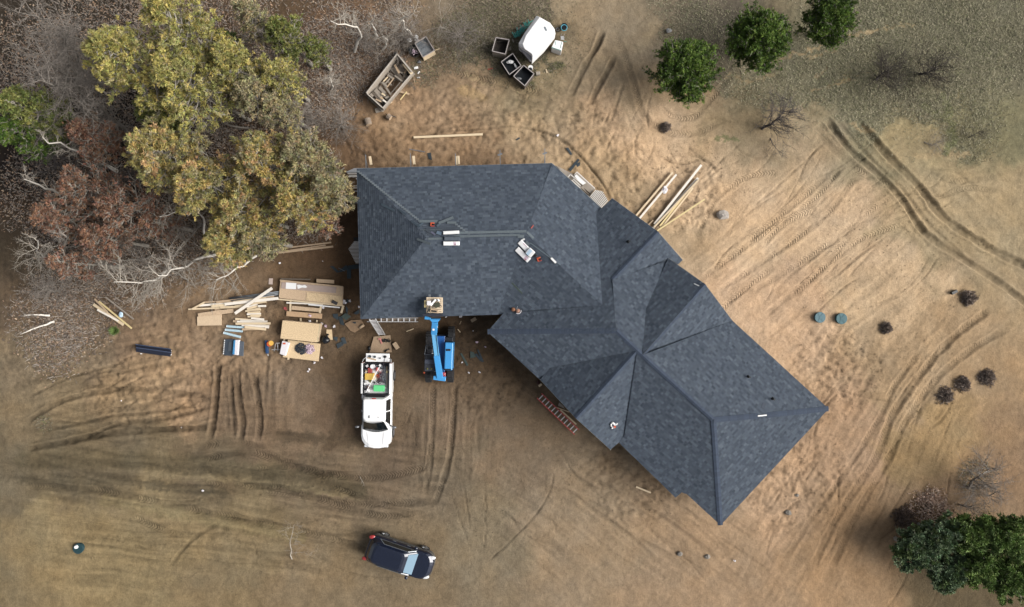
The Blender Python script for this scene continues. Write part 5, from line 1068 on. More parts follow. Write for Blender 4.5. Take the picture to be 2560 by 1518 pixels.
roof_strip(qh(1020, 585), qh(1130, 500), 'LN', .13, 'short bent shingle right of the orange nail gun', M('blueish_shingle'), .08)
roof_strip(qh(430, 965), qh(850, 1120), 'LW', .13, 'grey strip across the lower hip of the left wing', lift=.12)
roof_strip(qh(500, 690), qh(1180, 685), 'LN', .03, 'thin chalk coloured edge across the bare patch', lift=.05)
roof_strip((954, 511), (988, 527), 'LW', .13, 'folded dark shingle high on the western slope', M('blueish_shingle'), .06)
roof_strip((1000, 524), (1017, 537), 'LW', .12, 'upper bent shingle beside the stepped hip', M('blueish_shingle'), .09)
roof_strip((1030, 552), (1052, 568), 'LW', .12, 'lower bent shingle beside the stepped hip', M('blueish_shingle'), .09)
roof_strip((1280, 707), (1306, 734), 'LSW', .10, 'faint green strip stuck on the dark southwest slope', M('green_slate'), .03)
roof_strip((1326, 607), (1400, 662), 'LSW', .03, 'pale chalk edge running down from the ridge bend', M('chalk', (120, 134, 142), .8), .04)
roof_strip((1315, 604), (1324, 611), 'LSW', .16, 'small grey offcut under the ridge bend', lift=.05)
roof_strip((1294, 590), (1310, 590), 'LS', .2, 'crumpled grey felt piece at the ridge bend', lift=.06)
roof_strip((1065, 574), (1078, 582), 'LN', .2, 'crumpled felt left in the bare patch', m_felt, .05); roof_strip((1092, 582), (1104, 586), 'LN', .2, 'bluish torn paper in the bare patch', M('blueish_paper', (98, 116, 134), .8), .07); roof_strip((1078, 581), (1088, 588), 'LN', .12, 'purplish torn paper in the bare patch', M('purple_paper', (94, 96, 116), .8), .06)
def nailer(cx, cy, pn, deg, label):
    n_ = nrm_of(pn); c, R_ = roof_box(cx, cy, pn, (.1, .1, .1), math.radians(deg), m_orange, 'x'); t = thing('nail_gun', c, label, 'nail gun')
    build(Geo().box(c + R_ @ Vector((0, .09, 0)), (.24, .09, .1), mat=R_), 'body', m_orange, t, bevel=.02); build(Geo().box(c + R_ @ Vector((-.08, -.02, 0)), (.07, .2, .09), mat=R_), 'grip', m_orange, t, bevel=.02)
    build(Geo().box(c + R_ @ Vector((.02, -.10, 0)), (.22, .07, .08), mat=R_), 'magazine', m_red, t, bevel=.01); build(Geo().cyl(c + R_ @ Vector((.08, .0, -.02)), .06, .07, 14), 'coil', m_black, t)
nailer(1081, 563, 'LN', 0, 'orange nail gun in the bare patch of the left ridge'); nailer(1348, 648, 'LSW', 20, 'orange nail gun below the white bundles at the ridge bend')
roof_strip((1327, 572), (1333, 564), 'LNE', .05, 'small red tool edge above the ridge bend', M('red_strip'), .06, 'tool', 'tool')
pile('mesh_pile', 1336, 637, ray_plane(1336, 637, PLN['LSW']).z + .03, .16, .12, .08, m_blackp, 'small black cable heap by the ridge bend nail gun', 'cable heap', 15, 40, .07)
tb_ = thing('tool_belt', roof_at(1290, 776, 'NW'), 'brown leather tool belt on the slope above the west corner', 'tool belt')
c0 = roof_at(1290, 776, 'NW'); m_lea = M('brown_leather', (140, 98, 72), .7, var=.2, scale=14)
build(Geo().blob(c0 + Vector((-.17, .06, .12)), (.14, .12, .12), 2, .15), 'pouch', m_lea, tb_, smooth=True); build(Geo().blob(c0 + Vector((.10, -.02, .12)), (.14, .14, .12), 5, .15), 'pouch', M('tan_leather', (158, 122, 104), .7, var=.2, scale=14), tb_, smooth=True)
build(Geo().tube([c0 + Vector((.13 + .19 * math.cos(a), -.02 + .19 * math.sin(a), .16)) for a in [math.radians(d) for d in range(-130, 30, 20)]], .022, 7), 'strap', m_wrap, tb_, smooth=True); build(Geo().bar(c0 + Vector((.04, .06, .26)), c0 + Vector((.10, .26, .22)), .04, .03), 'hammer', m_steel, tb_)
cr = thing('crumpled_wrapper', roof_at(1534, 1062, 'G3S'), 'crumpled white wrapper with orange print on the pale south slope', 'wrapper'); c0 = roof_at(1534, 1062, 'G3S')
for a_, b_, w_, z_ in (((-.12, .18), (.10, .02), .12, .2), ((.10, .02), (.2, .14), .08, .22), ((-.12, .18), (-.2, -.02), .09, .15), ((-.2, -.02), (-.05, -.14), .09, .1), ((-.05, -.14), (.1, -.1), .12, .12), ((-.14, -.22), (-.05, -.14), .1, .1)): build(Geo().bar(c0 + Vector((*a_, z_)), c0 + Vector((*b_, z_)), w_, .1), 'fold', m_film, cr, bevel=.03)
build(Geo().bar(c0 + Vector((-.02, -.06, .2)), c0 + Vector((.1, -.12, .2)), .12, .02), 'print', m_orange, cr)
roof_strip((1910, 1008), (1906, 1022), 'NE2', .22, 'single darker shingle left loose above the east hip', M('dark_shingle', (64, 72, 84), .9), .02)
# weeds by the eave
def weeds(name, px, py, r, h, n, mat, label, cat, seed, wd=.02, lean=.8):
    rr = random.Random(seed); g = Geo()
    for k in range(n):
        a = rr.uniform(0, 6.28); q = rr.random() * r * .3; b0 = P(px, py, .0) + Vector((q * math.cos(a), q * math.sin(a), 0)); e = b0 + Vector((math.cos(a) * r * rr.uniform(.4, 1) * lean, math.sin(a) * r * rr.uniform(.4, 1) * lean, h * rr.uniform(.4, 1))); md = b0.lerp(e, .5) + Vector((0, 0, h * .3))
        sd_ = Vector((-math.sin(a), math.cos(a), 0)) * wd
        g.add([b0 - sd_, b0 + sd_, md + sd_ * .8, md - sd_ * .8, e], [(0, 1, 2, 3), (3, 2, 4)])
    return tag(build(g, name, mat), label, cat)
weeds('weed_clump', 1251, 806, .45, .5, 60, M('yellow_weed', (176, 160, 90), .8), 'yellow weed clump on dark soil below the south eave', 'weeds', 1)
weeds('young_pine', 293, 826, .42, .5, 220, M('fresh_green_needles', (96, 118, 58), .8), 'small fresh green seedling pine at the left clearing edge', 'seedling', 2, .018)

# ------------------------------------------------------------------ pickup
def frame_fn(px, py, deg):
    c = P(px, py, 0); R_ = Matrix.Rotation(math.radians(deg), 3, 'Z')
    return c, (lambda x, y, z: c + R_ @ Vector((x, y, z))), R_
m_body = M('white_paint', (255, 255, 255), .25, coat=.5, spec=.5); m_gl = M('car_glass', (20, 28, 32), .06, spec=.8, coat=.6); m_tyre = M('tyre_rubber', (40, 40, 42), .85); m_rim = M('alloy', (150, 152, 156), .35, metal=.6); m_trim = M('black_trim', (32, 34, 38), .5)
m_lampr = M('red_lamp', (180, 60, 60), .2, coat=.6); m_lampw = M('clear_lamp', (225, 228, 232), .15, coat=.6)
c0, T_, R_ = frame_fn(949.5, 1000, -1.0)      # local: x right in picture, y towards the tailgate
SG = 1.0
pk = thing('pickup_truck', c0, 'white crew cab pickup parked nose down with a loaded open bed', 'pickup')
def ring(xc, y0, y1, hw, r0, r1, z, tf, n=5, fx=1.0):
    out = []
    for (cx, cy, sx, sy, a0, r) in ((xc + hw, y1, 1, 1, 0, r1), (xc - hw, y1, -1, 1, 90, r1), (xc - hw, y0, -1, -1, 180, r0), (xc + hw, y0, 1, -1, 270, r0)):
        for k in range(n):
            a = math.radians(a0 + 90 * k / (n - 1)); out.append(tf(cx - sx * r * fx + r * fx * math.cos(a), cy - sy * r + r * math.sin(a), z))
    return out
# y: nose at -3.05, bed end at +2.65
g = Geo(); g.loft([ring(0, -2.98, 2.55, .95, .45, .1, .38, T_), ring(0, -3.05, 2.6, .99, .75, .1, .62, T_), ring(0, -3.05, 2.62, 1.0, .8, .12, .90, T_), ring(0, -3.0, .55, .98, .84, .1, 1.04, T_), ring(0, -2.8, .5, .86, .78, .1, 1.13, T_)]); build(g, 'body', m_body, pk, bevel=.02)
# bed walls, floor
for nm, (x0, x1, y0, y1, z0, z1), mt in (('bed_side', (-1.0, -.86, .62, 2.62, .5, 1.35), m_body), ('bed_side', (.86, 1.0, .62, 2.62, .5, 1.35), m_body), ('bed_front', (-.86, .86, .50, .62, .5, 1.35), m_trim), ('bed_floor', (-.86, .86, .62, 2.62, .84, .93), m_trim)):
    build(Geo().box(T_((x0 + x1) / 2, (y0 + y1) / 2, (z0 + z1) / 2), (x1 - x0, y1 - y0, z1 - z0), mat=R_), nm, mt, pk, bevel=.03)
for s in (-1, 1): build(Geo().box(T_(s * .83, 1.62, 1.15), (.05, 1.95, .42), mat=R_), 'bed_liner', m_trim, pk); build(Geo().box(T_(s * .91, 1.62, 1.362), (.06, 2.0, .02), mat=R_), 'rail_cap', m_body if s < 0 else m_body, pk)
g = Geo(); g.box(T_(0, 2.95, .92), (1.56, .56, .07), mat=R_); build(g, 'tailgate', m_body, pk, bevel=.03)
build(Geo().box(T_(0, 2.74, .55), (1.7, .22, .16), mat=R_), 'rear_bumper', m_rim, pk, bevel=.04)
# cab
g = Geo(); g.loft([ring(0, -1.75, .5, .90, .35, .12, 1.05, T_), ring(0, -1.28, .42, .78, .3, .12, 1.62, T_), ring(0, -1.05, .36, .70, .25, .12, 1.84, T_), ring(0, -.98, .30, .64, .2, .1, 1.88, T_)]); build(g, 'cab', m_body, pk, bevel=.02)
n_ = 9; ws = [T_(-.82 + 1.64 * k / 8, -1.66 - .27 * math.sin(math.pi * (.12 + .76 * k / 8)), 1.15) for k in range(n_)] + [T_(.66 - 1.32 * k / 8, -1.10 - .12 * math.sin(math.pi * k / 8), 1.84) for k in range(n_)]
g = Geo(); m2_ = len(ws); g.add(ws + [p - Vector((0, 0, .05)) for p in ws], [(k, k + 1, m2_ - 2 - k, m2_ - 1 - k) for k in range(8)] + [(m2_ + k + 1, m2_ + k, 2 * m2_ - 1 - k, 2 * m2_ - 2 - k) for k in range(8)] + [(k, m2_ + k, m2_ + (k + 1) % m2_, (k + 1) % m2_) for k in range(m2_)]); build(g, 'windshield', m_gl, pk)
for s in (-1, 1):
    for y0, y1, yt0, yt1 in ((-1.42, -.52, -1.1, -.5), (-.44, .3, -.42, .26)):
        q = [T_(s * .935, y0, 1.16), T_(s * .935, y1, 1.16), T_(s * .775, yt1, 1.70), T_(s * .775, yt0, 1.70)]; o_ = R_ @ Vector((s * .03, 0, 0)); g = Geo(); g.add([p + o_ for p in q] + [p - o_ for p in q], [(0, 1, 2, 3), (7, 6, 5, 4), (0, 4, 5, 1), (1, 5, 6, 2), (2, 6, 7, 3), (3, 7, 4, 0)]); build(g, 'side_window', m_gl, pk)
    g = Geo(); g.bar(T_(s * .93, -1.45, 1.15), T_(s * 1.16, -1.56, 1.16), .05, .05); build(g, 'mirror_arm', m_trim, pk); build(Geo().blob(T_(s * 1.22, -1.58, 1.2), (.15, .08, .12), 2, .03, 12, 7), 'mirror', m_rim, pk, smooth=True)
    for y in (-2.05, 1.72):
        cc = T_(s * .92, y, .38); ax = R_ @ Vector((1, 0, 0)); w_ = build(Geo().tube([cc - ax * .13, cc + ax * .13], .38, 24), 'wheel', m_tyre, pk, bevel=.03); build(Geo().tube([cc + ax * s * .125, cc + ax * s * .14], .24, 18), 'rim', m_rim, w_)
    for y in (-.95, -.05): build(Geo().box(T_(s * 1.0, y + .35, .98), (.03, .2, .04), mat=R_), 'door_handle', m_rim, pk)
    build(Geo().box(T_(s * .62, -2.90, .84), (.34, .16, .2), mat=R_), 'headlight', m_lampw, pk, bevel=.04); build(Geo().box(T_(s * .93, 2.60, 1.05), (.1, .08, .4), mat=R_), 'tail_light', m_lampr, pk, bevel=.02)
    build(Geo().tube([T_(s * .78, 2.95, .9), T_(s * .9, 2.85, 1.1), T_(s * .95, 2.65, 1.2)], .02, 6), 'gate_cable', m_alu, pk)
build(Geo().box(T_(0, -3.04, .72), (.8, .06, .24), mat=R_), 'grille', m_trim, pk, bevel=.02); build(Geo().box(T_(0, .4, 1.86), (.26, .06, .05), mat=R_), 'brake_light', m_lampr, pk); build(Geo().box(T_(-.28, -.78, 1.9), (.05, .17, .05), mat=R_), 'antenna', m_trim, pk, bevel=.01); build(Geo().box(T_(.3, -.8, 1.9), (.04, .04, .04), mat=R_), 'sensor', m_trim, pk)
for s in (-1, 1): build(Geo().bar(T_(s * .45, -2.85, 1.135), T_(s * .55, -1.95, 1.165), .02, .01), 'hood_crease', M('crease_shadow', (226, 228, 232), .4), pk)
build(Geo().box(T_(0, .47, 1.45), (1.3, .02, .25), mat=R_), 'rear_window', m_gl, pk)
# load: every piece a thing of its own
def load(name, kind, x, y, z, size, rot, mat, label, bevel=.02): return tag(build(Geo().box(T_(x, y, z + size[2] / 2), size, mat=R_ @ Matrix.Rotation(rot, 3, 'Z')), name, mat, bevel=bevel), label, kind)
t = thing('plastic_tote', T_(.20, .98, .95), 'green plastic tote near the cab in the pickup bed', 'tote'); build(Geo().box(T_(.20, .98, 1.15), (.68, .38, .3), mat=R_), 'tub', M('green_tote_side', (60, 160, 96), .5), t, bevel=.04); build(Geo().box(T_(.20, .98, 1.32), (.72, .42, .05), mat=R_), 'lid', M('green_tote', (104, 214, 140), .45), t, bevel=.05)
t = thing('tool_case', T_(-.45, 1.82, .95), 'yellow tool case in the left of the pickup bed', 'tool case'); build(Geo().box(T_(-.47, 1.72, 1.1), (.6, .44, .26), mat=R_), 'shell', M('yellow_case', (226, 188, 92), .5, var=.06), t, bevel=.03); build(Geo().box(T_(-.47, 1.48, 1.12), (.2, .05, .06), mat=R_), 'handle', m_trim, t)
load('red_box', 'box', -.45, 2.12, .95, (.27, .34, .26), 0, m_red, 'dark red box behind the yellow case'); load('fuel_can', 'fuel can', .02, 2.2, .95, (.14, .26, .3), .1, M('bright_red', (190, 84, 78), .5), 'red fuel can at the tail of the pickup bed', .03)
load('wood_offcut', 'board', -.66, 2.05, .95, (.2, .12, .2), 0, m_fresh, 'tan offcut beside the dark red box'); load('steel_level', 'level', .68, 1.7, 1.1, (.05, 1.4, .08), .02, m_tan, 'tan level along the right wall of the bed', .005); load('steel_level', 'level', .76, 1.15, 1.15, (.04, .7, .06), 0, m_alu, 'silver level near the right bed wall', .005); load('small_box', 'box', .70, 2.05, 1.12, (.14, .16, .1), 0, m_yellow_w, 'small yellowish box on the right bed wall side')
tag(build(Geo().bar(T_(-.62, .72, 1.42), T_(.20, 2.35, 1.42), .045, .04), 'white_pole', m_film), 'white pole lying diagonally over the pickup bed', 'pole')
for i, (x, y, r, h_) in enumerate(((-.28, 2.38, .14, .28), (-.48, .80, .12, .25), (-.72, 1.25, .09, .3))):
    t = thing('bucket', T_(x, y, .94), ('white bucket at the tail of the pickup bed', 'white paint pot near the cab end of the pole', 'white jug at the left bed wall')[i], 'bucket'); build(Geo().cyl(T_(x, y, .94), r, h_, 18, r * 1.1), 'pail', m_film, t); build(torus(T_(x, y, .94 + h_), r * .95, .012), 'rim', m_alu, t, smooth=True)
rr = random.Random(44)
def cords(name, label, x0, x1, y0, y1, mat, n, seed, r=.016):
    rr = random.Random(seed); t = thing(name, T_((x0 + x1) / 2, (y0 + y1) / 2, .95), label, 'cord')
    for k in range(n):
        build(Geo().tube([T_(rr.uniform(x0, x1), y0 + (y1 - y0) * j / 5 + rr.uniform(-.06, .06), 1.0 + rr.uniform(0, .16)) for j in range(6)], r, 6), 'loop', mat, t, smooth=True)
cords('hose_coil', 'grey air hoses along the right of the bed', .35, .6, 1.3, 2.4, m_steel, 9, 1); cords('cord_coil', 'tangled dark cords in the middle of the bed', -.05, .5, 1.25, 2.0, M('purple_cord', (84, 72, 84), .6), 8, 2); cords('cord_coil', 'red cord looped near the bed centre', .0, .35, 1.45, 2.1, m_red, 3, 3, .012); cords('cord_coil', 'dark cords by the left bed wall near the cab', -.75, -.45, .75, 1.2, M('purple_cord'), 5, 5)
LT = ['pale hand tool in the tail of the bed', 'grey metal part beside the buckets', 'silver sheet scrap in the bed', 'white rag in the bed', 'black tool bag in the bed', 'dark drill case in the bed', 'pinkish paper in the bed', 'steel box in the bed', 'black battery pack in the bed', 'grey sander in the bed', 'silver clamp in the bed', 'brown leather glove in the bed', 'olive pouch below the yellow case', 'black crate by the green tote', 'white tape roll in the bed', 'blue grey cloth in the bed', 'orange tag in the bed', 'pale foam piece in the bed']
for i, lb in enumerate(LT):
    mt = (m_wrap, m_steel, m_alu, m_film, m_blackp, m_trim, m_pink, m_steel, m_blackp, M('grey_plastic'), m_alu, m_lea, M('olive_pouch', (120, 118, 60), .8), m_blackp, m_film, M('bluegrey_cloth', (130, 142, 160), .8), m_orange, m_wrap)[i]
    x, y = ((-.66, 2.4), (-.05, 2.42), (.12, 2.28), (.18, 2.45), (.12, 1.45), (-.05, 1.1), (-.2, 2.3), (.3, 2.36), (-.15, 1.32), (.26, 1.6), (-.22, 1.5), (-.55, .98), (-.45, 1.42), (-.72, .9), (.55, 1.0), (.1, 1.85), (.05, 1.75), (-.75, 1.95))[i]
    load(('hand_tool', 'metal_part', 'sheet_scrap', 'rag', 'tool_bag', 'drill_case', 'paper_scrap', 'steel_box', 'battery', 'sander', 'clamp', 'glove', 'pouch', 'crate', 'tape_roll', 'cloth', 'tag', 'foam_piece')[i], lb.split(' ')[1] if i not in (4,) else 'tool bag', x, y, .95 + .03 * (i % 3), (rr.uniform(.1, .24), rr.uniform(.08, .22), rr.uniform(.05, .16)), rr.uniform(0, 3), mt, lb, .012)
for i, (x, y, s, mt, lb) in enumerate(((-.50, 3.02, .09, m_slate, 'grey cup left on the white tailgate'), (-.18, 3.0, .08, m_slate, 'grey cup second on the white tailgate'), (.17, 2.92, .05, m_slate, 'tiny grey bit in the middle of the tailgate'))): tag(build(Geo().cyl(T_(x, y, .955), s, .1, 14, s * .8), 'cup', mt), lb, 'cup')
tag(build(Geo().bar(T_(-.66, 2.93, .975), T_(-.1, 2.80, .975), .09, .035), 'tan_batten', m_tan), 'tan batten lying on the tailgate', 'board'); tag(build(Geo().blob(T_(.50, 3.02, 1.0), (.1, .09, .06), 3, .2), 'black_tool', m_blackp), 'black tool with a cord on the tailgate', 'tool'); tag(build(Geo().tube([T_(.5, 2.98, 1.0), T_(.47, 2.8, .98), T_(.42, 2.55, 1.05), T_(.4, 2.3, 1.1)], .013, 6), 'cord', M('purple_cord'), smooth=True), 'thin cord running from the tailgate into the bed', 'cord')

# ------------------------------------------------------------------ telehandler
qt = lambda x, y: (1020 + x / 5.938, 720 + y / 5.938)
m_blue = M('blue_paint', (72, 158, 222), .35, coat=.3, var=.03); m_blued = M('deep_blue_paint', (40, 98, 172), .4, coat=.3); m_blk = M('machine_black', (34, 36, 42), .5, var=.2, scale=5); m_dgrey = M('machine_grey', (62, 66, 74), .5)
th = thing('telehandler', P(1096, 893, 0), 'blue telehandler with its boom raised to the south eave', 'telehandler')
for (x, y) in ((1129, 838), (1126.5, 934), (1074, 850), (1072, 934)):
    cc = P(x, y, .58); w_ = build(Geo().tube([cc - Vector((.20, 0, 0)), cc + Vector((.20, 0, 0))], .56, 26), 'wheel', m_tyre, th, bevel=.05)
    for k in range(16):
        a = 2 * math.pi * k / 16; d = Vector((0, math.cos(a), math.sin(a))); build(Geo().bar(cc + d * .57 - Vector((.19, 0, 0)), cc + d * .57 + Vector((.19, 0, 0)), .07, .05, tuple(d)), 'lug', m_tyre, w_)
def tbox(quad, z0, z1, name, mat, bv=.03, parent=th): return build(Geo().prism([P(*qt(*p), z1) for p in quad], z0, z1), name, mat, parent, bevel=bv)
tbox(((430, 715), (550, 715), (545, 1240), (500, 1300), (420, 1200), (400, 900)), .5, 1.15, 'chassis', m_blued)
tbox(((360, 690), (680, 700), (690, 800), (350, 790)), .45, .8, 'front_axle', m_blk); tbox(((330, 1230), (640, 1230), (640, 1310), (330, 1310)), .45, .8, 'rear_axle', m_blk)
tbox(((550, 808), (672, 812), (655, 1225), (535, 1225)), .55, 1.62, 'engine_hood', m_blue, .06)
tbox(((560, 905), (635, 905), (632, 938), (562, 938)), 1.6, 1.635, 'air_intake', m_blk); tbox(((535, 1200), (640, 1200), (640, 1222), (532, 1222)), 1.55, 1.64, 'hood_vent', m_blk)
tbox(((555, 730), (665, 735), (670, 800), (555, 800)), .8, 1.2, 'battery_box', m_blk)
tbox(((290, 720), (360, 715), (375, 820), (295, 810)), .9, 1.15, 'fender', m_blk); tbox(((600, 660), (690, 670), (690, 720), (600, 715)), .95, 1.1, 'fender', m_blk)
# open cab on the left: frame, roof bars, seat
cabq = ((270, 850), (395, 850), (400, 985), (245, 990))
tbox(((250, 855), (395, 855), (400, 1000), (250, 1000)), .5, .85, 'cab_floor', m_blk); tbox(((245, 1000), (400, 1000), (412, 1240), (240, 1240)), .5, 1.75, 'cab_body', m_dgrey, .05); tbox(((250, 1060), (400, 1065), (402, 1130), (245, 1125)), 1.75, 1.82, 'cab_roof_panel', M('machine_light', (84, 90, 104), .5), .03)
for a_, b_ in ((cabq[0], cabq[1]), (cabq[1], cabq[2]), (cabq[2], cabq[3]), (cabq[3], cabq[0])): build(Geo().tube([P(*qt(*a_), 2.15), P(*qt(*b_), 2.15)], .03, 8), 'roof_bar', m_dgrey, th)
for p in cabq: build(Geo().tube([P(*qt(*p), .8), P(*qt(*p), 2.15)], .028, 8), 'cab_post', m_dgrey, th)
build(Geo().box(P(*qt(325, 950), 1.1), (.42, .42, .2)), 'seat', m_blk, th, bevel=.05); build(Geo().tube([P(*qt(320, 880), 1.2), P(*qt(322, 895), 1.35)], .02, 6), 'steering_column', m_blk, th); build(torus(P(*qt(322, 895), 1.37), .17, .018), 'steering_wheel', m_blk, th, smooth=True)
for x in (290, 350): build(Geo().cyl(P(*qt(x, 1200), 1.75), .05, .06, 14), 'filler_cap', M('olive_pouch'), th)
build(Geo().blob(P(*qt(362, 975), 1.75), (.07, .05, .05), 1, .1), 'work_light', m_lampw, th); build(Geo().cyl(P(*qt(243, 1257), 1.2), .06, .1, 14), 'beacon', m_orange, th)
for k in range(5): build(Geo().bar(P(*qt(262 + 26 * k, 1010), 1.77), P(*qt(262 + 26 * k, 1055), 1.77), .03, .02), 'grille_bar', m_blk, th)
# boom
def taper(p0, p1, w0, h0, w1, h1):
    p0, p1 = Vector(p0), Vector(p1); d = (p1 - p0).normalized(); s = d.cross(Vector((0, 0, 1))).normalized(); u = s.cross(d); r = []
    for p, w_, h_ in ((p0, w0, h0), (p1, w1, h1)): r.append([p + s * (a * w_ / 2) + u * (b * h_ / 2) for a, b in ((-1, -1), (1, -1), (1, 1), (-1, 1))])
    return Geo().loft(r)
B0, B1, B2, B3 = P(*qt(478, 1330), 1.75), P(*qt(425, 990), 2.35), P(*qt(385, 660), 3.1), P(*qt(400, 500), 3.6)
build(taper(B0, B1, .40, .36, .36, .34), 'boom', m_blue, th, bevel=.02); build(taper(B1.lerp(B0, .05), B2, .30, .28, .30, .28), 'boom_extension', M('light_blue_paint', (110, 180, 226), .4, var=.08, scale=9), th, bevel=.02); build(taper(B2.lerp(B1, .05), B3, .36, .3, .36, .3), 'boom_head', m_blue, th, bevel=.03)
build(Geo().box(P(*qt(378, 620), 3.45), (.12, .12, .03)), 'sticker', m_film, th); build(Geo().box(P(*qt(432, 582), 3.3), (.08, .08, .06)), 'sticker', m_film, th)
build(taper(B3, P(*qt(400, 455), 3.65), .36, .3, .7, .3), 'carriage_mount', m_blue, th, bevel=.02); build(taper(P(*qt(250, 440), 3.65), P(*qt(340, 460), 3.65), .2, .2, .14, .2), 'carriage_arm', m_blue, th, bevel=.02)
build(Geo().bar(P(*qt(225, 400), 3.85), P(*qt(512, 400), 3.85), .16, .5), 'carriage', M('carriage_steel', (44, 48, 60), .5), th, bevel=.01)
for x in (322, 478): build(Geo().bar(P(*qt(x, 410), 3.80), P(*qt(x, 98), 3.80), .13, .05), 'fork', m_steel, th)
build(taper(P(*qt(380, 1330), 1.75), P(*qt(560, 1350), 1.75), .26, .3, .3, .3), 'boom_pivot', m_blue, th, bevel=.02); build(Geo().box(P(*qt(535, 1290), 1.4), (.22, .36, .4)), 'rear_lamp_box', M('red_lamp'), th, bevel=.03)
build(Geo().tube([P(*qt(400, 1240), 1.2), P(*qt(390, 1010), 2.0)], .05, 10), 'lift_cylinder', m_steel, th); build(Geo().tube([P(*qt(490, 1300), 1.9), P(*qt(450, 1000), 2.5), P(*qt(420, 700), 3.2)], .018, 6), 'hydraulic_hose', m_black, th)
# pallet on the forks
pl_ = thing('pallet', P(*qt(395, 260), 3.84), 'wooden pallet carried on the raised forks over the roof edge', 'pallet')
for k in range(8):
    y = 150 + k * 30; build(Geo().bar(P(*qt(275, y), 3.98), P(*qt(512, y + 2), 3.98), .09, .02), 'deck_board', M('pallet_wood', (226, 206, 178), .8, var=.06, rnd=.06), pl_)
for x in (282, 395, 505): build(Geo().bar(P(*qt(x, 145), 3.91), P(*qt(x, 372), 3.91), .09, .1), 'stringer', M('pallet_wood'), pl_)
build(Geo().bar(P(*qt(258, 185), 4.0), P(*qt(258, 292), 4.0), .14, .04), 'side_board', m_yellow_w, pl_)
for i, (x, y, sx, sy, rot, mt, nm, lb) in enumerate(((392, 340, .5, .24, -.15, m_tan, 'cardboard_box', 'open cardboard box on the raised pallet'), (388, 345, .34, .1, -.1, m_blackp, 'black_tray', 'black tray inside the open box on the pallet'), (375, 215, .12, .5, -.7, m_film, 'white_bag', 'white green bag lying across the pallet'), (430, 255, .3, .3, .4, M('dark_olive', (70, 72, 58), .8), 'tool_bag', 'dark olive tool bag on the pallet'), (310, 225, .24, .28, 0, m_wrap, 'paper_stack', 'pale paper stack left on the pallet'), (305, 320, .06, .45, -.4, m_blackp, 'black_strap', 'black strap hanging at the left of the pallet'))):
    tag(build(Geo().box(P(*qt(x, y), 4.08 + .02 * i), (sx, sy, .16), rot), nm, mt, bevel=.02), lb, nm.split('_')[-1])
tag(build(Geo().tube([P(*qt(400, 160), 4.08), P(*qt(440, 190), 4.2), P(*qt(470, 240), 4.18), P(*qt(500, 280), 4.1)], .02, 6), 'cord', m_blackp, smooth=True), 'dark cord looping over the pallet', 'cord'); tag(build(Geo().blob(P(*qt(448, 185), 4.1), (.09, .08, .06), 4, .2), 'white_bag', m_film), 'small white crumpled bag near the pallet top', 'bag')

# ------------------------------------------------------------------ dark car
c0, T2, R2 = frame_fn(1004, 1381, -18.8)      # local: x towards the nose, y across
m_navyp = M('navy_car_paint', (28, 35, 54), .22, coat=.7, metal=.2); m_chrome = M('chrome', (190, 195, 200), .2, metal=.9); m_clad = M('grey_cladding', (88, 86, 80), .5)
car = thing('parked_car', c0, 'dark navy crossover car parked at the lower edge', 'car')
def rr2(x0, x1, hw, r0, r1, z):
    out = []
    for (cx, cy, sx, sy, a0, r) in ((x1, hw, 1, 1, 0, r1), (x0, hw, -1, 1, 90, r0), (x0, -hw, -1, -1, 180, r0), (x1, -hw, 1, -1, 270, r1)):
        for k in range(6):
            a = math.radians(a0 + 90 * k / 5); out.append(T2(cx - sx * r + r * math.cos(a), cy - sy * r + r * math.sin(a), z))
    return out
build(Geo().loft([rr2(-2.2, 2.25, .86, .35, .45, .25), rr2(-2.3, 2.35, .93, .45, .6, .5), rr2(-2.3, 2.35, .94, .5, .7, .72)]), 'lower_body', m_clad, car, bevel=.02)
build(Geo().loft([rr2(-2.3, 2.33, .935, .5, .7, .72), rr2(-2.28, 2.25, .92, .5, .7, .9), rr2(-2.2, 2.05, .86, .5, .65, 1.02)]), 'body', m_navyp, car, bevel=.02)
build(Geo().loft([rr2(-2.15, 1.15, .84, .45, .35, 1.02), rr2(-1.95, .65, .72, .4, .3, 1.36), rr2(-1.75, .35, .62, .35, .25, 1.52), rr2(-1.6, .2, .5, .3, .2, 1.56)]), 'cabin', m_navyp, car, bevel=.02)
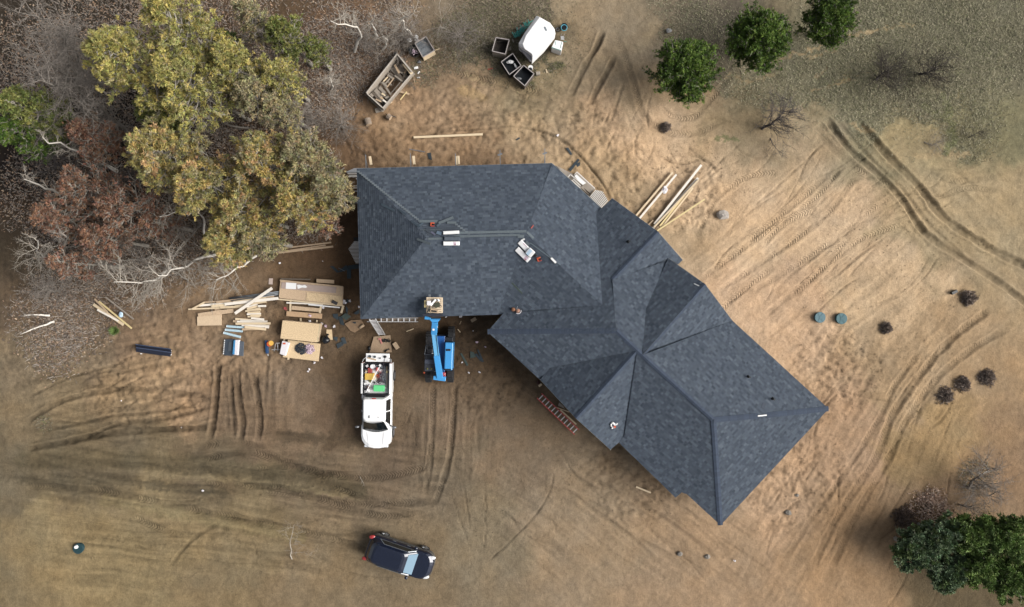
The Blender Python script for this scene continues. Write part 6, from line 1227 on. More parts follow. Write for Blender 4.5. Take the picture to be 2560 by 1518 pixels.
for s in (-1, 1):
    q = [(-1.55, .845, 1.05), (.95, .845, 1.05), (.45, .735, 1.36), (-1.2, .735, 1.38)]; g = Geo(); v = [T2(x, s * y + s * .015, z) for x, y, z in q] + [T2(x, s * y - s * .05, z - .02) for x, y, z in q]; g.add(v, [(0, 1, 2, 3), (7, 6, 5, 4), (0, 4, 5, 1), (1, 5, 6, 2), (2, 6, 7, 3), (3, 7, 4, 0)]); build(g, 'side_window', m_gl, car)
    for a_, b_ in ((0, 1), (1, 2), (2, 3), (3, 0)): build(Geo().bar(v[a_] , v[b_], .03, .03), 'window_trim', m_chrome, car)
    for x in (-1.42, 1.40):
        cc = T2(x, s * .86, .34); ax = R2 @ Vector((0, 1, 0)); w_ = build(Geo().tube([cc - ax * .11, cc + ax * .11], .34, 24), 'wheel', m_tyre, car, bevel=.03); build(Geo().tube([cc + ax * s * .10, cc + ax * s * .12], .24, 18), 'rim', m_chrome, w_)
        for k in range(5):
            a = 2 * math.pi * k / 5; d = R2 @ Vector((math.cos(a), 0, 0)) + Vector((0, 0, math.sin(a))); build(Geo().bar(cc + ax * s * .125, cc + ax * s * .125 + d * .22, .04, .02), 'spoke', m_rim, w_)
    build(Geo().bar(T2(-1.9, s * .945, .62), T2(1.9, s * .945, .62), .03, .03), 'sill_trim', m_chrome, car)
    for x in (-.65, .35): build(Geo().bar(T2(x - .1, s * .95, .9), T2(x + .12, s * .95, .9), .04, .04), 'door_handle', m_chrome, car)
    build(Geo().blob(T2(-2.13, s * .74, .93), (.22, .14, .1), 1, .03, 12, 7), 'tail_light', m_lampr, car, smooth=True); build(Geo().blob(T2(2.02, s * .66, .86), (.28, .14, .09), 2, .03, 12, 7), 'headlight', m_lampw, car, smooth=True); build(Geo().blob(T2(.85, s * 1.02, 1.08), (.12, .12, .08), 2, .03, 12, 7), 'mirror', m_navyp, car, smooth=True)
q = [(1.12, .72, 1.08), (1.12, -.72, 1.08), (.55, -.60, 1.42), (.55, .60, 1.42)]; g = Geo(); v = [T2(*p) for p in q]; g.add(v + [p - Vector((0, 0, .04)) for p in v], [(0, 1, 2, 3)[::-1], (4, 5, 6, 7), (0, 4, 5, 1), (1, 5, 6, 2), (2, 6, 7, 3), (3, 7, 4, 0)]); build(g, 'windshield', M('sky_reflection_glass', (120, 150, 170), .05, spec=.9, coat=.8), car)  # sky reflection put into the windshield's colour; the other panes stay dark
q = [(-2.05, .66, 1.12), (-2.05, -.66, 1.12), (-1.72, -.55, 1.46), (-1.72, .55, 1.46)]; g = Geo(); v = [T2(*p) for p in q]; g.add(v + [p - Vector((0, 0, .04)) for p in v], [(0, 1, 2, 3), (7, 6, 5, 4), (0, 4, 5, 1), (1, 5, 6, 2), (2, 6, 7, 3), (3, 7, 4, 0)]); build(g, 'rear_window', m_gl, car)
# ------------------------------------------------------------------ trees, shrubs, litter
def tubes_np(segs, sides=4):
    """segs (n,8): p0 p1 r0 r1 -> verts, quads"""
    s = np.asarray(segs, float); n = len(s)
    p0, p1 = s[:, 0:3], s[:, 3:6]; d = p1 - p0; d /= np.maximum(np.linalg.norm(d, axis=1, keepdims=True), 1e-6)
    ref = np.where(np.abs(d[:, 2:3]) < .9, np.array([[0, 0, 1.]]), np.array([[1., 0, 0]]))
    x = np.cross(d, ref); x /= np.linalg.norm(x, axis=1, keepdims=True); y = np.cross(d, x)
    a = np.arange(sides) * 2 * np.pi / sides
    off = x[:, None] * np.cos(a)[None, :, None] + y[:, None] * np.sin(a)[None, :, None]
    v = np.concatenate([p0[:, None] + off * s[:, 6][:, None, None], p1[:, None] + off * s[:, 7][:, None, None]], 1)
    b = np.arange(n)[:, None] * 2 * sides; i = np.arange(sides)[None]; j = (i + 1) % sides
    f = np.stack([b + i, b + j, b + j + sides, b + i + sides], -1).reshape(-1, 4)
    return v.reshape(-1, 3), f
def tufts_np(pos, dirs, length, width, blades, spread, colr, rng):
    n = len(pos); d = dirs[:, None] + rng.normal(0, spread, (n, blades, 3)); d /= np.linalg.norm(d, axis=2, keepdims=True)
    L = length[:, None, None] * rng.uniform(.6, 1.15, (n, blades, 1))
    side = np.cross(d, rng.normal(0, 1, (n, blades, 3))); side /= np.maximum(np.linalg.norm(side, axis=2, keepdims=True), 1e-6)
    b0 = pos[:, None] + d * L * .08
    v = np.stack([b0 - side * width * .5, b0 + side * width * .5, pos[:, None] + d * L * .6 + side * width * .6, pos[:, None] + d * L], 2)
    v = v.reshape(-1, 3); k = np.arange(n * blades)[:, None] * 4
    f = k + np.array([[0, 1, 2, 3]])
    c = np.repeat(colr, blades * 4, axis=0)
    return v, f, c
m_leaf = M('needles', (120, 120, 60), .7, attr='col', var=.12, scale=3, spec=.2)
m_bark_grey = M('bark_grey', (128, 122, 114), .95, var=.2, scale=6); m_bark_brown = M('bark_brown', (100, 84, 70), .95, var=.2, scale=6)
m_bark_pale = M('bark_pale_grey', (158, 152, 142), .95, var=.15, scale=6); m_birch = M('birch_bark', (228, 222, 212), .8, var=.16, scale=5, stretch=(1, 1, 1)); m_twig = M('twigs_grey', (142, 134, 126), .95, var=.12, scale=2); m_twig_d = M('twigs_dark', (92, 86, 84), .95, var=.15, scale=2)
m_twig_w = M('twigs_pale', (176, 168, 156), .9, var=.12, scale=2)
def acol(rgb): return np.array(A(*[min(250, v * 1.20) for v in rgb]))
def unit(v): return v / np.linalg.norm(v, axis=-1, keepdims=True)
def pine(name, px, py, R, h, cols, label, cat='pine tree', n=3000, seed=0, cz=.72, group=None, bare=.35, tl=.19, tw=.036, base=None, up=.5, bark=None, shape=.75, nbm=1.0, rag=.28):
    rng = np.random.default_rng(seed); c = P(px, py, h * cz); bx, by = (c.x, c.y)
    t = thing(name, (bx, by, 0), label, cat, group); base0 = np.array([bx, by, 0.]); segs = []
    lean = rng.normal(0, .15, 2)
    def ax(z): return base0 + np.array([lean[0] * z / h, lean[1] * z / h, z])
    for k in range(8): segs.append([*ax(h * k / 8 * .97), *ax(h * (k + 1) / 8 * .97), .16 * (1 - k / 8.6), .16 * (1 - (k + 1) / 8.6)])
    TPn = []; TD = []; TC = []
    nb = int((46 * (R / 2.5) ** .7 + 10) * nbm); per = max(4, int(n * 1.35) // nb)
    for b in range(nb):
        f = b / (nb - 1); z = h * (.42 + .56 * f); az = b * 2.399 + rng.normal(0, .35)
        prof = (1 - (f ** 1.6)) ** shape * (.62 + .38 * min(1, f * 3)) if shape > 0 else 1
        L = R * max(.14, prof) * rng.uniform(1 - rag, 1.12)
        a0 = ax(z); d = np.array([math.cos(az), math.sin(az), rng.uniform(.02, .30)]); K = 6; pts = [a0]
        for k in range(K):
            d = unit(d + np.array([0, 0, .10 * up]) + rng.normal(0, .10, 3)); pts.append(pts[-1] + d * L / K)
        for k in range(K): segs.append([*pts[k], *pts[k + 1], .035 * (1 - k / K) + .010, .035 * (1 - (k + 1) / K) + .008])
        pts = np.array(pts)
        ns = 9
        for s_ in range(ns):      # side shoots
            u = rng.uniform(.22, 1.0) * K; i = min(int(u), K - 1); q = pts[i] + (pts[i + 1] - pts[i]) * (u - i)
            sd_ = unit(np.array([math.cos(az + rng.choice([-1, 1]) * rng.uniform(.5, 1.1)), math.sin(az + rng.choice([-1, 1]) * rng.uniform(.5, 1.1)), rng.uniform(.1, .5)])); Ls = L * .32 * rng.uniform(.5, 1.1)
            e = q + sd_ * Ls; segs.append([*q, *e, .018, .010]); e2 = q + (e - q) * .5; segs.append([*e2, *(e2 + (e - q) * .45 + rng.normal(0, .12, 3)), .012, .008])
            m_ = max(1, int(per / ns * rng.uniform(.4, 1.6)))
            w_ = rng.uniform(bare, 1.08, m_); pp = q + (e - q) * w_[:, None] + rng.normal(0, .07, (m_, 3))
            TPn.append(pp); TD.append(np.tile(unit(sd_ + np.array([0, 0, up])), (m_, 1)))
            base_c = cols[int(rng.integers(len(cols)))]; cc = acol(base_c)[None] * (1 + rng.normal(0, .17, (m_, 1))) * (1 + rng.normal(0, .05, (m_, 3)))
            TC.append(cc)
    pos = np.concatenate(TPn); dr = np.concatenate(TD); cc = np.clip(np.concatenate(TC), .004, .8)
    v, f = tubes_np(segs, 5); np_mesh('trunk', v, f, bark or m_bark_pale, t)
    v, f, c_ = tufts_np(pos, dr, np.full(len(pos), tl), tw, 8, .6, cc, rng); np_mesh('crown', v, f, m_leaf, t, col=c_)
    return t
YG = [(158, 150, 88), (142, 137, 80), (172, 160, 96), (124, 124, 76), (136, 134, 84), (150, 142, 100)]
GO = [(170, 152, 92), (154, 140, 88), (146, 134, 84), (134, 130, 84), (166, 138, 98), (128, 124, 82), (150, 142, 112)]
DU = [(148, 142, 104), (136, 130, 98), (152, 138, 104), (122, 120, 92), (140, 128, 104)]
GR = [(112, 116, 66), (98, 106, 58), (126, 126, 72), (88, 96, 54)]
DG = [(62, 84, 34), (78, 98, 40), (52, 72, 30), (92, 108, 48)]
RU = [(116, 86, 70), (130, 98, 78), (100, 76, 64), (112, 90, 76)]
PG = 'pines of the forest at upper left'
k_ = 0
for (px, py, R, h, cl, n, lb, ex) in (
    (340, 165, 3.0, 12.0, YG, 4600, 'yellow green pine crown nearest the upper left birches', {}),
    (478, 205, 2.7, 11.0, YG, 4000, 'yellow green pine right of the largest upper left crown', {}),
    (590, 180, 1.8, 9.5, YG, 2200, 'smaller yellow green pine above the clearing in the forest', {}),
    (450, 62, 2.3, 12.0, YG, 2800, 'yellow pine cut by the top edge', {}),
    (640, 250, 1.6, 8.5, DU, 1700, 'low yellowish pine between the two big crown groups', {}),
    (395, 290, 1.4, 7.0, GR, 1700, 'short green pine beneath the upper left crowns', {}),
    (415, 390, 2.6, 11.0, GO, 4000, 'golden pine at the left of the middle crown group', {}),
    (520, 455, 2.5, 10.5, GO, 3800, 'golden pine in the centre of the middle crown group', {}),
    (650, 405, 2.4, 10.0, GO, 3300, 'golden pine in the upper middle of the forest', {}),
    (760, 400, 1.9, 9.0, DU, 2200, 'dull yellow pine above the porch corner', {}),
    (745, 510, 2.0, 9.0, GO, 2500, 'golden pine left of the porch corner', {}),
    (826, 472, 1.8, 8.0, DU, 2000, 'sparse greyish pine touching the western roof edge', {}),
    (620, 540, 2.0, 9.0, GO, 2800, 'golden pine at the lower end of the middle group', {}),
    (560, 615, 1.7, 8.0, GO, 2200, 'lowest golden pine above the bare birches', {}),
    (655, 600, 1.3, 7.0, DU, 1200, 'thin dull pine above the three forest planks', {}),
    (700, 185, 1.5, 7.5, YG, 1300, 'loose yellow green pine over brown litter', {}),
    (715, 90, 1.5, 7.0, GR, 1500, 'green pine near the top left of the litter slope', {}),
    (790, 130, 1.0, 4.5, GR, 600, 'small thin green pine on the litter slope', {}),
    (565, 108, .9, 5.0, DG, 900, 'small dark green pine behind the yellow crowns', {}),
    (640, 60, 1.3, 8.0, DU, 900, 'yellowish pine at the top edge left of the green one', {}),
    (92, 285, 1.9, 8.5, GR, 2200, 'green pine on the left edge below the grey trees', {'tw': .05}),
    (60, 330, 1.6, 8.0, DG, 1500, 'dark green pine beyond the left edge', {}),
    (708, 270, 1.3, 7, DU, 1000, 'low yellowish pine by the brown slope edge', {})):
    pine('pine_tree', px, py, R, h, cl, lb, n=n, seed=100 + k_, group=PG, **ex); k_ += 1
for (px, py, R, h, lb) in ((225, 470, 2.1, 8, 'russet dead pine left of the golden crowns'), (320, 520, 2.2, 8, 'largest russet dead pine below the golden crowns'), (150, 540, 1.9, 8, 'russet dead pine near the left edge'), (230, 350, 1.6, 7, 'russet dead pine beside the white birch'), (250, 600, 1.7, 7, 'russet dead pine above the split log'), (395, 560, 1.3, 6, 'small russet dead pine by the bare birches'), (180, 660, 1.3, 7, 'russet dead pine with a pale bare trunk at left'), (810, 560, 1.1, 4.5, 'low russet shrubby pine beside the west wall path')):
    pine('dead_pine', px, py, R, h, RU, lb, 'dead pine tree', n=1150 if R > 1.5 else 600, seed=200 + k_, group='russet dead pines', tl=.17, tw=.038, bare=.3); k_ += 1
SPC = [(76, 98, 42), (92, 114, 50), (66, 86, 38), (106, 126, 60)]
pine('spruce_tree', 1702, 184, 2.15, 4.6, SPC, 'full green spruce standing free on the sand at top', 'spruce tree', n=13000, seed=301, cz=.45, tl=.14, tw=.032, bare=.10, up=.2, shape=.62, nbm=2.4, rag=.14)
pine('spruce_tree', 1880, 110, 2.15, 4.6, SPC, 'green spruce right of the free standing one', 'spruce tree', n=13000, seed=302, cz=.45, tl=.14, tw=.032, bare=.10, up=.2, shape=.62, nbm=2.4, rag=.14)
pine('spruce_tree', 2058, 62, 1.75, 4.0, SPC, 'green spruce cut by the top edge on the right', 'spruce tree', n=8500, seed=303, cz=.45, tl=.14, tw=.032, bare=.10, up=.2, shape=.62, nbm=2.4, rag=.14)
BG = [(104, 122, 92), (116, 132, 104), (92, 108, 80), (98, 114, 74)]; G2_ = [(104, 124, 70), (114, 134, 76), (92, 110, 64)]
for (px, py, R, h, cl, lb) in ((2268, 1365, 1.45, 2.6, BG, 'bluish green young pine lowest left in the lower right clump'), (2330, 1330, 1.5, 2.8, BG, 'bluish green young pine in the middle of the lower right clump'), (2345, 1415, 1.5, 2.8, BG, 'bluish green young pine below the middle one'), (2410, 1325, 1.6, 3.0, G2_, 'bright green young pine upper right in the clump'), (2425, 1400, 1.6, 3.0, G2_, 'bright green young pine lower right in the clump'), (2480, 1330, 1.7, 3.2, G2_, 'green young pine at the right edge of the clump'), (2500, 1430, 1.7, 3.2, G2_, 'green young pine in the lower right corner')):
    pine('young_pine_tree', px, py, R, h, cl, lb, 'young pine', n=4200, seed=320 + k_, cz=.5, group='young pines at lower right', tl=.2, tw=.055, bare=.15, up=.7, shape=.55); k_ += 1

def bare(name, base, top, label, cat='bare tree', seed=0, R=1.8, r0=.09, bark=None, twig=None, nb=16, depth=3, group=None, zt=None, spread=.75, start=.35, curve=.1, parts=('trunk', 'crown'), droop=0.0):
    """base (px,py) on the ground, top (px,py,z)"""
    rng = np.random.default_rng(seed); b0 = np.array(P(base[0], base[1], 0)); t0 = np.array(P(*top)); L = np.linalg.norm(t0 - b0)
    t = thing(name, tuple(b0), label, cat, group); K = 9; pts = [b0]; bend = rng.normal(0, curve, 3) * L; bend[2] *= .2
    for k in range(1, K + 1):
        u = k / K; pts.append(b0 + (t0 - b0) * u + bend * math.sin(math.pi * u) + rng.normal(0, .012 * L, 3) * (u < 1))
    tr = [[*pts[k], *pts[k + 1], r0 * (1 - .82 * k / K), r0 * (1 - .82 * (k + 1) / K)] for k in range(K)]
    tw = []
    def grow(p, d, ln, r, dep):
        n_ = 4; q = p
        for k in range(n_):
            d = unit(d + rng.normal(0, .16, 3) + np.array([0, 0, -droop])); e = q + d * ln / n_; e[2] = max(e[2], .05); tw.append([*q, *e, r * (1 - .2 * k), r * (1 - .2 * (k + 1))])
            if dep > 0:
                for _ in range(2 if dep > 1 else 2):
                    if rng.random() < .8:
                        dd = unit(d + rng.normal(0, spread, 3)); grow(e, dd, ln * rng.uniform(.4, .62), r * .5, dep - 1)
            q = e
    dtr = (t0 - b0) / L
    for b in range(nb):
        u = start + (1 - start) * (b + .5) / nb; i = min(int(u * K), K - 1); p = pts[i] + (pts[i + 1] - pts[i]) * (u * K - i)
        sd_ = rng.normal(0, 1, 3); sd_ -= dtr * sd_.dot(dtr); sd_ = unit(sd_); d = unit(sd_ + dtr * rng.uniform(.3, 1.0))
        grow(p, d, R * (1 - .45 * u) * rng.uniform(.5, 1.05), r0 * .30, depth - 1)
    v, f = tubes_np(tr, 7); np_mesh(parts[0], v, f, bark or m_birch, t, smooth=True)
    v, f = tubes_np(tw, 3); v = v; np_mesh(parts[1], v, f, twig or m_twig, t)
    return t
# pale birches leaning away at left and middle left
bare('birch_tree', (292, 428), (106, 343, 6.8), 'white birch slanting across the dark forest at left', seed=1, R=1.5, r0=.13, nb=9, twig=m_twig_w, start=.3, curve=.02)
bare('birch_tree', (205, 500), (60, 448, 6.5), 'white birch trunk entering from the left edge', seed=2, R=1.2, r0=.13, nb=6, twig=m_twig_w, curve=.02)
bare('birch_tree', (425, 668), (285, 705, 5.6), 'pale birch whose twigs hang over the lumber clearing at left', seed=3, R=2.0, r0=.11, nb=18, twig=m_twig_w, spread=.6, curve=.03)
bare('birch_tree', (548, 628), (395, 690, 6.0), 'pale speckled birch in the middle of the bare group', seed=4, R=2.3, r0=.12, nb=20, twig=m_twig_w, spread=.6, curve=.03)
bare('birch_tree', (640, 640), (540, 700, 4.8), 'pale birch nearest the middle heap of lumber', seed=5, R=2.2, r0=.09, nb=16, twig=m_twig_w, spread=.6, curve=.03)
bare('birch_tree', (512, 597), (398, 542, 6.2), 'thin birch forking towards the golden pines', seed=6, R=1.4, r0=.08, nb=10, twig=m_twig_w)
bare('bare_tree', (470, 700), (330, 640, 5), 'fine grey bare tree between the two pale birches', seed=7, R=2.0, r0=.06, nb=18, bark=m_bark_grey, twig=m_twig)
bare('bare_tree', (380, 640), (240, 610, 5), 'grey bare tree above the split log', seed=8, R=1.8, r0=.07, nb=14, bark=m_bark_grey, twig=m_twig)
bare('bare_tree', (192, 688), (172, 590, 7), 'thick grey trunk rising from litter at far left', seed=9, R=1.3, r0=.2, nb=8, bark=m_bark_grey, twig=m_twig)
bare('bare_tree', (180, 640), (95, 600, 7), 'pale bare tree on the left edge', seed=10, R=2.0, r0=.08, nb=16, twig=m_twig_w)
bare('birch_tree', (124, 789), (60, 788, 1.2), 'white birch stem entering low on the left edge', seed=11, R=.5, r0=.08, nb=4, curve=.01); bare('birch_tree', (136, 804), (50, 836, 1.2), 'second white birch stem low on the left edge', seed=12, R=.5, r0=.08, nb=4, curve=.01)
for i, (b_, t_, lb, dk_) in enumerate((((170, 300), (80, 200, 6), 'grey brushy tree low among the corner trees', 0), ((240, 200), (160, 110, 7), 'grey brushy tree between corner and yellow crowns', 0), ((300, 300), (235, 240, 6), 'grey brushy tree under the slanting trunk', 0), ((140, 420), (85, 390, 5), 'dark bare tree on the forest floor near the left edge', 1), ((350, 460), (290, 430, 5), 'dark bare tree between russet and golden pines', 1), ((240, 690), (170, 680, 3), 'tangled grey brush at far left above the lumber', 0), ((330, 600), (260, 570, 4), 'tangled grey brush beside the russet pines', 0), ((150, 730), (100, 720, 2.5), 'thin grey brush on litter at far left', 0), ((500, 560), (440, 560, 4), 'grey brush where golden pines meet birches', 0), ((640, 150), (590, 120, 5), 'dark grey tree between yellow crowns at top', 1), ((690, 480), (660, 470, 5), 'grey dead sapling inside the lower crowns', 0), ((780, 300), (760, 280, 3), 'grey brush on the litter slope above the pines', 0), ((860, 320), (855, 310, 2), 'thin brush at the litter edge above the porch', 0), ((1000, 90), (1010, 70, 2), 'thin brush at the top by the junk heap', 0), ((1160, 90), (1155, 80, 1.5), 'thin brush at the top right of the crate', 0))):
    bare('bare_tree' if t_[2] > 3.5 else 'bare_shrub', b_, t_, lb, 'bare tree' if t_[2] > 3.5 else 'bare shrub', seed=400 + i, R=1.9, r0=.075, nb=26, bark=m_twig_d if dk_ else m_bark_grey, twig=m_twig_d if dk_ else m_twig, start=.05, spread=.7)
GT = 'grey bare trees in the upper left corner'
for i, (b_, t_) in enumerate((((330, 345), (95, 198, 9.0)), ((250, 240), (110, 90, 9)), ((300, 210), (175, 60, 9)), ((240, 300), (120, 150, 9)), ((210, 330), (60, 120, 9)), ((300, 380), (190, 250, 8)), ((260, 280), (170, 170, 8)), ((200, 200), (40, 30, 9)))):
    bare('bare_tree', b_, t_, ('long grey tree slanting to the left edge', 'grey bare tree in the very corner', 'grey bare tree nearest the yellow pine top', 'grey bare tree above the green edge pine', 'grey bare tree at the left edge above the green pine', 'grey bare tree over the dark forest floor', 'grey bare tree in the middle of the corner group', 'grey bare tree outermost in the upper left corner')[i], seed=20 + i, R=2.3, r0=.09 if i else .12, nb=20, bark=m_bark_grey, twig=m_twig, group=GT)
bare('birch_tree', (886, 130), (826, 52, 6), 'crooked white birch on the litter slope at top', seed=30, R=1.5, r0=.10, nb=10, twig=m_twig_w, start=.4)
bare('birch_tree', (944, 92), (936, 40, 5), 'short white birch stem at the top edge', seed=31, R=1.2, r0=.08, nb=8, twig=m_twig_w); bare('birch_tree', (957, 124), (955, 92, 3), 'thin white birch beside the rubble crate', seed=32, R=1.2, r0=.07, nb=12, twig=m_twig_w, start=.1)
bare('birch_tree', (830, 222), (822, 190, 3), 'tiny white birch with radiating twigs on the litter slope', seed=33, R=1.1, r0=.07, nb=16, twig=m_twig_w, start=.2)
bare('bare_shrub', (912, 128), (912, 105, 1.8), 'bare grey shrub left of the white birch stems', 'bare shrub', seed=34, R=1.5, r0=.05, nb=18, bark=m_twig, twig=m_twig, start=.0)
bare('bare_tree', (1030, 92), (1024, 40, 5), 'pale bare tree above the junk heap', seed=35, R=1.5, r0=.08, nb=14, twig=m_twig_w); bare('bare_shrub', (1112, 72), (1106, 55, 2), 'low pale shrub at the top edge right of the crate', 'bare shrub', seed=36, R=1.9, r0=.04, nb=14, twig=m_twig_w, bark=m_twig_w, start=0)
bare('bare_shrub', (985, 165), (990, 140, 2), 'fine bare shrub between wagon and shrub row', 'bare shrub', seed=37, R=1.0, r0=.03, nb=12, twig=m_twig, bark=m_twig, start=0)
bare('bare_tree', (760, 330), (700, 300, 5), 'grey bare sapling among the dull pines', seed=38, R=1.6, r0=.05, nb=16, twig=m_twig, bark=m_bark_grey); bare('bare_tree', (700, 150), (630, 80, 7), 'grey leaning sapling behind the green pine', seed=39, R=1.4, r0=.08, nb=12, twig=m_twig, bark=m_bark_grey); bare('bare_tree', (860, 420), (835, 400, 4), 'pale twiggy sapling at the porch corner', seed=40, R=1.4, r0=.05, nb=18, twig=m_twig, bark=m_twig)
bare('bare_tree', (620, 320), (540, 300, 7), 'grey bare tree in the gap between crown groups', seed=41, R=1.9, r0=.07, nb=18, twig=m_twig, bark=m_bark_grey); bare('bare_tree', (800, 560), (760, 540, 5), 'grey twiggy tree below the golden pines', seed=42, R=1.6, r0=.06, nb=16, twig=m_twig, bark=m_bark_grey)
bare('bare_shrub', (1905, 322), (1960, 275, 2.4), 'dark bare bush spreading on the sand edge', 'bare shrub', seed=50, R=1.9, r0=.10, nb=26, depth=3, bark=m_twig_d, twig=m_twig_d, start=0, spread=.5)
bare('bare_shrub', (1925, 345), (1958, 385, .8), 'low dark branch lying right below the bare bush', 'bare shrub', seed=51, R=.9, r0=.035, nb=14, bark=m_twig_d, twig=m_twig_d, start=.2, spread=.5)
bare('bare_shrub', (2190, 200), (2225, 175, 1.8), 'broad dark bush left half in the dry grass', 'bare shrub', seed=52, R=2.0, r0=.09, nb=26, depth=3, bark=m_twig_d, twig=M('twigs_darker', (74, 68, 62), .95), start=0, spread=.6); bare('bare_shrub', (2300, 185), (2345, 165, 1.8), 'broad dark bush right half in the dry grass', 'bare shrub', seed=53, R=1.9, r0=.09, nb=26, depth=3, bark=m_twig_d, twig=M('twigs_darker'), start=0, spread=.6)
bare('bare_shrub', (2420, 345), (2460, 325, 1.2), 'dark bush at the right edge of the grass', 'bare shrub', seed=54, R=1.2, r0=.03, nb=20, depth=3, bark=m_twig_d, twig=M('twigs_darker'), start=0, spread=.6); bare('bare_shrub', (2310, 355), (2350, 350, .6), 'low grey shrub on the grass edge above the sand', 'bare shrub', seed=55, R=1.2, r0=.03, nb=18, bark=m_twig, twig=m_twig, start=0)
bare('bare_tree', (2420, 1220), (2480, 1170, 2.6), 'grey bare tree at the lower right edge', seed=56, R=2.2, r0=.10, nb=24, depth=3, bark=m_twig, twig=m_twig, start=0, spread=.6); bare('bare_shrub', (2400, 1262), (2440, 1262, 1.2), 'wide grey brush between pinkish shrub and lower right tree', 'bare shrub', seed=157, R=1.6, r0=.06, nb=24, bark=m_twig, twig=m_twig, start=0)
bare('bare_shrub', (2470, 1240), (2500, 1230, 2), 'grey shrub behind the lower right bare tree', 'bare shrub', seed=57, R=1.6, r0=.04, nb=22, bark=m_twig, twig=m_twig, start=0)
bare('bare_tree', (730, 1398), (738, 1310, 2.6), 'thin bare sapling at the lower edge left of the car', seed=58, R=1.4, r0=.04, nb=8, twig=m_twig_w, bark=m_twig_w, start=.1, spread=.5); bare('fallen_branch', (1020 - 120, 1192), (912, 1214, .1), 'small pale twig on the soil below the pickup', 'branch', seed=59, R=.25, r0=.02, nb=3, twig=m_twig_w, bark=m_twig_w, parts=('stem', 'twigs'))
bare('fallen_branch', (230, 692), (282, 668, .4), 'yellowish fallen branch beside the split log', 'branch', seed=60, R=.6, r0=.03, nb=6, twig=m_twig_w, bark=m_tan, parts=('stem', 'twigs')); bare('fallen_branch', (690, 255), (795, 190, .6), 'long thin fallen stem on the litter slope', 'branch', seed=61, R=.3, r0=.035, nb=3, twig=m_twig, bark=m_bark_grey, parts=('stem', 'twigs'))
def bush(px, py, r, label, cols, seed, n=520, h=.32, name='heath_bush', tl=.15):
    r *= 1.12
    rng = np.random.default_rng(seed); t = thing(name, P(px, py, 0), label, 'bush'); c = np.array(P(px, py, 0))
    a = rng.uniform(0, 6.283, n); q = np.sqrt(rng.random(n)); e = .85 + .1 * np.sin(a * 3 + seed) + .08 * np.sin(a * 7 + seed * 2)
    e = e * (1 + .25 * np.cos(a - seed)) * rng.uniform(.6, 1.2, n); pos = c + np.stack([r * q * np.cos(a) * e, r * q * np.sin(a) * e, h * (1 - q ** 2) * rng.uniform(.2, 1, n)], 1); d = unit(np.stack([np.cos(a) * q, np.sin(a) * q, np.full(n, .6)], 1))
    cc = 1.45 * np.array([A(*cols[i % len(cols)]) for i in range(n)]) * (1 + rng.normal(0, .15, (n, 1)))
    v, f, c_ = tufts_np(pos, d, np.full(n, tl), .03, 4, .7, np.clip(cc, .004, .8), rng); np_mesh('foliage', v, f, m_leaf, t, col=c_)
    segs = [[*c, *(c + (p - c) * .9), .015, .005] for p in pos[:40]]; v, f = tubes_np(segs, 3); np_mesh('stems', v, f, m_twig_d, t)
DKB = [(126, 114, 106), (110, 100, 94), (146, 132, 120)]
for i, (x, y, r, lb) in enumerate(((2418, 747, .50, 'dark round heath bush beside the black box'), (2216, 822, .36, 'dark heath tuft below the green lids'), (2365, 990, .55, 'purplish bush left in the row near the right edge'), (2408, 958, .50, 'purplish bush in the middle of the row near the right edge'), (2466, 940, .55, 'purplish bush at the right edge'), (1662, 318, .3, 'brown tuft left below the free standing spruce'))): bush(x, y, r, lb, DKB, 70 + i)
bush(2325, 1262, 1.5, 'pinkish dead leaved shrub above the lower right pines', [(202, 178, 160), (186, 162, 146), (160, 142, 132), (214, 196, 180)], 80, 900, .5, 'dead_leaf_shrub', .14); bush(2255, 1290, .8, 'small greyish shrub left of the pinkish one', [(112, 98, 90), (92, 80, 72)], 81, 700, .5, 'dead_leaf_shrub', .12)

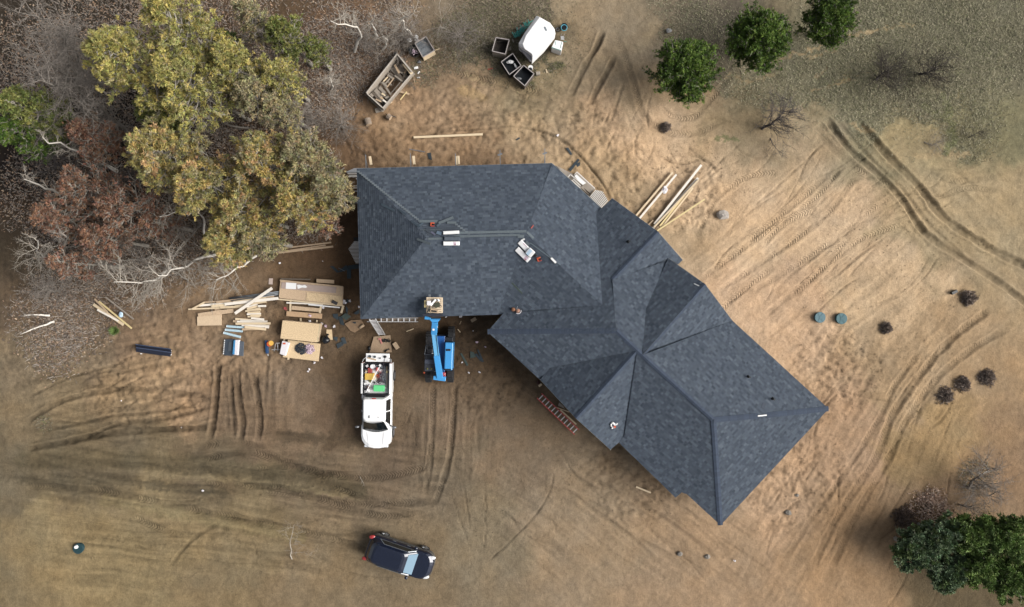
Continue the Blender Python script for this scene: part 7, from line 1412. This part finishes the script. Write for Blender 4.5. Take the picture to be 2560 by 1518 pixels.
# ground cover: dead leaves, dry grass, crumbs -- countless, so one object each
def scatter(name, n, blobs, size, cols, label, kind_mat, seed, grass=False, excl=True, hz=.0):
    rng = np.random.default_rng(seed); ws = np.array([b[2] ** 2 for b in blobs], float); ws /= ws.sum(); bi = rng.choice(len(blobs), n, p=ws); B = np.array([b[:3] for b in blobs], float)[bi]
    a = rng.uniform(0, 6.283, n); q = np.sqrt(rng.random(n)) * (1 + .15 * rng.normal(0, 1, n)); px = B[:, 0] + B[:, 2] * q * np.cos(a); py = B[:, 1] + B[:, 2] * q * np.sin(a)
    x = (px - NX) * K0; y = -(py - NY) * K0
    if grass:
        gm = GC.mean(-1)[np.clip(np.searchsorted(gy, y), 0, ny_ - 1), np.clip(np.searchsorted(gx, x), 0, nx_ - 1)]; kp = rng.random(n) < np.where(gm > 124, .10, 1.0)
        x, y = x[kp], y[kp]; n = len(x)
    z = gzv(x, y) + .01
    cc = np.array([A(*c) for c in cols])[rng.integers(len(cols), size=n)] * (1 + rng.normal(0, .18, (n, 1))); cc = np.clip(cc, .004, .7)
    c0_ = np.stack([x, y, z], 1)
    if grass:
        az = rng.uniform(0, 6.283, n); L = size * rng.uniform(.5, 1.4, n); w_ = .018; d = np.stack([np.cos(az) * .8, np.sin(az) * .8, rng.uniform(.2, .9, n)], 1); s_ = np.stack([-np.sin(az), np.cos(az), 0 * az], 1) * w_
        v = np.stack([c0_ - s_, c0_ + s_, c0_ + d * L[:, None]], 1).reshape(-1, 3); f = np.arange(3 * n).reshape(n, 3); c_ = np.repeat(cc, 3, 0)
    else:
        az = rng.uniform(0, 6.283, n); s = size * rng.uniform(.5, 1.4, n); ux = np.stack([np.cos(az), np.sin(az), rng.normal(0, .3, n)], 1) * s[:, None]; uy = np.stack([-np.sin(az), np.cos(az), rng.normal(0, .3, n)], 1) * s[:, None] * .55; c0_[:, 2] += .02 + hz * rng.random(n)
        v = np.stack([c0_ - ux - uy, c0_ + ux - uy * .6, c0_ + ux * 1.2 + uy, c0_ - ux * .7 + uy], 1).reshape(-1, 3); f = np.arange(4 * n).reshape(n, 4); c_ = np.repeat(cc, 4, 0)
    o = np_mesh(name, v, f, kind_mat, None, col=c_); return tag(o, label, name.replace('_', ' '), kind='stuff')
FB = [(150, 250, 150), (120, 480, 130), (300, 450, 180), (480, 350, 160), (640, 250, 150), (760, 200, 130), (850, 140, 110), (820, 280, 70), (180, 660, 110), (330, 660, 110), (480, 620, 90), (120, 800, 100), (200, 780, 100), (620, 500, 130), (760, 520, 90), (960, 110, 70), (60, 150, 120), (300, 100, 200), (140, 880, 70), (500, 40, 200), (900, 30, 150), (870, 215, 50)]
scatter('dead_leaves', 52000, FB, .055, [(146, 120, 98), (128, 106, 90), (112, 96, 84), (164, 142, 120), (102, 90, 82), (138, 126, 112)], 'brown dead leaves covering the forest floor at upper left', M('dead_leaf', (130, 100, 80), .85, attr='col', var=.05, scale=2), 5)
scatter('forest_twigs', 24000, FB, .34, [(152, 144, 136), (124, 116, 108), (172, 162, 152)], 'grey fallen twigs strewn over the forest floor', M('twig_litter', (130, 120, 110), .9, attr='col', var=.05, scale=2), 6, grass=True)
GB = [(1990, 190, 120), (2150, 130, 150), (2300, 130, 170), (2440, 150, 130), (2100, 270, 90), (2250, 300, 110), (2400, 310, 110), (1850, 225, 55), (1770, 85, 90), (1960, 290, 60), (2200, 30, 200), (2480, 40, 150), (1700, 30, 90)]
scatter('dry_grass', 52000, GB, .17, [(148, 144, 118), (138, 134, 110), (160, 154, 128), (128, 124, 100), (134, 136, 100), (176, 168, 142)], 'grey green dry grass covering the upper right', M('dry_grass_blade', (130, 128, 100), .9, attr='col', var=.05, scale=2), 7, grass=True)
scatter('wild_grass', 26000, [(1240, 90, 110), (1330, 190, 80), (1400, 130, 70), (1150, 110, 80), (1200, 170, 60), (1300, 40, 150), (1060, 180, 40), (2440, 1190, 45), (110, 1060, 22)], .15, [(132, 124, 104), (112, 104, 86), (150, 140, 120), (106, 110, 72), (90, 84, 70)], 'short brown grass around the tarp load and bins', M('dry_grass_blade'), 8, grass=True)
DB = [(1100, 330, 190), (1300, 340, 170), (950, 390, 110), (1480, 400, 150), (1620, 480, 130), (1760, 450, 120), (2080, 930, 130), (1980, 1200, 160), (600, 850, 180), (380, 920, 170), (1240, 930, 110), (1180, 860, 90), (1560, 1200, 150), (780, 800, 120), (1250, 1150, 200), (900, 1200, 200), (600, 1250, 250), (300, 1300, 250), (2200, 1100, 250), (2250, 700, 250), (1000, 950, 120)]
rngc = np.random.default_rng(3)
def crumbs():
    n = 48000; B = np.array(DB, float)[rngc.integers(len(DB), size=n)]; a = rngc.uniform(0, 6.283, n); q = np.sqrt(rngc.random(n)); px = B[:, 0] + B[:, 2] * q * np.cos(a); py = B[:, 1] + B[:, 2] * q * np.sin(a)
    x = (px - NX) * K0; y = -(py - NY) * K0; i = np.clip(np.searchsorted(gx, x), 0, nx_ - 1); j = np.clip(np.searchsorted(gy, y), 0, ny_ - 1); z = HT[j, i]
    c = lc[j, i] * rngc.uniform(.55, 1.12, (n, 1)); s = .024 * np.exp(rngc.normal(0, .5, n)); s = np.minimum(s, .07)
    base = np.array([[1, 0, 0], [-.5, .87, 0], [-.5, -.87, 0], [0, 0, .9]]); ang = rngc.uniform(0, 6.283, n); ca, sa = np.cos(ang), np.sin(ang)
    v = np.stack([np.stack([x + s * (ca * b[0] - sa * b[1]), y + s * (sa * b[0] + ca * b[1]), z - .005 + s * b[2]], 1) for b in base], 1).reshape(-1, 3)
    k = np.arange(n)[:, None, None] * 4; f = (k + np.array([[0, 1, 3], [1, 2, 3], [2, 0, 3]])[None]).reshape(-1, 3)
    o = np_mesh('soil_crumbs', v, f, M('soil_crumb', (150, 125, 100), .95, attr='col', var=.05, scale=2), None, col=np.repeat(c, 4, 0)); tag(o, 'small clods and stones strewn over the bare soil', 'clods', kind='stuff')
crumbs()
